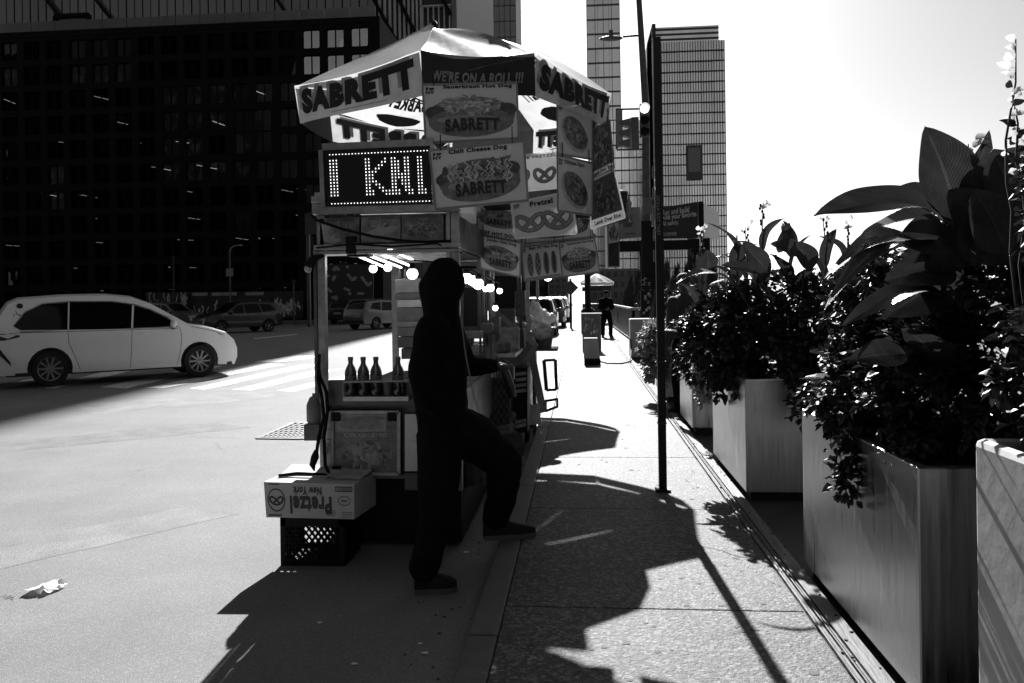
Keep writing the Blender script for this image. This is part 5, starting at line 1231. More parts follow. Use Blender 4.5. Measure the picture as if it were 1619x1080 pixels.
# concrete block, utility cabinet, tapered bin, hose
m_block = mat('pale_concrete', 0.33, .8, var=.15, scale=5, bump=.2, bscale=40)
p = PZ(997, 566, 0); cb = MB().box((p.x, p.y, 0), (p.x + .75, p.y + .6, 1.0)).build('concrete_block', m_block, bevel=.03); tag(cb, 'pale concrete block standing beside the sidewalk left of the black post', 'concrete block')
a, b = PZ(921, 557, 0), PZ(951, 557, 0)
ut = thing('utility_cabinet', 'metal street cabinet plastered with stickers in the middle of the sidewalk', 'cabinet', ((a.x + b.x) / 2, a.y, 0)); H_ = 1.08
MB().box((a.x, a.y, 0.001), (b.x, a.y + .5, H_)).build('cabinet_body', mat('cabinet_grey', .10, .6, var=.3, scale=5), ut, bevel=.015); MB().box((a.x - .02, a.y - .02, H_ + .001), (b.x + .02, a.y + .52, H_ + .03)).build('lid', m_block, ut)
S = Quad((a.x, a.y - .004, H_), (b.x, a.y - .004, H_), (b.x, a.y - .004, 0), (a.x, a.y - .004, 0)); rs = random.Random(5)
for i in range(16):
    u, v = rs.uniform(.05, .8), rs.uniform(.5, .9); k = MB(); put_poly(k, S, ell(u, v, rs.uniform(.05, .1), rs.uniform(.03, .06), rs.choice([4, 10]), rs.random()), .001 + i * .0008, 0); k.build('sticker', m_print[rs.choice([1, 2, 5, 3])], ut)
MB().box((a.x + .28, a.y - .008, .02), (a.x + .29, a.y - .001, H_ - .05)).build('door_gap', m_gap, ut)
a, b = PZ(923, 577, 0), PZ(949, 577, 0); a.z = b.z = 0; bt = thing('tapered_bin', 'small pale tapered bin with a black base in front of the stickered cabinet', 'bin', ((a.x + b.x) / 2, a.y, 0))
MB().hexa([(a.x, a.y, .14), (b.x, a.y, .14), (b.x, a.y + .35, .14), (a.x, a.y + .35, .14), (a.x + .01, a.y + .03, .62), (b.x - .05, a.y + .03, .62), (b.x - .05, a.y + .3, .62), (a.x + .01, a.y + .3, .62)]).build('shell', m_block, bt, bevel=.012)
MB().box((a.x + .01, a.y - .02, .002), (b.x + .01, a.y + .34, .138)).build('base', m_black, bt)
cb_ = MB(); cb_.tube([(b.x - .1, a.y + .1, .10), (b.x + .15, a.y + .05, .03), (b.x + .5, a.y + .1, .02), (b.x + .72, a.y + .5, .03), (p.x + .02, p.y - .03, .25), (p.x + .0, p.y - .02, .5)], .018, 8); tag(cb_.build('black_hose', m_cable), 'black hose running from the small bin to the concrete block', 'hose')
# barrier fence
fb = thing('metal_barrier', 'metal barrier of upright slats along the right edge of the far sidewalk', 'barrier', (1.75, 28.5, 0)); m_slat = mat('slat_metal', .14, .5, metal=.5, var=.3)
yy = 28.5; i = 0
while yy < 46:
    x = 1.78 - (yy - 28.5) * .012; MB().box((x - .02, yy, .06), (x + .02, yy + .16, 1.10)).build('slat', m_slat, fb); yy += .26; i += 1
MB().bar((1.78, 28.5, 1.14), (1.57, 46, 1.14), .12, .07).build('top_rail', m_block, fb); MB().bar((1.78, 28.5, .05), (1.57, 46, .05), .05, .05).build('bottom_rail', m_slat, fb)
MB().bar((1.84, 28.45, 1.14), (4.5, 28.45, 1.10), .12, .07).build('top_rail', m_block, fb)
for k in range(9): MB().box((1.9 + k * .26, 28.43, .06), (2.06 + k * .26, 28.47, 1.08)).build('slat', m_slat, fb)
# far vendor umbrella and cart, far sign post, far pole
u4, v4, _ = make_umbrella('vendor_umbrella', 'small white vendor umbrella far down the sidewalk above the walking man', octo(PY(944, 450, 48).x, 48, 1.05, .3), [2.45] * 8, .5, (PY(944, 450, 48).x, 48, 2.95), 9, .2, 'street vendor umbrellas', lettered=False)
ux = PY(944, 450, 48).x
fc = thing('food_cart', 'small distant food cart under the white umbrella behind the walking man', 'food cart', (ux, 48, 0))
MB().box((ux - .9, 47.6, .35), (ux + .8, 48.6, 1.15)).build('counter', m_steel_d, fc); MB().box((ux - .9, 47.6, 1.9), (ux + .8, 48.6, 2.15)).build('canopy_board', m_hoard, fc)
for x in (ux - .88, ux + .76): MB().box((x, 47.62, 1.151), (x + .04, 47.66, 1.899)).build('post', m_alu, fc)
for k in range(3): MB().lathe([(.25, -.03), (.25, .03)], (ux - .5 + k * .5, 47.7, .26), 'X', 14).build('wheel', m_black, fc)
sx = PY(902, 455, 40); ts = thing('traffic_sign', 'dark diamond traffic sign on a post in the bright street gap', 'traffic sign', (sx.x, 40, 0)); MB().box((sx.x - .06, 40, 0), (sx.x + .06, 40.1, sx.z + .45)).build('post', m_black, ts)
MB().prism([(sx.x + .4 * a_, 39.97, sx.z + .4 * b_) for a_, b_ in ((1, 0), (0, 1), (-1, 0), (0, -1))], (0, .02, 0)).build('plate', mat('sign_back', .06, .5), ts)
px_ = PY(929, 450, 34).x; lp = thing('lamp_post', 'dark post right of the diamond sign, its base wrapped in black', 'post', (px_, 34, 0)); MB().tube([(px_, 34, 0), (px_, 34, 4.2)], .13, 10).build('shaft', m_black, lp); MB().lathe([(.30, 0), (.30, 1.0), (.2, 1.1)], (px_, 34, 0), seg=12).build('wrapped_base', m_black, lp)
# street lamps across the road
for (px, top, base, lab) in ((363, 392, 470, 'thin grey street lamp with a curved arm before the black building'), (274, 402, 470, 'dark thin pole left of the curved street lamp'), (464, 440, 480, 'small lamp post at the right end of the graffiti hoarding')):
    a = PY(px, top, 54); t = thing('street_lamp', lab, 'street lamp', (a.x, 54, ROADZ)); MB().tube([(a.x, 54, ROADZ), (a.x, 54, a.z - .3)], .05, 8).build('pole', m_mast if px != 274 else m_trim, t)
    if px == 363:
        MB().tube([(a.x, 54, a.z - .3), (a.x + .1, 54, a.z), (a.x + .4, 54, a.z + .15), (a.x + .7, 54, a.z + .18)], .035, 8).build('arm', m_block, t); MB().sphere((a.x + .8, 54, a.z + .17), .14, 10, 6, (1.2, .6, .4)).build('lamp_head', m_block, t)
        MB().box((a.x - .25, 53.9, a.z - 2.0), (a.x + .25, 53.95, a.z - 1.45)).build('sign_plate', mat('sign_plate', .25, .6), t)
    else: MB().sphere((a.x, 54, a.z - .2), .12, 10, 6).build('lamp_head', m_trim, t)
a = PY(487, 370, 50); sp2 = thing('steel_post', 'steel street post with a sign just left of the cart corner', 'post', (a.x, 50, ROADZ)); MB().tube([(a.x, 50, ROADZ), (a.x, 50, a.z)], .13, 12).build('shaft', m_steel_d, sp2, smooth=60); MB().plate([PY(482, 338, 49.8), PY(500, 336, 49.8), PY(500, 370, 49.8), PY(482, 372, 49.8)], .03).build('sign_plate', mat('grey_sign', .06, .6, var=.5, scale=20), sp2)
# ------------------------------------------------------------------ planters
m_brush = mat('brushed_steel', 0.42, 0.38, metal=1.0, var=.22, scale=3, streak=(14, 14, .6), detail=8, rvar=.14, bump=.03, bscale=30)
m_plant_conc = mat('planter_concrete', 0.5, .75, var=.16, scale=4, bump=.06, bscale=18, detail=8)
m_soil = mat('soil', 0.02, .95, var=.4, scale=20, bump=.8, bscale=30)
def planter(label, x0, x1, y0_, y1_, h, m, bev=.006):
    t = thing('planter', label, 'planter', ((x0 + x1) / 2, (y0_ + y1_) / 2, -.03), group='planters along the right edge of the sidewalk')
    w = .05; b = MB()
    outer = [(x0, y0_), (x1, y0_), (x1, y1_), (x0, y1_)]; inner = [(x0 + w, y0_ + w), (x1 - w, y0_ + w), (x1 - w, y1_ - w), (x0 + w, y1_ - w)]
    vs = [(x, y_, z) for z in (.045, h) for x, y_ in outer] + [(x, y_, h) for x, y_ in inner] + [(x, y_, h - .12) for x, y_ in inner]
    fs = [(i, (i + 1) % 4, (i + 1) % 4 + 4, i + 4) for i in range(4)] + [(i + 4, (i + 1) % 4 + 4, (i + 1) % 4 + 8, i + 8) for i in range(4)] + [(i + 8, (i + 1) % 4 + 8, (i + 1) % 4 + 12, i + 12) for i in range(4)] + [(3, 2, 1, 0)]
    b.add(vs, fs); b.build('shell', m, t, bevel=bev)
    MB().box((x0 + .04, y0_ + .04, -.03), (x1 - .04, y1_ - .04, .044)).build('plinth', m_black, t)
    MB().add([(x0 + w, y0_ + w, h - .05), (x1 - w, y0_ + w, h - .05), (x1 - w, y1_ - w, h - .05), (x0 + w, y1_ - w, h - .05)], [(0, 1, 2, 3)]).build('soil', m_soil, t)
    return t
planter('brushed steel planter nearest the camera but one, its long side facing the sidewalk', 1.265, 2.25, 3.145, 4.74, .93, m_brush)
planter('second brushed steel planter behind the black post shadow, vines over its front corner', 1.27, 2.22, 6.37, 7.94, .93, m_brush)
planter('rounded pale concrete planter cut by the right edge of the picture', 1.272, 2.3, 1.15, 2.73, 1.12, m_plant_conc, .09)
planter('third steel planter with pale trailing leaves, left of the second one', 1.262, 2.2, 9.33, 10.5, .90, m_brush, .05)
planter('far steel planter half covered by pale leaves beside the black post', 1.262, 2.2, 12.3, 13.9, .93, m_brush)

# ------------------------------------------------------------------ plants
m_leaf_big = mat('canna_leaf', 0.032, 0.42, var=.35, scale=10, streak=(1, 6, 1), transl=.18, spec=.5, bump=.1, bscale=24)
def veined(m, k):
    t = m.node_tree; N = t.nodes; L = t.links; b = [n for n in N if n.type == 'BSDF_PRINCIPLED'][0]; b.inputs['Normal'].links and L.remove(b.inputs['Normal'].links[0])
    uv = N.new('ShaderNodeUVMap'); sp_ = N.new('ShaderNodeSeparateXYZ'); L.new(uv.outputs[0], sp_.inputs[0])
    ab = N.new('ShaderNodeMath'); ab.operation = 'ABSOLUTE'; L.new(sp_.outputs[0], ab.inputs[0])
    m1 = N.new('ShaderNodeMath'); m1.operation = 'MULTIPLY_ADD'; m1.inputs[1].default_value = -.35; L.new(ab.outputs[0], m1.inputs[0]); L.new(sp_.outputs[1], m1.inputs[2])
    m2 = N.new('ShaderNodeMath'); m2.operation = 'MULTIPLY'; m2.inputs[1].default_value = k; L.new(m1.outputs[0], m2.inputs[0])
    sn = N.new('ShaderNodeMath'); sn.operation = 'SINE'; L.new(m2.outputs[0], sn.inputs[0])
    mid = N.new('ShaderNodeMath'); mid.operation = 'LESS_THAN'; mid.inputs[1].default_value = .045; L.new(ab.outputs[0], mid.inputs[0])
    ad = N.new('ShaderNodeMath'); ad.operation = 'MULTIPLY_ADD'; ad.inputs[1].default_value = 3.0; L.new(mid.outputs[0], ad.inputs[0]); L.new(sn.outputs[0], ad.inputs[2])
    bp = N.new('ShaderNodeBump'); bp.inputs['Strength'].default_value = .45; bp.inputs['Distance'].default_value = .004; L.new(ad.outputs[0], bp.inputs['Height']); L.new(bp.outputs[0], b.inputs['Normal'])
    src = b.inputs['Base Color'].links[0].from_socket; mr = N.new('ShaderNodeMapRange'); mr.inputs['From Min'].default_value = -1; mr.inputs['From Max'].default_value = 4; mr.inputs['To Min'].default_value = .75; mr.inputs['To Max'].default_value = 2.2; L.new(ad.outputs[0], mr.inputs[0])
    mu = N.new('ShaderNodeMath'); mu.operation = 'MULTIPLY'; L.new(src, mu.inputs[0]); L.new(mr.outputs[0], mu.inputs[1]); L.new(mu.outputs[0], b.inputs['Base Color'])
    for n in N:
        if n.type == 'BSDF_TRANSLUCENT': L.new(mu.outputs[0], n.inputs[0])
veined(m_leaf_big, 150.0)
def leaf_uv(me, nl, nw):
    uvl = me.uv_layers.new(name='UVMap'); W = nw + 1
    for lp_ in me.loops:
        i, k = divmod(lp_.vertex_index, W); uvl.data[lp_.index].uv = (-1 + 2 * k / nw, i / nl)
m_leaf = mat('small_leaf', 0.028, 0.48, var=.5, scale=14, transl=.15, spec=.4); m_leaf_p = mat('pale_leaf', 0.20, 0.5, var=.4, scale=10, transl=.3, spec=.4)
m_stem = mat('plant_stem', 0.03, .6); m_petal = mat('pale_petal', 0.55, .6, transl=.5, var=.15)
rp = random.Random(77)
def leaf_grid(base, tip, width, nrm, arch=.1, fold=.18, curl=0.0, wave=.02, nl=12, nw=4):
    base, tip, nrm = Vector(base), Vector(tip), Vector(nrm); d = tip - base; L = d.length; d.normalize(); s = d.cross(nrm).normalized(); n = s.cross(d).normalized()
    vs = []
    ph = rp.uniform(0, 6)
    for i in range(nl + 1):
        t = i / nl; c = base + d * L * t + n * (arch * L * math.sin(PI * t) - curl * L * t * t)
        wd = width / 2 * (math.sin(PI * min(1, t * 1.0) ** .80) ** .75 if 0 < t < 1 else 0) 
        for k in range(-nw // 2, nw // 2 + 1):
            v = k / (nw / 2); vs.append(c + s * wd * v + n * (abs(v) * wd * fold * 2 + wave * L * math.sin(9 * t + ph + (1.7 if v > 0 else 0)) * abs(v)))
    W = nw + 1
    return vs, [(i * W + k, i * W + k + 1, (i + 1) * W + k + 1, (i + 1) * W + k) for i in range(nl) for k in range(nw)]
unit_leaves = []
for i in range(5):
    vs, fs = leaf_grid((0, 0, 0), (0, 1, 0), rp.uniform(.30, .42), (0, 0, 1), rp.uniform(.05, .2), .16, rp.uniform(.0, .25), .02)
    me = bpy.data.meshes.new('leaf'); me.from_pydata([tuple(v) for v in vs], [], fs); me.polygons.foreach_set('use_smooth', [True] * len(fs)); me.materials.append(m_leaf_big); leaf_uv(me, 12, 4); unit_leaves.append(me)
def frame_m(o, d, up, s):
    d = Vector(d).normalized(); x = d.cross(Vector(up)).normalized(); z = x.cross(d)
    m = Matrix((x, d, z)).transposed().to_4x4(); return Matrix.Translation(o) @ m @ Matrix.Diagonal((s, s, s, 1))
def canna(label, base, h, nleaf, ll=(.34, .5), lean=(0, 0), flower=True, seed=0, grp='canna plants in the planters'):
    r = random.Random(seed); b = Vector(base); t = thing('canna_plant', label, 'plant', b, group=grp)
    top = Vector((lean[0] * h, lean[1] * h, h)); st_ = MB(); st_.tube([b, b + top * .5 + Vector((0, 0, .0)), b + top], [.014, .011, .007], 7); st_.build('stem', m_stem, t, smooth=180)
    a = r.uniform(0, 6)
    for i in range(nleaf):
        f_ = .18 + .74 * i / nleaf; a += 2.4 + r.uniform(-.4, .4); el = .35 + .75 * f_ + r.uniform(-.25, .25)
        d = Vector((math.cos(a) * math.cos(el), math.sin(a) * math.cos(el), math.sin(el))); L = r.uniform(*ll) * (1.05 - .35 * f_)
        inst(r.choice(unit_leaves), 'leaf', t, frame_m(top * f_, d, (0, 0, 1), L))
    if flower: flower_spike(t, b + top, r, .22)
    return t
def flower_spike(t, p, r, L):
    s = MB(); s.tube([p, p + Vector((r.uniform(-.02, .02), 0, L))], [.006, .003], 6)
    for i in range(7):
        q = p + Vector((r.uniform(-.022, .022), r.uniform(-.02, .02), L * (.15 + .12 * i))); s.sphere(q, .011, 6, 5, (1, 1, 1.5))
    s.build('flower_stalk', m_stem, t, smooth=180)
    for i in range(5):
        c = p + Vector((r.uniform(-.03, .03), r.uniform(-.03, .03), L * r.uniform(.7, 1.1))); a = r.uniform(0, 6); d = Vector((math.cos(a) * .7, math.sin(a) * .7, r.uniform(.1, 1.2)))
        vs, fs = leaf_grid(c, c + d.normalized() * r.uniform(.05, .085), .04, (d.y, -d.x, .4), .15, .2, .2, .06, 6, 2); m = MB(); m.add(vs, fs); m.build('petal', m_petal, t, smooth=180)
def hero(t, pb, pt, Yb, Yt, w, nrm=(0, -1, .3), arch=.08, curl=0.0, fold=.15):
    b, e = PY(*pb, Yb), PY(*pt, Yt); vs, fs = leaf_grid(b, e, w, nrm, arch, fold, curl, .02, 18, 6); m = MB(); m.add(vs, fs); lo_ = m.build('leaf', m_leaf_big, t, smooth=180); leaf_uv(lo_.data, 18, 6)
# cannas in the nearest steel planter, with the big leaves against the sky
big = thing('canna_plant', 'large canna plant whose broad dark leaves stand out against the sky at the upper right', 'plant', (1.75, 3.7, .85), group='canna plants in the planters')
sm = MB(); sm.tube([(1.75, 3.7, .85), PY(1515, 480, 3.6), PY(1508, 330, 3.55)], [.016, .014, .009], 8); sm.build('stem', m_stem, big, smooth=180)
for a in [((1512, 345), (1464, 199), 3.55, 3.5, .26, (0, -1, .15), .06, .02), ((1490, 345), (1297, 322), 3.55, 3.3, .20, (0, -.7, .8), .10, .10), ((1505, 352), (1362, 366), 3.6, 3.35, .13, (0, -.5, 1), .08, .05),
          ((1525, 300), (1565, 206), 3.6, 3.55, .10, (.4, -1, .2), .05, 0), ((1505, 345), (1385, 352), 3.7, 3.8, .17, (0, -.4, 1), .15, .1), ((1495, 400), (1300, 480), 3.5, 3.2, .12, (0, -.4, 1), .22, .05),
          ((1480, 392), (1302, 425), 3.4, 3.3, .12, (0, -.5, 1), .2, .1), ((1530, 330), (1600, 250), 3.5, 3.4, .20, (0, -1, .3), .08, 0), ((1520, 360), (1590, 330), 3.4, 3.2, .22, (0, -1, .4), .1, 0),
          ((1500, 470), (1335, 500), 3.5, 3.3, .13, (0, -.6, 1), .15, .1), ((1430, 560), (1340, 570), 3.3, 3.15, .12, (0, -1, .5), .08, 0), ((1520, 370), (1475, 285), 3.9, 3.9, .2, (.2, -1, .2), .08, 0),
          ((1540, 400), (1440, 400), 3.5, 3.4, .2, (0, -1, .5), .1, .05), ((1540, 420), (1560, 290), 3.3, 3.3, .22, (0, -1, .1), .08, 0), ((1560, 420), (1619, 300), 3.3, 3.2, .22, (0, -1, .1), .08, 0), ((1600, 330), (1570, 235), 3.2, 3.2, .20, (0, -1, .2), .06, 0), ((1560, 300), (1610, 232), 3.3, 3.2, .18, (0, -1, .3), .06, 0), ((1590, 400), (1540, 300), 3.1, 3.1, .22, (0, -1, .2), .06, 0), ((1470, 330), (1410, 300), 3.8, 3.8, .16, (0, -1, .6), .08, .05), ((1500, 380), (1420, 380), 3.4, 3.35, .20, (0, -1, .5), .08, .05), ((1510, 430), (1400, 440), 3.4, 3.35, .18, (0, -1, .6), .1, .05), ((1480, 450), (1400, 500), 3.5, 3.4, .2, (0, -1, .4), .08, 0), ((1560, 370), (1500, 300), 3.45, 3.45, .22, (0, -1, .2), .06, 0)]: hero(big, *a[:5], nrm=a[5], arch=a[6], curl=a[7])
rr_ = random.Random(9); flower_spike(big, PY(1532, 290, 3.6), rr_, .17)
PLN = 'canna plant with dark broad leaves inside the nearest steel planter'
for i, (x, y_, h, n, lab) in enumerate(((1.55, 3.5, .95, 8, 'canna plant low at the front left of the nearest steel planter'), (1.85, 3.4, 1.15, 9, 'canna plant at the near end of the nearest steel planter'), (2.05, 4.0, 1.2, 9, 'canna plant at the right side of the nearest steel planter'), (1.6, 4.3, .95, 8, 'canna plant at the far end of the nearest steel planter'))):
    canna(lab, (x, y_, .85), h, n, (.38, .55), (rr_.uniform(-.1, .05), 0), False, 40 + i)
# tall flower spikes at the right edge, growing from the near concrete planter
sp = thing('flowering_plant', 'tall flower spikes with pale petals rising at the right edge of the picture', 'plant', (1.72, 2.45, 1.0))
for (pa, pc, pd) in (((1598, 400), (1592, 290), (1606, 62)), ((1612, 420), (1618, 300), (1600, 150))):
    a, b, c = PY(*pa, 2.75), PY(*pc, 2.75), PY(*pd, 2.75); s = MB(); s.tube([Vector((a.x + .05, a.y, 1.2)), a, b.lerp(a, .4) + Vector((.012, 0, 0)), b, b.lerp(c, .3) - Vector((.012, 0, 0)), b.lerp(c, .7) + Vector((.008, 0, 0)), c], [.006, .0055, .005, .005, .004, .003, .002], 6); s.build('stem', m_stem, sp, smooth=180)
    for i in range(16):
        q = b.lerp(c, i / 15); an = rr_.uniform(0, 6); d = Vector((math.cos(an), math.sin(an), rr_.uniform(.2, 1))).normalized(); mm_ = m_petal if i % 2 or i > 11 else m_leaf
        vs, fs = leaf_grid(q, q + d * rr_.uniform(.03, .055), .026, (d.y, -d.x, .4), .15, .2, .2, .08, 5, 2); m = MB(); m.add(vs, fs); m.build('petal' if mm_ is m_petal else 'leaf', mm_, sp, smooth=180)
# cannas of the second planter, seen against the towers and the sky
for i, (px, py, Y, n, fl, lab) in enumerate(((1110, 400, 7.5, 8, True, 'canna plant at the left end of the second planter beside the black post'), (1165, 372, 7.2, 9, False, 'canna plant with a broad pale-edged leaf in the middle of the second planter'), (1205, 360, 7.0, 9, True, 'tallest canna plant of the second planter with a flower spike'),
        (1250, 370, 6.8, 9, False, 'canna plant right of the tallest one in the second planter'), (1305, 385, 6.6, 8, True, 'canna plant at the right end of the second planter with two small flowers'), (1180, 395, 7.6, 8, True, 'canna plant at the back of the second planter'), (1340, 395, 7.0, 8, True, 'canna plant in the gap between the first and second planter crowns'))):
    tp_ = PY(px, py, Y); canna(lab, (tp_.x, Y, .85), tp_.z - .85, n, (.40, .56), (0, 0), fl, 90 + i)
hb = thing('canna_plant', 'canna plant with light grey leaves facing the camera above the second planter', 'plant', (1.75, 6.6, .85), group='canna plants in the planters')
for a in [((1215, 432), (1174, 384), 6.6, 6.5, .17, (-.2, -1, .4), .05, 0), ((1195, 432), (1140, 420), 6.6, 6.5, .12, (0, -1, .8), .08, 0), ((1150, 440), (1068, 440), 6.6, 6.3, .10, (0, -.4, 1), .12, .1), ((1285, 425), (1255, 382), 6.5, 6.5, .20, (.2, -1, .4), .05, 0),
          ((1270, 400), (1218, 385), 6.7, 6.6, .14, (0, -1, .3), .08, 0), ((1120, 425), (1118, 395), 6.9, 6.8, .16, (0, -1, .3), .05, 0), ((1230, 400), (1248, 352), 6.9, 6.9, .12, (.3, -1, .2), .05, 0)]: hero(hb, *a[:5], nrm=a[5], arch=a[6], curl=a[7])
sm = MB(); [sm.tube([(1.75, 6.6, .85), PY(px, 430, 6.6)], .009, 6) for px in (1150, 1200, 1270)]; stuff(sm.build('stem', m_stem, hb))

def shrub(label, blobs, n, size, m, seed, name='leafy_plant', trail=(), clump=26):
    """dense leafy plant: small folded leaves gathered in clumps inside the given ellipsoids"""
    r = random.Random(seed); mb = MB(); tot = sum(b[1][0] * b[1][2] for b in blobs)
    c0 = Vector(blobs[0][0]); t = thing(name, label, 'plant', (c0.x, c0.y, .85 if 'fence' not in label else 0), group='leafy plants filling the planters')
    def leaf(p, out):
        L = size * r.uniform(.6, 1.35); d = (out + Vector((r.uniform(-1, 1), r.uniform(-1, 1), r.uniform(-.8, .7))) * .9).normalized(); up = Vector((r.uniform(-.6, .6), r.uniform(-.6, .6), 1)); s = d.cross(up).normalized() * L * r.uniform(.28, .42); n_ = s.cross(d).normalized() * L * .16
        q = p + d * L; k = p + d * L * .45; k2 = p + d * L * .75 - n_ * .4
        mb.add([p, k + s + n_, k, k - s + n_, k2 + s * .7 + n_ * .3, k2, k2 - s * .7 + n_ * .3, q - n_], [(0, 2, 1), (0, 3, 2), (1, 2, 5, 4), (2, 3, 6, 5), (4, 5, 7), (5, 6, 7)])
    for c, (rx, ry, rz) in blobs:
        k = int(n * rx * rz / tot / clump)
        for i in range(k):
            a = r.uniform(0, 2 * PI); zz = r.uniform(-1, 1); rr = math.sqrt(1 - zz * zz); rad = r.uniform(.45, 1.0) ** .6
            cc = Vector(c) + Vector((rx * rr * math.cos(a), ry * rr * math.sin(a), rz * zz)) * rad; out = Vector((rr * math.cos(a) / rx, rr * math.sin(a) / ry, zz / rz)).normalized()
            for j in range(clump):
                o2 = Vector((r.gauss(0, 1), r.gauss(0, 1), r.gauss(0, 1))).normalized(); leaf(cc + o2 * size * 1.3 * r.random() + out * size * .3, (out + o2).normalized())
    for path, cnt, rad in trail:
        P_ = [Vector(p) for p in path]
        for i in range(cnt):
            u = r.random() * (len(P_) - 1); k = int(u); p = P_[k].lerp(P_[k + 1], u - k); o2 = Vector((r.gauss(0, 1), r.gauss(0, 1), r.gauss(0, 1))).normalized(); leaf(p + o2 * rad * r.random(), o2)
        MB().tube(P_, .004, 5).build('vine', m_stem, t)
    stuff(mb.build('foliage', m, t))
    st_ = MB(); c = Vector(blobs[0][0])
    for i in range(5): st_.tube([(c.x + r.uniform(-.1, .1), c.y + r.uniform(-.2, .2), .84), (c.x + r.uniform(-.25, .25), c.y + r.uniform(-.4, .4), c.z)], .008, 5)
    stuff(st_.build('stems', m_stem, t))
    return t
shrub('dark dense leafy plant filling the nearest steel planter', [((1.72, 3.9, 1.22), (.50, .75, .38)), ((1.90, 3.7, 1.55), (.44, .6, .42)), ((1.45, 4.2, 1.1), (.24, .5, .26)), ((2.0, 3.7, 1.85), (.36, .5, .3)), ((1.5, 3.6, 1.12), (.24, .42, .24)), ((1.52, 4.1, 1.5), (.28, .4, .28))], 18000, .050, m_leaf, 1,
      trail=[([(1.45, 3.9, .98), (1.28, 3.85, .95), (1.22, 3.8, .80), (1.20, 3.78, .70)], 420, .075), ([(1.5, 4.2, 1.0), (1.3, 4.2, .95), (1.26, 4.15, .86)], 130, .06), ([(1.5, 3.5, 1.0), (1.34, 3.45, .97), (1.30, 3.42, .9)], 120, .05)])
shrub('dark leafy plant over the near concrete planter at the right edge', [((1.64, 2.3, 1.5), (.34, .5, .42)), ((1.70, 2.45, 1.85), (.34, .4, .38)), ((1.56, 2.45, 1.3), (.28, .3, .25))], 9000, .05, m_leaf, 2)
shrub('dark dense leafy plant filling the second planter', [((1.72, 7.0, 1.28), (.58, .8, .46)), ((1.30, 7.1, 1.22), (.36, .7, .42)), ((1.08, 7.2, 1.15), (.20, .5, .34)), ((2.1, 6.8, 1.3), (.5, .7, .45)), ((2.6, 6.9, 1.45), (.5, .6, .5))], 18000, .062, m_leaf, 3,
      trail=[([(1.6, 6.25, 1.0), (1.62, 6.1, .9), (1.64, 6.08, .66)], 300, .10), ([(1.9, 6.25, 1.0), (1.95, 6.1, .85), (1.98, 6.08, .6)], 300, .11), ([(1.35, 7.2, 1.0), (1.22, 7.2, .9), (1.18, 7.15, .72)], 260, .11)])
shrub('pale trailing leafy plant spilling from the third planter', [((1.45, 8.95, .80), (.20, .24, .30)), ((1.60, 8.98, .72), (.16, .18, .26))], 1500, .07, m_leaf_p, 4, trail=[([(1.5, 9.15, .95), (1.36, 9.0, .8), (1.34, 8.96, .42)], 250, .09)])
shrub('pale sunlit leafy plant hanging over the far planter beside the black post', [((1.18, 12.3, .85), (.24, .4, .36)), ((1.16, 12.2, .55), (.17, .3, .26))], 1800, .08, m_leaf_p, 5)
shrub('dark leafy plant of the far planter behind the capped person', [((1.75, 12.9, 1.3), (.5, .7, .45)), ((1.75, 9.9, 1.2), (.42, .5, .42))], 3500, .08, m_leaf, 6)
# dark upright evergreens beyond the planters
def evergreen(label, x, y_, h, rad, seed):
    r = random.Random(seed); t = thing('columnar_evergreen', label, 'tree', (x, y_, -.03), group='dark columnar evergreens beyond the planters'); MB().tube([(x, y_, -.03), (x, y_, h * .8)], [.05, .02], 7).build('trunk', m_stem, t)
    mb = MB()
    for i in range(900):
        f_ = r.random() ** .8; a = r.uniform(0, 2 * PI); z = .15 + f_ * (h - .2); rr = rad * (1 - f_ ** 2.2) * r.uniform(.5, 1.05) + .02; p = Vector((x + rr * math.cos(a) + .12 * z, y_ + rr * math.sin(a), z)); q = p + Vector((r.uniform(-.03, .08), r.uniform(-.04, .04), r.uniform(.15, .32))); s = Vector((math.sin(a), -math.cos(a), 0)) * .022
        mb.add([p - s, p + s, q], [(0, 1, 2)])
    stuff(mb.build('crown', m_leaf, t))
for i, (px, top, Y, rad) in enumerate(((1050, 425, 17, .28), (1066, 432, 16, .26), (1085, 412, 16, .30), (1103, 408, 15.5, .28), (1122, 420, 15, .3), (995, 440, 36, .5), (1006, 432, 38, .55))):
    tp_ = PY(px, top, Y); evergreen(('leftmost dark columnar evergreen right of the black post', 'second columnar evergreen right of the black post', 'third columnar evergreen behind the capped person', 'tallest columnar evergreen below the black billboard', 'columnar evergreen below the pale billboard', 'small far evergreen behind the metal barrier', 'far evergreen left of the street light mast')[i], tp_.x - .2, Y, tp_.z, rad, i)

# ------------------------------------------------------------------ things on and around the cart
m_card = mat('pale_cardboard', 0.42, .8, var=.08, scale=6); m_card_d = mat('brown_cardboard', 0.13, .8, var=.15, scale=5); m_ink = mat('box_ink', 0.05, .7)
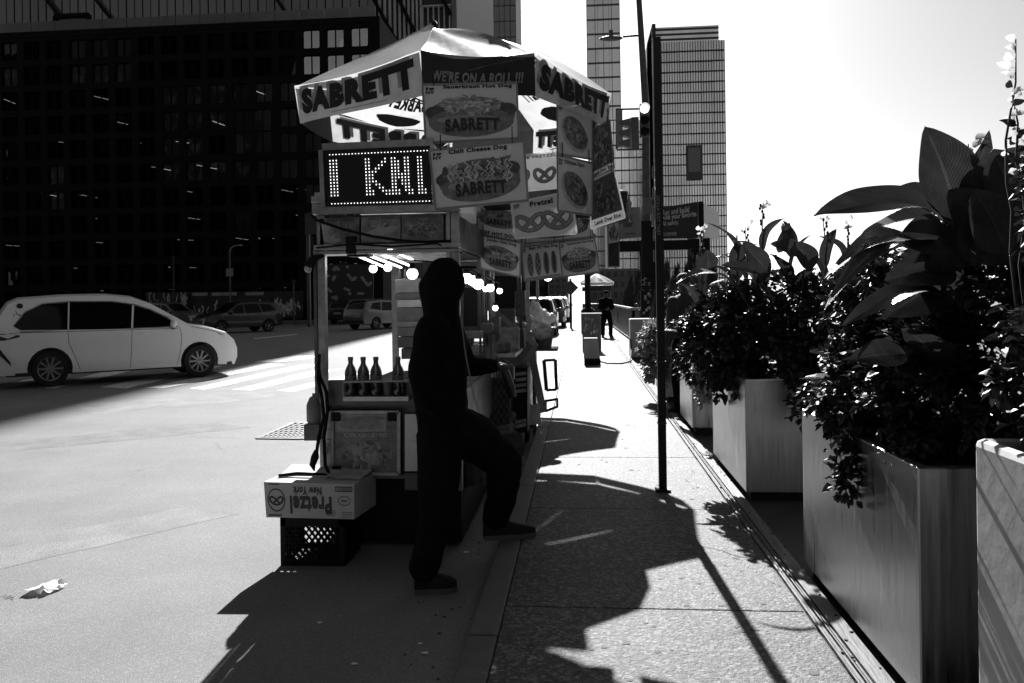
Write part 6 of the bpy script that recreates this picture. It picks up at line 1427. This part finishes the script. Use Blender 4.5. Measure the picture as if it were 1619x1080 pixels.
# pretzel carton on a milk crate
bq = [PY(417, 762, 5.02), PY(560, 766, 5.02), PY(560, 821, 5.02), PY(421, 818, 5.02)]; S = Quad(*bq); dep = Vector((.05, .36, .0))
tb = thing('pretzel_carton', 'pale cardboard pretzel carton lying upside down on the black milk crate', 'box', (bq[2] + bq[3]) / 2)
b = MB(); b.hexa([bq[3], bq[2], bq[2] + dep, bq[3] + dep, bq[0], bq[1], bq[1] + dep, bq[0] + dep]); b.build('carton', m_card, tb)
l = MB()
R180 = lambda u, v, d=0: S(1 - u, 1 - v, d)
put_text(l, R180, 'Pretzel', .25, .36, .72, .88, .002, 0, bold=.05); put_text(l, R180, 'New York', .36, .10, .68, .34, .002, 0, bold=.05); l.build('lettering', m_ink, tb)
l = MB(); 
ring = ell(.13, .5, .10, .33, 28); n = len(ring); ri = ell(.13, .5, .088, .29, 28); l.add([S(u, v, .002) for u, v in ring] + [S(u, v, .002) for u, v in ri], [(i, (i + 1) % n, (i + 1) % n + n, i + n) for i in range(n)])
pretzel(l, S, .13, .5, .22, .002, .24, 2.4, 0); l.m = [0] * len(l.m)
l.build('round_emblem', m_ink, tb)
l = MB(); 
for (u0, v0, u1_, v1_) in ((.79, .78, .98, .81), (.79, .90, .98, .93), (.79, .81, .80, .90), (.97, .81, .98, .90), (.05, .93, .17, .96), (.03, .05, .18, .09), (.86, .18, .98, .20), (.86, .12, .98, .14), (.86, .05, .96, .07)): put_poly(l, S, [(u0, v0), (u1_, v0), (u1_, v1_), (u0, v1_)], .002, 0)
for (cu_, cv_, ru_, rv_) in ((.89, .52, .07, .14), (.735, .17, .055, .09)):
    o_ = ell(cu_, cv_, ru_, rv_, 20); i_ = ell(cu_, cv_, ru_ * .9, rv_ * .84, 20); l.add([S(u, v, .002) for u, v in o_] + [S(u, v, .002) for u, v in i_], [(i, (i + 1) % 20, (i + 1) % 20 + 20, i + 20) for i in range(20)]); put_poly(l, S, [(cu_ - ru_ * .5, cv_ - .02), (cu_ + ru_ * .5, cv_ - .02), (cu_ + ru_ * .5, cv_ + .02), (cu_ - ru_ * .5, cv_ + .02)], .002, 0)
put_text(l, S, 'CHEESE', .81, .82, .96, .89, .002, 0); stuff(l.build('small_print', m_ink, tb))
MB().hexa([bq[0] + dep * .35 + Vector((.03, 0, .001)), bq[1] + dep * .35 + Vector((-.02, 0, .001)), bq[1] + dep + Vector((0, .02, .03)), bq[0] + dep + Vector((.0, .02, .03)), bq[0] + dep * .35 + Vector((.03, 0, .006)), bq[1] + dep * .35 + Vector((-.02, 0, .006)), bq[1] + dep + Vector((0, .02, .036)), bq[0] + dep + Vector((.0, .02, .036))]).build('flap', m_card, tb)
wr_ = MB(); n = 8
vs = [bq[1].lerp(bq[0], .42 * i / n) + dep * (.25 + .6 * j / n) + Vector((0, 0, .012 + .03 * abs(noise.noise(Vector((i * .9, j * .9, 1)))))) for j in range(n + 1) for i in range(n + 1)]
wr_.add(vs, [(j * (n + 1) + i, j * (n + 1) + i + 1, (j + 1) * (n + 1) + i + 1, (j + 1) * (n + 1) + i) for j in range(n) for i in range(n)])
tag(wr_.build('plastic_wrap', mat('crumpled_film', .6, .4, transl=.4), None, smooth=40), 'crumpled pale plastic film lying on top of the pretzel carton', 'plastic film')
ck = thing('milk_crate', 'black plastic milk crate under the pretzel carton', 'crate', (PY(500, 888, 5.1).x, 5.25, ROADZ))
x0, x1_ = PY(445, 880, 5.05).x, PY(445, 880, 5.05).x + .42; zt_ = bq[3].z - .002; y0_, y1_ = 5.05, 5.40; m_crate = mat('crate_plastic', .006, .6, spec=.2)
def lattice(t, o_, ux, W, H, name='side_panel'):
    """crate wall: a lattice of diagonal bars with a solid rim"""
    ux = Vector(ux); o_ = Vector(o_); b = MB(); U = lambda u, z: o_ + ux * u + Vector((0, 0, z))
    b.bar(U(0, .02), U(W, .02), .01, .04); b.bar(U(0, H - .03), U(W, H - .03), .012, .06); b.bar(U(.015, 0), U(.015, H), .03, .012, up=ux.cross(Vector((0, 0, 1)))); b.bar(U(W - .015, 0), U(W - .015, H), .03, .012, up=ux.cross(Vector((0, 0, 1))))
    n = 9; st = (W - .04) / n
    for i in range(-4, n + 1):
        for sg in (1, -1):
            ua = .02 + i * st if sg > 0 else .02 + (n - i) * st; ub = ua + sg * (H - .08) * .8
            za, zb_ = .03, H - .05
            if ua < .02 or ua > W - .02:
                k = (.02 - ua) / (ub - ua) if ua < .02 else (W - .02 - ua) / (ub - ua)
                if k >= 1 or k < 0: continue
                za = za + (zb_ - za) * k; ua = .02 if ua < .02 else W - .02
            if ub < .02 or ub > W - .02:
                lim = .02 if ub < .02 else W - .02; k = (lim - ua) / (ub - ua)
                if k <= 0: continue
                zb_ = za + (zb_ - za) * k; ub = lim
            b.bar(U(ua, za), U(ub, zb_), .009, .011)
    b.build(name, m_crate, t)
Hc = zt_ - ROADZ
for o_, ux, W in (((x0, y0_, ROADZ), (1, 0, 0), x1_ - x0), ((x0, y1_, ROADZ), (1, 0, 0), x1_ - x0), ((x0, y0_, ROADZ), (0, 1, 0), y1_ - y0_), ((x1_, y0_, ROADZ), (0, 1, 0), y1_ - y0_)): lattice(ck, o_, ux, W, Hc)
MB().box((x0 + .01, y0_ + .01, ROADZ + .001), (x1_ - .01, y1_ - .01, ROADZ + .02)).build('bottom', m_crate, ck)
# bottles on the shelf
m_cola = mat('dark_soda', .012, .12, spec=.6, coat=.5); m_lab = mat('bottle_label', .09, .5, var=.6, scale=30); m_cap = mat('bottle_cap', .12, .5)
b_prof = [(.001, 0), (.032, .0), (.036, .012), (.036, .055), (.033, .080), (.036, .105), (.036, .140)]
bz = PY(560, 627, FY - .08).z - .001
labs = ('leftmost dark soda bottle on the cart shelf', 'second dark soda bottle from the left on the cart shelf', 'third dark soda bottle from the left on the cart shelf', 'dark soda bottle beside the black hoodie on the cart shelf')
first = None
for i, px in enumerate((555, 575, 595, 630)):
    c = PY(px, 627, FY - .07); base = Vector((c.x, c.y, bz))
    if first is None:
        first = thing('soda_bottle', labs[0], 'bottle', base, group='dark soda bottles on the cart shelf')
        MB().lathe([(r * 1.12, h * 1.08) for r, h in b_prof], base, seg=18).build('bottle', m_cola, first, smooth=50)
        MB().lathe([(.0403, .151), (.038, .172), (.030, .195), (.019, .215), (.016, .228), (.016, .242)], base, seg=18).build('clear_shoulder', mat('clear_bottle_top', .14, .10, transl=.45, spec=.8, coat=.8, var=.4, scale=40), first, smooth=60)
        MB().lathe([(.0413, .095), (.0413, .145)], base, seg=18, cap=False).build('label', m_lab, first); MB().lathe([(.0185, .243), (.019, .266), (.016, .268)], base, seg=12).build('cap', m_cap, first)
    else: copy_tree(first, loc=base, label=labs[i])
cupb = PY(613, 627, FY - .07); cu_ = MB().lathe([(.026, 0), (.034, .10), (.036, .10)], (cupb.x, cupb.y, bz), seg=16).build('plastic_cup', mat('cup_plastic', .16, .4, transl=.3), None, smooth=40); tag(cu_, 'plastic cup between the soda bottles on the cart shelf', 'cup')
# bulbs on a cable
m_bulb = mat('lit_bulb', .8, .4, var=0, emit=2.5)
sl = thing('string_lights', 'string of lit round bulbs hanging under the cart roof from front left to back right', 'string lights', PY(650, 420, 5.5))
bl = [(590, 425, 6.2, .032), (613, 423, 6.9, .036), (652, 433, 5.55, .040), (738, 440, 5.5, .038), (746, 443, 5.8, .038), (756, 449, 5.7, .040), (768, 457, 7.2, .026), (775, 455, 6.6, .034), (790, 460, 7.0, .026), (783, 487, 6.6, .024), (866, 438, 9.5, .05), (742, 438, 6.1, .04), (751, 446, 6.2, .04)]
for px, py, Y, r_ in bl:
    c = PY(px, py, Y); b = MB(); b.sphere(c, r_, 16, 10); bo = b.build('bulb', m_bulb, sl, smooth=180)
    MB().lathe([(r_ * .55, r_ * .75), (r_ * .6, r_ * 1.3), (r_ * .45, r_ * 1.9), (.004, r_ * 2.0)], c, seg=12).build('socket', m_black, bo)
cbp = [PY(560, 400, 6.0), PY(590, 414, 6.2), PY(613, 411, 6.9), PY(652, 412, 5.55), PY(700, 415, 5.5), PY(738, 425, 5.5), PY(756, 434, 5.7), PY(775, 440, 6.6), PY(790, 448, 7.0)]
MB().tube(cbp, .006, 6).build('cable', m_cable, sl)
# hanging hoses and cables at the left corner post
def cable(label, pts, r, name='black_cable', m=None):
    o = MB().tube([PY(*p) for p in pts], r, 7).build(name, m or m_cable, None, smooth=180); tag(o, label, 'cable'); return o
cable('black cable drooping diagonally across the header pictures of the cart', [(492, 340, 5.28), (500, 348, 5.28), (540, 362, 5.25), (590, 374, 5.25), (640, 381, 5.25), (680, 383, 5.25), (712, 381, 5.3)], .010)
cable('loop of thick black hose hanging beside the front picture', [(503, 576, 5.30), (506, 596, 5.28), (516, 620, 5.26), (518, 650, 5.25), (512, 690, 5.25), (514, 735, 5.25), (522, 752, 5.25), (534, 750, 5.25)], .012, 'black_hose')
cable('black hose with a taped end hanging left of the cart corner', [(505, 560, 5.30), (503, 600, 5.27), (509, 630, 5.25), (512, 660, 5.25), (504, 690, 5.22), (500, 720, 5.2)], .012, 'black_hose')
tp_ = MB().tube([PY(500, 712, 5.2), PY(498, 722, 5.2), PY(494, 735, 5.2), PY(497, 745, 5.2)], [.014, .028, .022, .004], 7).build('tape_bundle', m_cable, None, smooth=60); tag(tp_, 'ragged black tape bundle at the end of the hanging hose', 'tape')
cable('thin black wires running under the cart roof edge', [(500, 392, 5.3), (560, 386, 5.3), (620, 390, 5.3), (690, 385, 5.3), (730, 400, 5.4)], .006)
cable('black cable over the carton top ending near the cart', [(440, 752, 5.15), (470, 748, 5.2), (510, 750, 5.2), (545, 757, 5.2)], .009)
jc = PY(504, 690, 5.36); jg = thing('jug', 'pale plastic jug hanging on the outside of the cart corner', 'jug', jc); MB().lathe([(.001, 0), (.045, 0), (.045, .10), (.052, .11), (.052, .22), (.03, .27), (.012, .28), (.012, .30)], jc + Vector((-.03, 0, 0)), seg=14).build('jug_body', mat('jug_plastic', .20, .5, transl=.2), jg, smooth=50)
MB().box((jc.x - .085, jc.y - .055, jc.z - .02), (jc.x + .02, jc.y + .055, jc.z + .09)).build('holder', m_steel_d, jg)
dm_ = thing('dome_camera', 'round white dome camera on a black bracket at the upper left cart corner', 'camera', PY(487, 426, 5.3)); c = PY(487, 425, 5.3); MB().sphere(c, .026, 14, 10).build('dome', mat('dome_grey', .3, .3), dm_, smooth=180); MB().tube([c + Vector((0, 0, .02)), c + Vector((.03, 0, .07)), c + Vector((.10, .04, .09))], [.03, .022, .012], 8).build('bracket', m_black, dm_)
cr = MB(); p = PY(553, 395, 5.33); cr.box((p.x - .02, 5.30, p.z - .03), (p.x + .045, 5.36, p.z + .09)); tag(cr.build('black_clamp_box', m_black, None, bevel=.005), 'small black box clamped under the header of the cart', 'box')
# boxes and paper stacks in the serving window
st_rng = random.Random(31)
for i, (ya, yb, xa_, xb_, c_, lab) in enumerate(((441, 463, 627, 668, .20, 'wrapped paper pack on top of the box stack in the cart'), (464, 473, 626, 672, .10, 'thin dark tray second from the top of the box stack'), (474, 486, 628, 668, .42, 'bright white pack third from the top of the box stack'), (487, 508, 626, 668, .13, 'folded cardboard box in the middle of the stack'),
        (509, 517, 625, 665, .22, 'pale flat box lower in the stack'), (518, 532, 630, 662, .14, 'small carton near the bottom of the stack'), (533, 550, 630, 662, .10, 'dark carton second from the bottom of the stack'), (551, 568, 633, 660, .12, 'lowest carton of the stack beside the hoodie'))):
    a, b = PY(xa_, ya, 6.3), PY(xb_, yb, 6.3); j = st_rng.uniform(-.01, .01); o = MB().box((a.x + j, 6.3 + j, b.z + .001), (b.x, 6.62, a.z)).build('carton', mat('carton_%d' % i, c_, .6, var=.2, scale=12), None, bevel=.006); tag(o, lab, 'carton', 'cartons stacked in the serving window')
for i, px in enumerate((632, 641, 650)):
    c = PY(px, 440, 6.4); o = MB().lathe([(.012, 0), (.014, .05), (.008, .06), (.006, .075)], c, seg=10).build('sauce_bottle', m_lab, None, smooth=50); tag(o, ('left', 'middle', 'right')[i] + ' little sauce bottle on top of the carton stack', 'sauce bottle', 'sauce bottles on the carton stack')
# clutter to the right: cardboard, planks, frames, second cart
bxq = [PY(774, 489, 7.9), PY(842, 547, 7.8), PY(810, 592, 7.8), PY(776, 560, 7.9)]; S = Quad(*bxq)
cbx = thing('cardboard_box', 'opened cardboard box tilted on its corner between the hoodie and the bright sidewalk', 'box', (bxq[2] + bxq[3]) / 2); MB().plate(bxq, .14).build('carton', m_card_d, cbx)
l = MB(); put_stroke(l, S, [(.0, .5), (1, .5)], .012, .003, 0); put_stroke(l, S, [(.45, 0), (.45, 1)], .012, .003, 0); l.build('fold_lines', m_ink, cbx)
MB().plate([bxq[0] + Vector((-.0, 0, .0)), bxq[0] + Vector((.09, .05, -.06)), bxq[3] + Vector((.06, .05, .02)), bxq[3]], .01).build('flap', m_card_d, cbx)
def solo(mb, name, label, cat, m, **k): return tag(mb.build(name, m, None, **k), label, cat)
pk = MB(); pk.bar(PY(831, 515, 9.4), PY(859, 652, 9.4), .085, .03, up=(0, 1, 0)); solo(pk, 'wooden_plank', 'pale weathered plank leaning at the street side of the second cart', 'plank', mat('weathered_wood', .26, .8, var=.5, scale=6, streak=(6, 6, .5), detail=8))
pk = MB(); pk.tube([PY(790, 572, 7.2), PY(800, 590, 7.2), PY(808, 612, 7.2), PY(811, 628, 7.2)], [.035, .04, .04, .035], 8); solo(pk, 'bent_panel', 'bent pale metal strip curving over the quilted panel', 'metal strip', m_steel_d, smooth=180)
def frame(label, q, w):
    q = [PY(*p) for p in q]; b = MB()
    for i in range(4): b.bar(q[i], q[(i + 1) % 4], w, .03)
    solo(b, 'sign_frame', label, 'frame', m_hoard)
frame('empty dark sign frame standing on the sunlit sidewalk right of the plank', [(860, 570, 10.3), (878, 569, 10.3), (880, 616, 10.2), (864, 617, 10.2)], .04)
frame('small dark frame lying low beside the plank foot', [(863, 634, 10.4), (881, 631, 10.4), (881, 643, 10.1), (863, 650, 10.1)], .03)
sc = thing('food_cart', 'second food cart packed with pots and boxes behind the cardboard box', 'food cart', (-1.1, 10.0, ROADZ))
MB().box((-1.75, 9.0, .12), (-.62, 11.0, .95)).build('cabinet', m_steel_d, sc); MB().box((-1.8, 8.95, .951), (-.58, 11.05, .99)).build('counter', m_steel, sc)
for x, y_ in ((-1.78, 8.97), (-.62, 8.97), (-1.78, 11.0), (-.62, 11.0)): MB().box((x, y_, .991), (x + .04, y_ + .04, 2.1)).build('corner_post', m_alu, sc)
MB().box((-1.8, 8.95, 2.101), (-.56, 11.05, 2.16)).build('roof', m_steel_d, sc); MB().box((-1.79, 8.96, 1.85), (-.58, 8.99, 2.1)).build('header', m_faded[2], sc)
for k in range(2): MB().lathe([(.12, -.04), (.24, -.04), (.26, 0), (.24, .04), (.12, .04)], (-.68, 9.5 + k, ROADZ + .26), 'X', 18).build('wheel', m_black, sc)
for i in range(9):
    r = st_rng; x, y_ = -.75 + r.uniform(-.9, .1), 9.1 + r.uniform(0, 1.5); rr = r.uniform(.07, .15); h = r.uniform(.1, .3); lab = ('wide steel pot', 'tall dark stock pot', 'round steel bowl', 'small steel can', 'dark tub', 'steel canister', 'low pan', 'tall steel tin', 'dark cooking pot')[i] + ' on the counter of the second cart'
    o = MB().lathe([(rr * .8, 0), (rr, h * .2), (rr, h), (rr * 1.08, h), (rr * .95, h * 1.1)], (x, y_, .992), seg=16).build('pot', m_steel if i % 2 else m_steel_d, None, smooth=40); tag(o, lab, 'pot', 'pots on the second cart')
c = PY(855, 515, 9.6); wbag = MB(); 
for (px, py, rx, rz) in ((846, 492, .07, .11), (853, 500, .10, .10), (864, 503, .12, .06), (848, 512, .10, .10), (856, 522, .12, .12), (843, 482, .03, .06)): wbag.sphere(PY(px, py, 9.6), 1, 14, 10, (rx, .12, rz))
o = wbag.build('plastic_bag', mat('white_bag', .6, .35, transl=.45, var=.2, scale=14), None, smooth=180); r = o.modifiers.new('remesh', 'REMESH'); r.mode = 'VOXEL'; r.voxel_size = .015; r.use_smooth_shade = True
d = o.modifiers.new('folds', 'DISPLACE'); tx = bpy.data.textures.new('bag_folds', 'CLOUDS'); tx.noise_scale = .045; d.texture = tx; d.strength = .07; tag(o, 'crumpled white plastic bag on the corner of the second cart', 'bag')
tb_ = MB(); p = PY(860, 547, 9.7); tb_.lathe([(.09, 0), (.13, .24), (.14, .25), (.12, .25)], (p.x, 9.7, p.z - .02), seg=18); solo(tb_, 'grey_tub', 'grey plastic tub below the white bag at the end of the second cart', 'tub', mat('tub_grey', .13, .5), smooth=40)
MB().box((p.x - .25, 9.5, p.z - .05), (p.x + .17, 9.95, p.z - .021)).build('side_shelf', m_steel_d, sc); MB().box((p.x - .14, 9.6, ROADZ), (p.x - .10, 9.64, p.z - .051)).build('shelf_leg', m_steel_d, sc)
hk = MB(); hk.sphere(PY(838, 502, 9.3), .03, 14, 10); solo(hk, 'glint_ball', 'shiny steel ball added for a sun glint left of the white bag', 'ball', mat('mirror_steel', .8, .12, metal=1, var=0), smooth=180)  # mirror ball added to stand for a sun glint on foil
MB().tube([PY(838, 502, 9.3), PY(838, 540, 9.3)], .008, 6).build('rod', m_steel_d, sc)  # rod added to carry the glint ball
# counter goods right of the hoodie inside the first cart
for i, (px, py, Y, w_, h_, c_, lab) in enumerate(((768, 520, 6.9, .10, .10, .05, 'dark container on the kerb side of the counter'), (745, 530, 6.6, .16, .06, .12, 'crumpled foil tray next to the hoodie'), (800, 505, 8.6, .18, .22, .06, 'dark box on the near end of the second cart'), (822, 480, 9.2, .12, .30, .09, 'tall narrow box standing on the second cart'), (783, 515, 7.3, .07, .16, .10, 'steel canister at the end of the counter'))):
    p = PY(px, py, Y); o = MB().box((p.x - w_ / 2, Y, p.z - h_ / 2), (p.x + w_ / 2, Y + .2, p.z + h_ / 2)).build('container', mat('goods_%d' % i, c_, .5, var=.4, scale=20), None, bevel=.01); tag(o, lab, 'container')
pg = MB(); pg.box((-.73, 6.6, 1.10), (-.55, 7.5, 1.13)); pg.build('side_counter', m_steel, cart)
sheet = MB(); sheet.hexa([PY(742, 715, 5.6), PY(758, 700, 5.6), PY(760, 730, 5.6), PY(748, 745, 5.6), PY(742, 660, 5.7), PY(762, 655, 5.7), PY(764, 700, 5.7), PY(748, 700, 5.7)]); 
PY_ = PY(735, 700, 5.9)
wb_ = MB(); n = 8
vs = [PY(728 + 40 * i / n, 690 + 80 * j / n, 5.75) + Vector((0, .06 * noise.noise(Vector((i * .8, j * .8, 5))), 0)) for j in range(n + 1) for i in range(n + 1)]
wb_.add(vs, [(j * (n + 1) + i, j * (n + 1) + i + 1, (j + 1) * (n + 1) + i + 1, (j + 1) * (n + 1) + i) for j in range(n) for i in range(n)]); solo(wb_, 'hanging_bag', 'crumpled grey bag hanging from the cart behind the customer legs', 'bag', mat('grey_bag', .10, .5, transl=.2), smooth=60)

# more goods: back board, utensils, piled packs and bags around the two carts
MB().box((-1.18, 7.42, 1.22), (xr - .03, 7.46, 1.93)).build('back_board', m_steel_d, cart)
for i in range(6):
    x = -1.12 + i * .055; MB().tube([(x, 7.38, 1.86), (x, 7.38, 1.62 - .03 * (i % 3))], .004, 5).build('utensil', m_alu, cart)
rc_ = random.Random(99)
specs = [('dark soda crate', 'crate'), ('wrapped bread pack', 'bread pack'), ('foil covered tray', 'tray'), ('stack of paper cups', 'cups'), ('crumpled paper bag', 'bag'), ('small steel tin', 'tin'), ('napkin box', 'box'), ('dark plastic tub', 'tub')]
spots = [(-.80, 8.62, .0, 'on the ground between the two carts'), (-.95, 8.7, .34, 'second in the pile between the two carts'), (-.78, 8.66, .62, 'upper middle of the pile between the two carts'), (-.90, 8.68, .88, 'on top of the pile between the two carts'),
         (-.64, 7.0, 1.131, 'on the side counter of the first cart near its far end'), (-.66, 6.72, 1.131, 'on the side counter of the first cart behind the hand'), (-.60, 7.3, 1.131, 'at the far tip of the side counter'), (-.78, 9.05, .992, 'at the near corner of the second cart counter')]
for i, ((nm, ct), (x, y_, z, where)) in enumerate(zip(specs, spots)):
    base_ = z if z > 0 else ROADZ; w_, h_ = rc_.uniform(.12, .2), rc_.uniform(.14, .26) if i < 4 else rc_.uniform(.08, .2)
    if i < 4: w_ = .30; h_ = (.46, .275, .255, .2)[i]
    m_ = mat('goods_mix_%d' % i, rc_.choice([.02, .05, .12, .25, .09]), .5, var=.5, scale=16, detail=8, bump=.3, bscale=20)
    mb = MB()
    if i in (3, 5, 7): mb.lathe([(w_ * .4, 0), (w_ * .5, h_ * .15), (w_ * .5, h_ * .9), (w_ * .35, h_)], (x, y_, base_ + .001), seg=16)
    else:
        n = 5; j = lambda: rc_.uniform(-.012, .012)
        mb.hexa([(x - w_ / 2, y_, base_ + .001), (x + w_ / 2, y_, base_ + .001), (x + w_ / 2, y_ + w_, base_ + .001), (x - w_ / 2, y_ + w_, base_ + .001)] + [(x - w_ / 2 + j(), y_ + j(), base_ + h_), (x + w_ / 2 + j(), y_ + j(), base_ + h_), (x + w_ / 2 + j(), y_ + w_ + j(), base_ + h_), (x - w_ / 2 + j(), y_ + w_ + j(), base_ + h_)])
    o = mb.build(nm.split()[-1], m_, None, bevel=.01); tag(o, nm + ' ' + where, ct)
# sheet metal flap and papers on the kerb side
q = [PY(788, 560, 7.55), PY(812, 580, 7.45), PY(812, 600, 7.45), PY(790, 590, 7.55)]; solo(MB().plate(q, .02), 'metal_flap', 'small tilted metal flap under the cardboard box', 'flap', m_steel)
n = 7
for k, (px, py, Y, s_, c_, lab) in enumerate(((838, 655, 9.2, .12, .45, 'crumpled white paper at the foot of the wooden plank'), (800, 668, 7.6, .10, .2, 'grey rag hanging low beside the vent cabinet'))):
    c = PY(px, py, Y); vs = [c + Vector(((i / (n - 1) - .5) * s_ * 2, .05 * noise.noise(Vector((i * .8, j * .8, k * 3.3))), (j / (n - 1) - .5) * s_ * 2 + .03 * noise.noise(Vector((i * .7, j * .7, 9 + k))))) for j in range(n) for i in range(n)]
    mb = MB(); mb.add(vs, [(j * n + i, j * n + i + 1, (j + 1) * n + i + 1, (j + 1) * n + i) for j in range(n - 1) for i in range(n - 1)]); solo(mb, 'crumpled_sheet', lab, 'paper', mat('sheet_%d' % k, c_, .7, transl=.3), smooth=40)
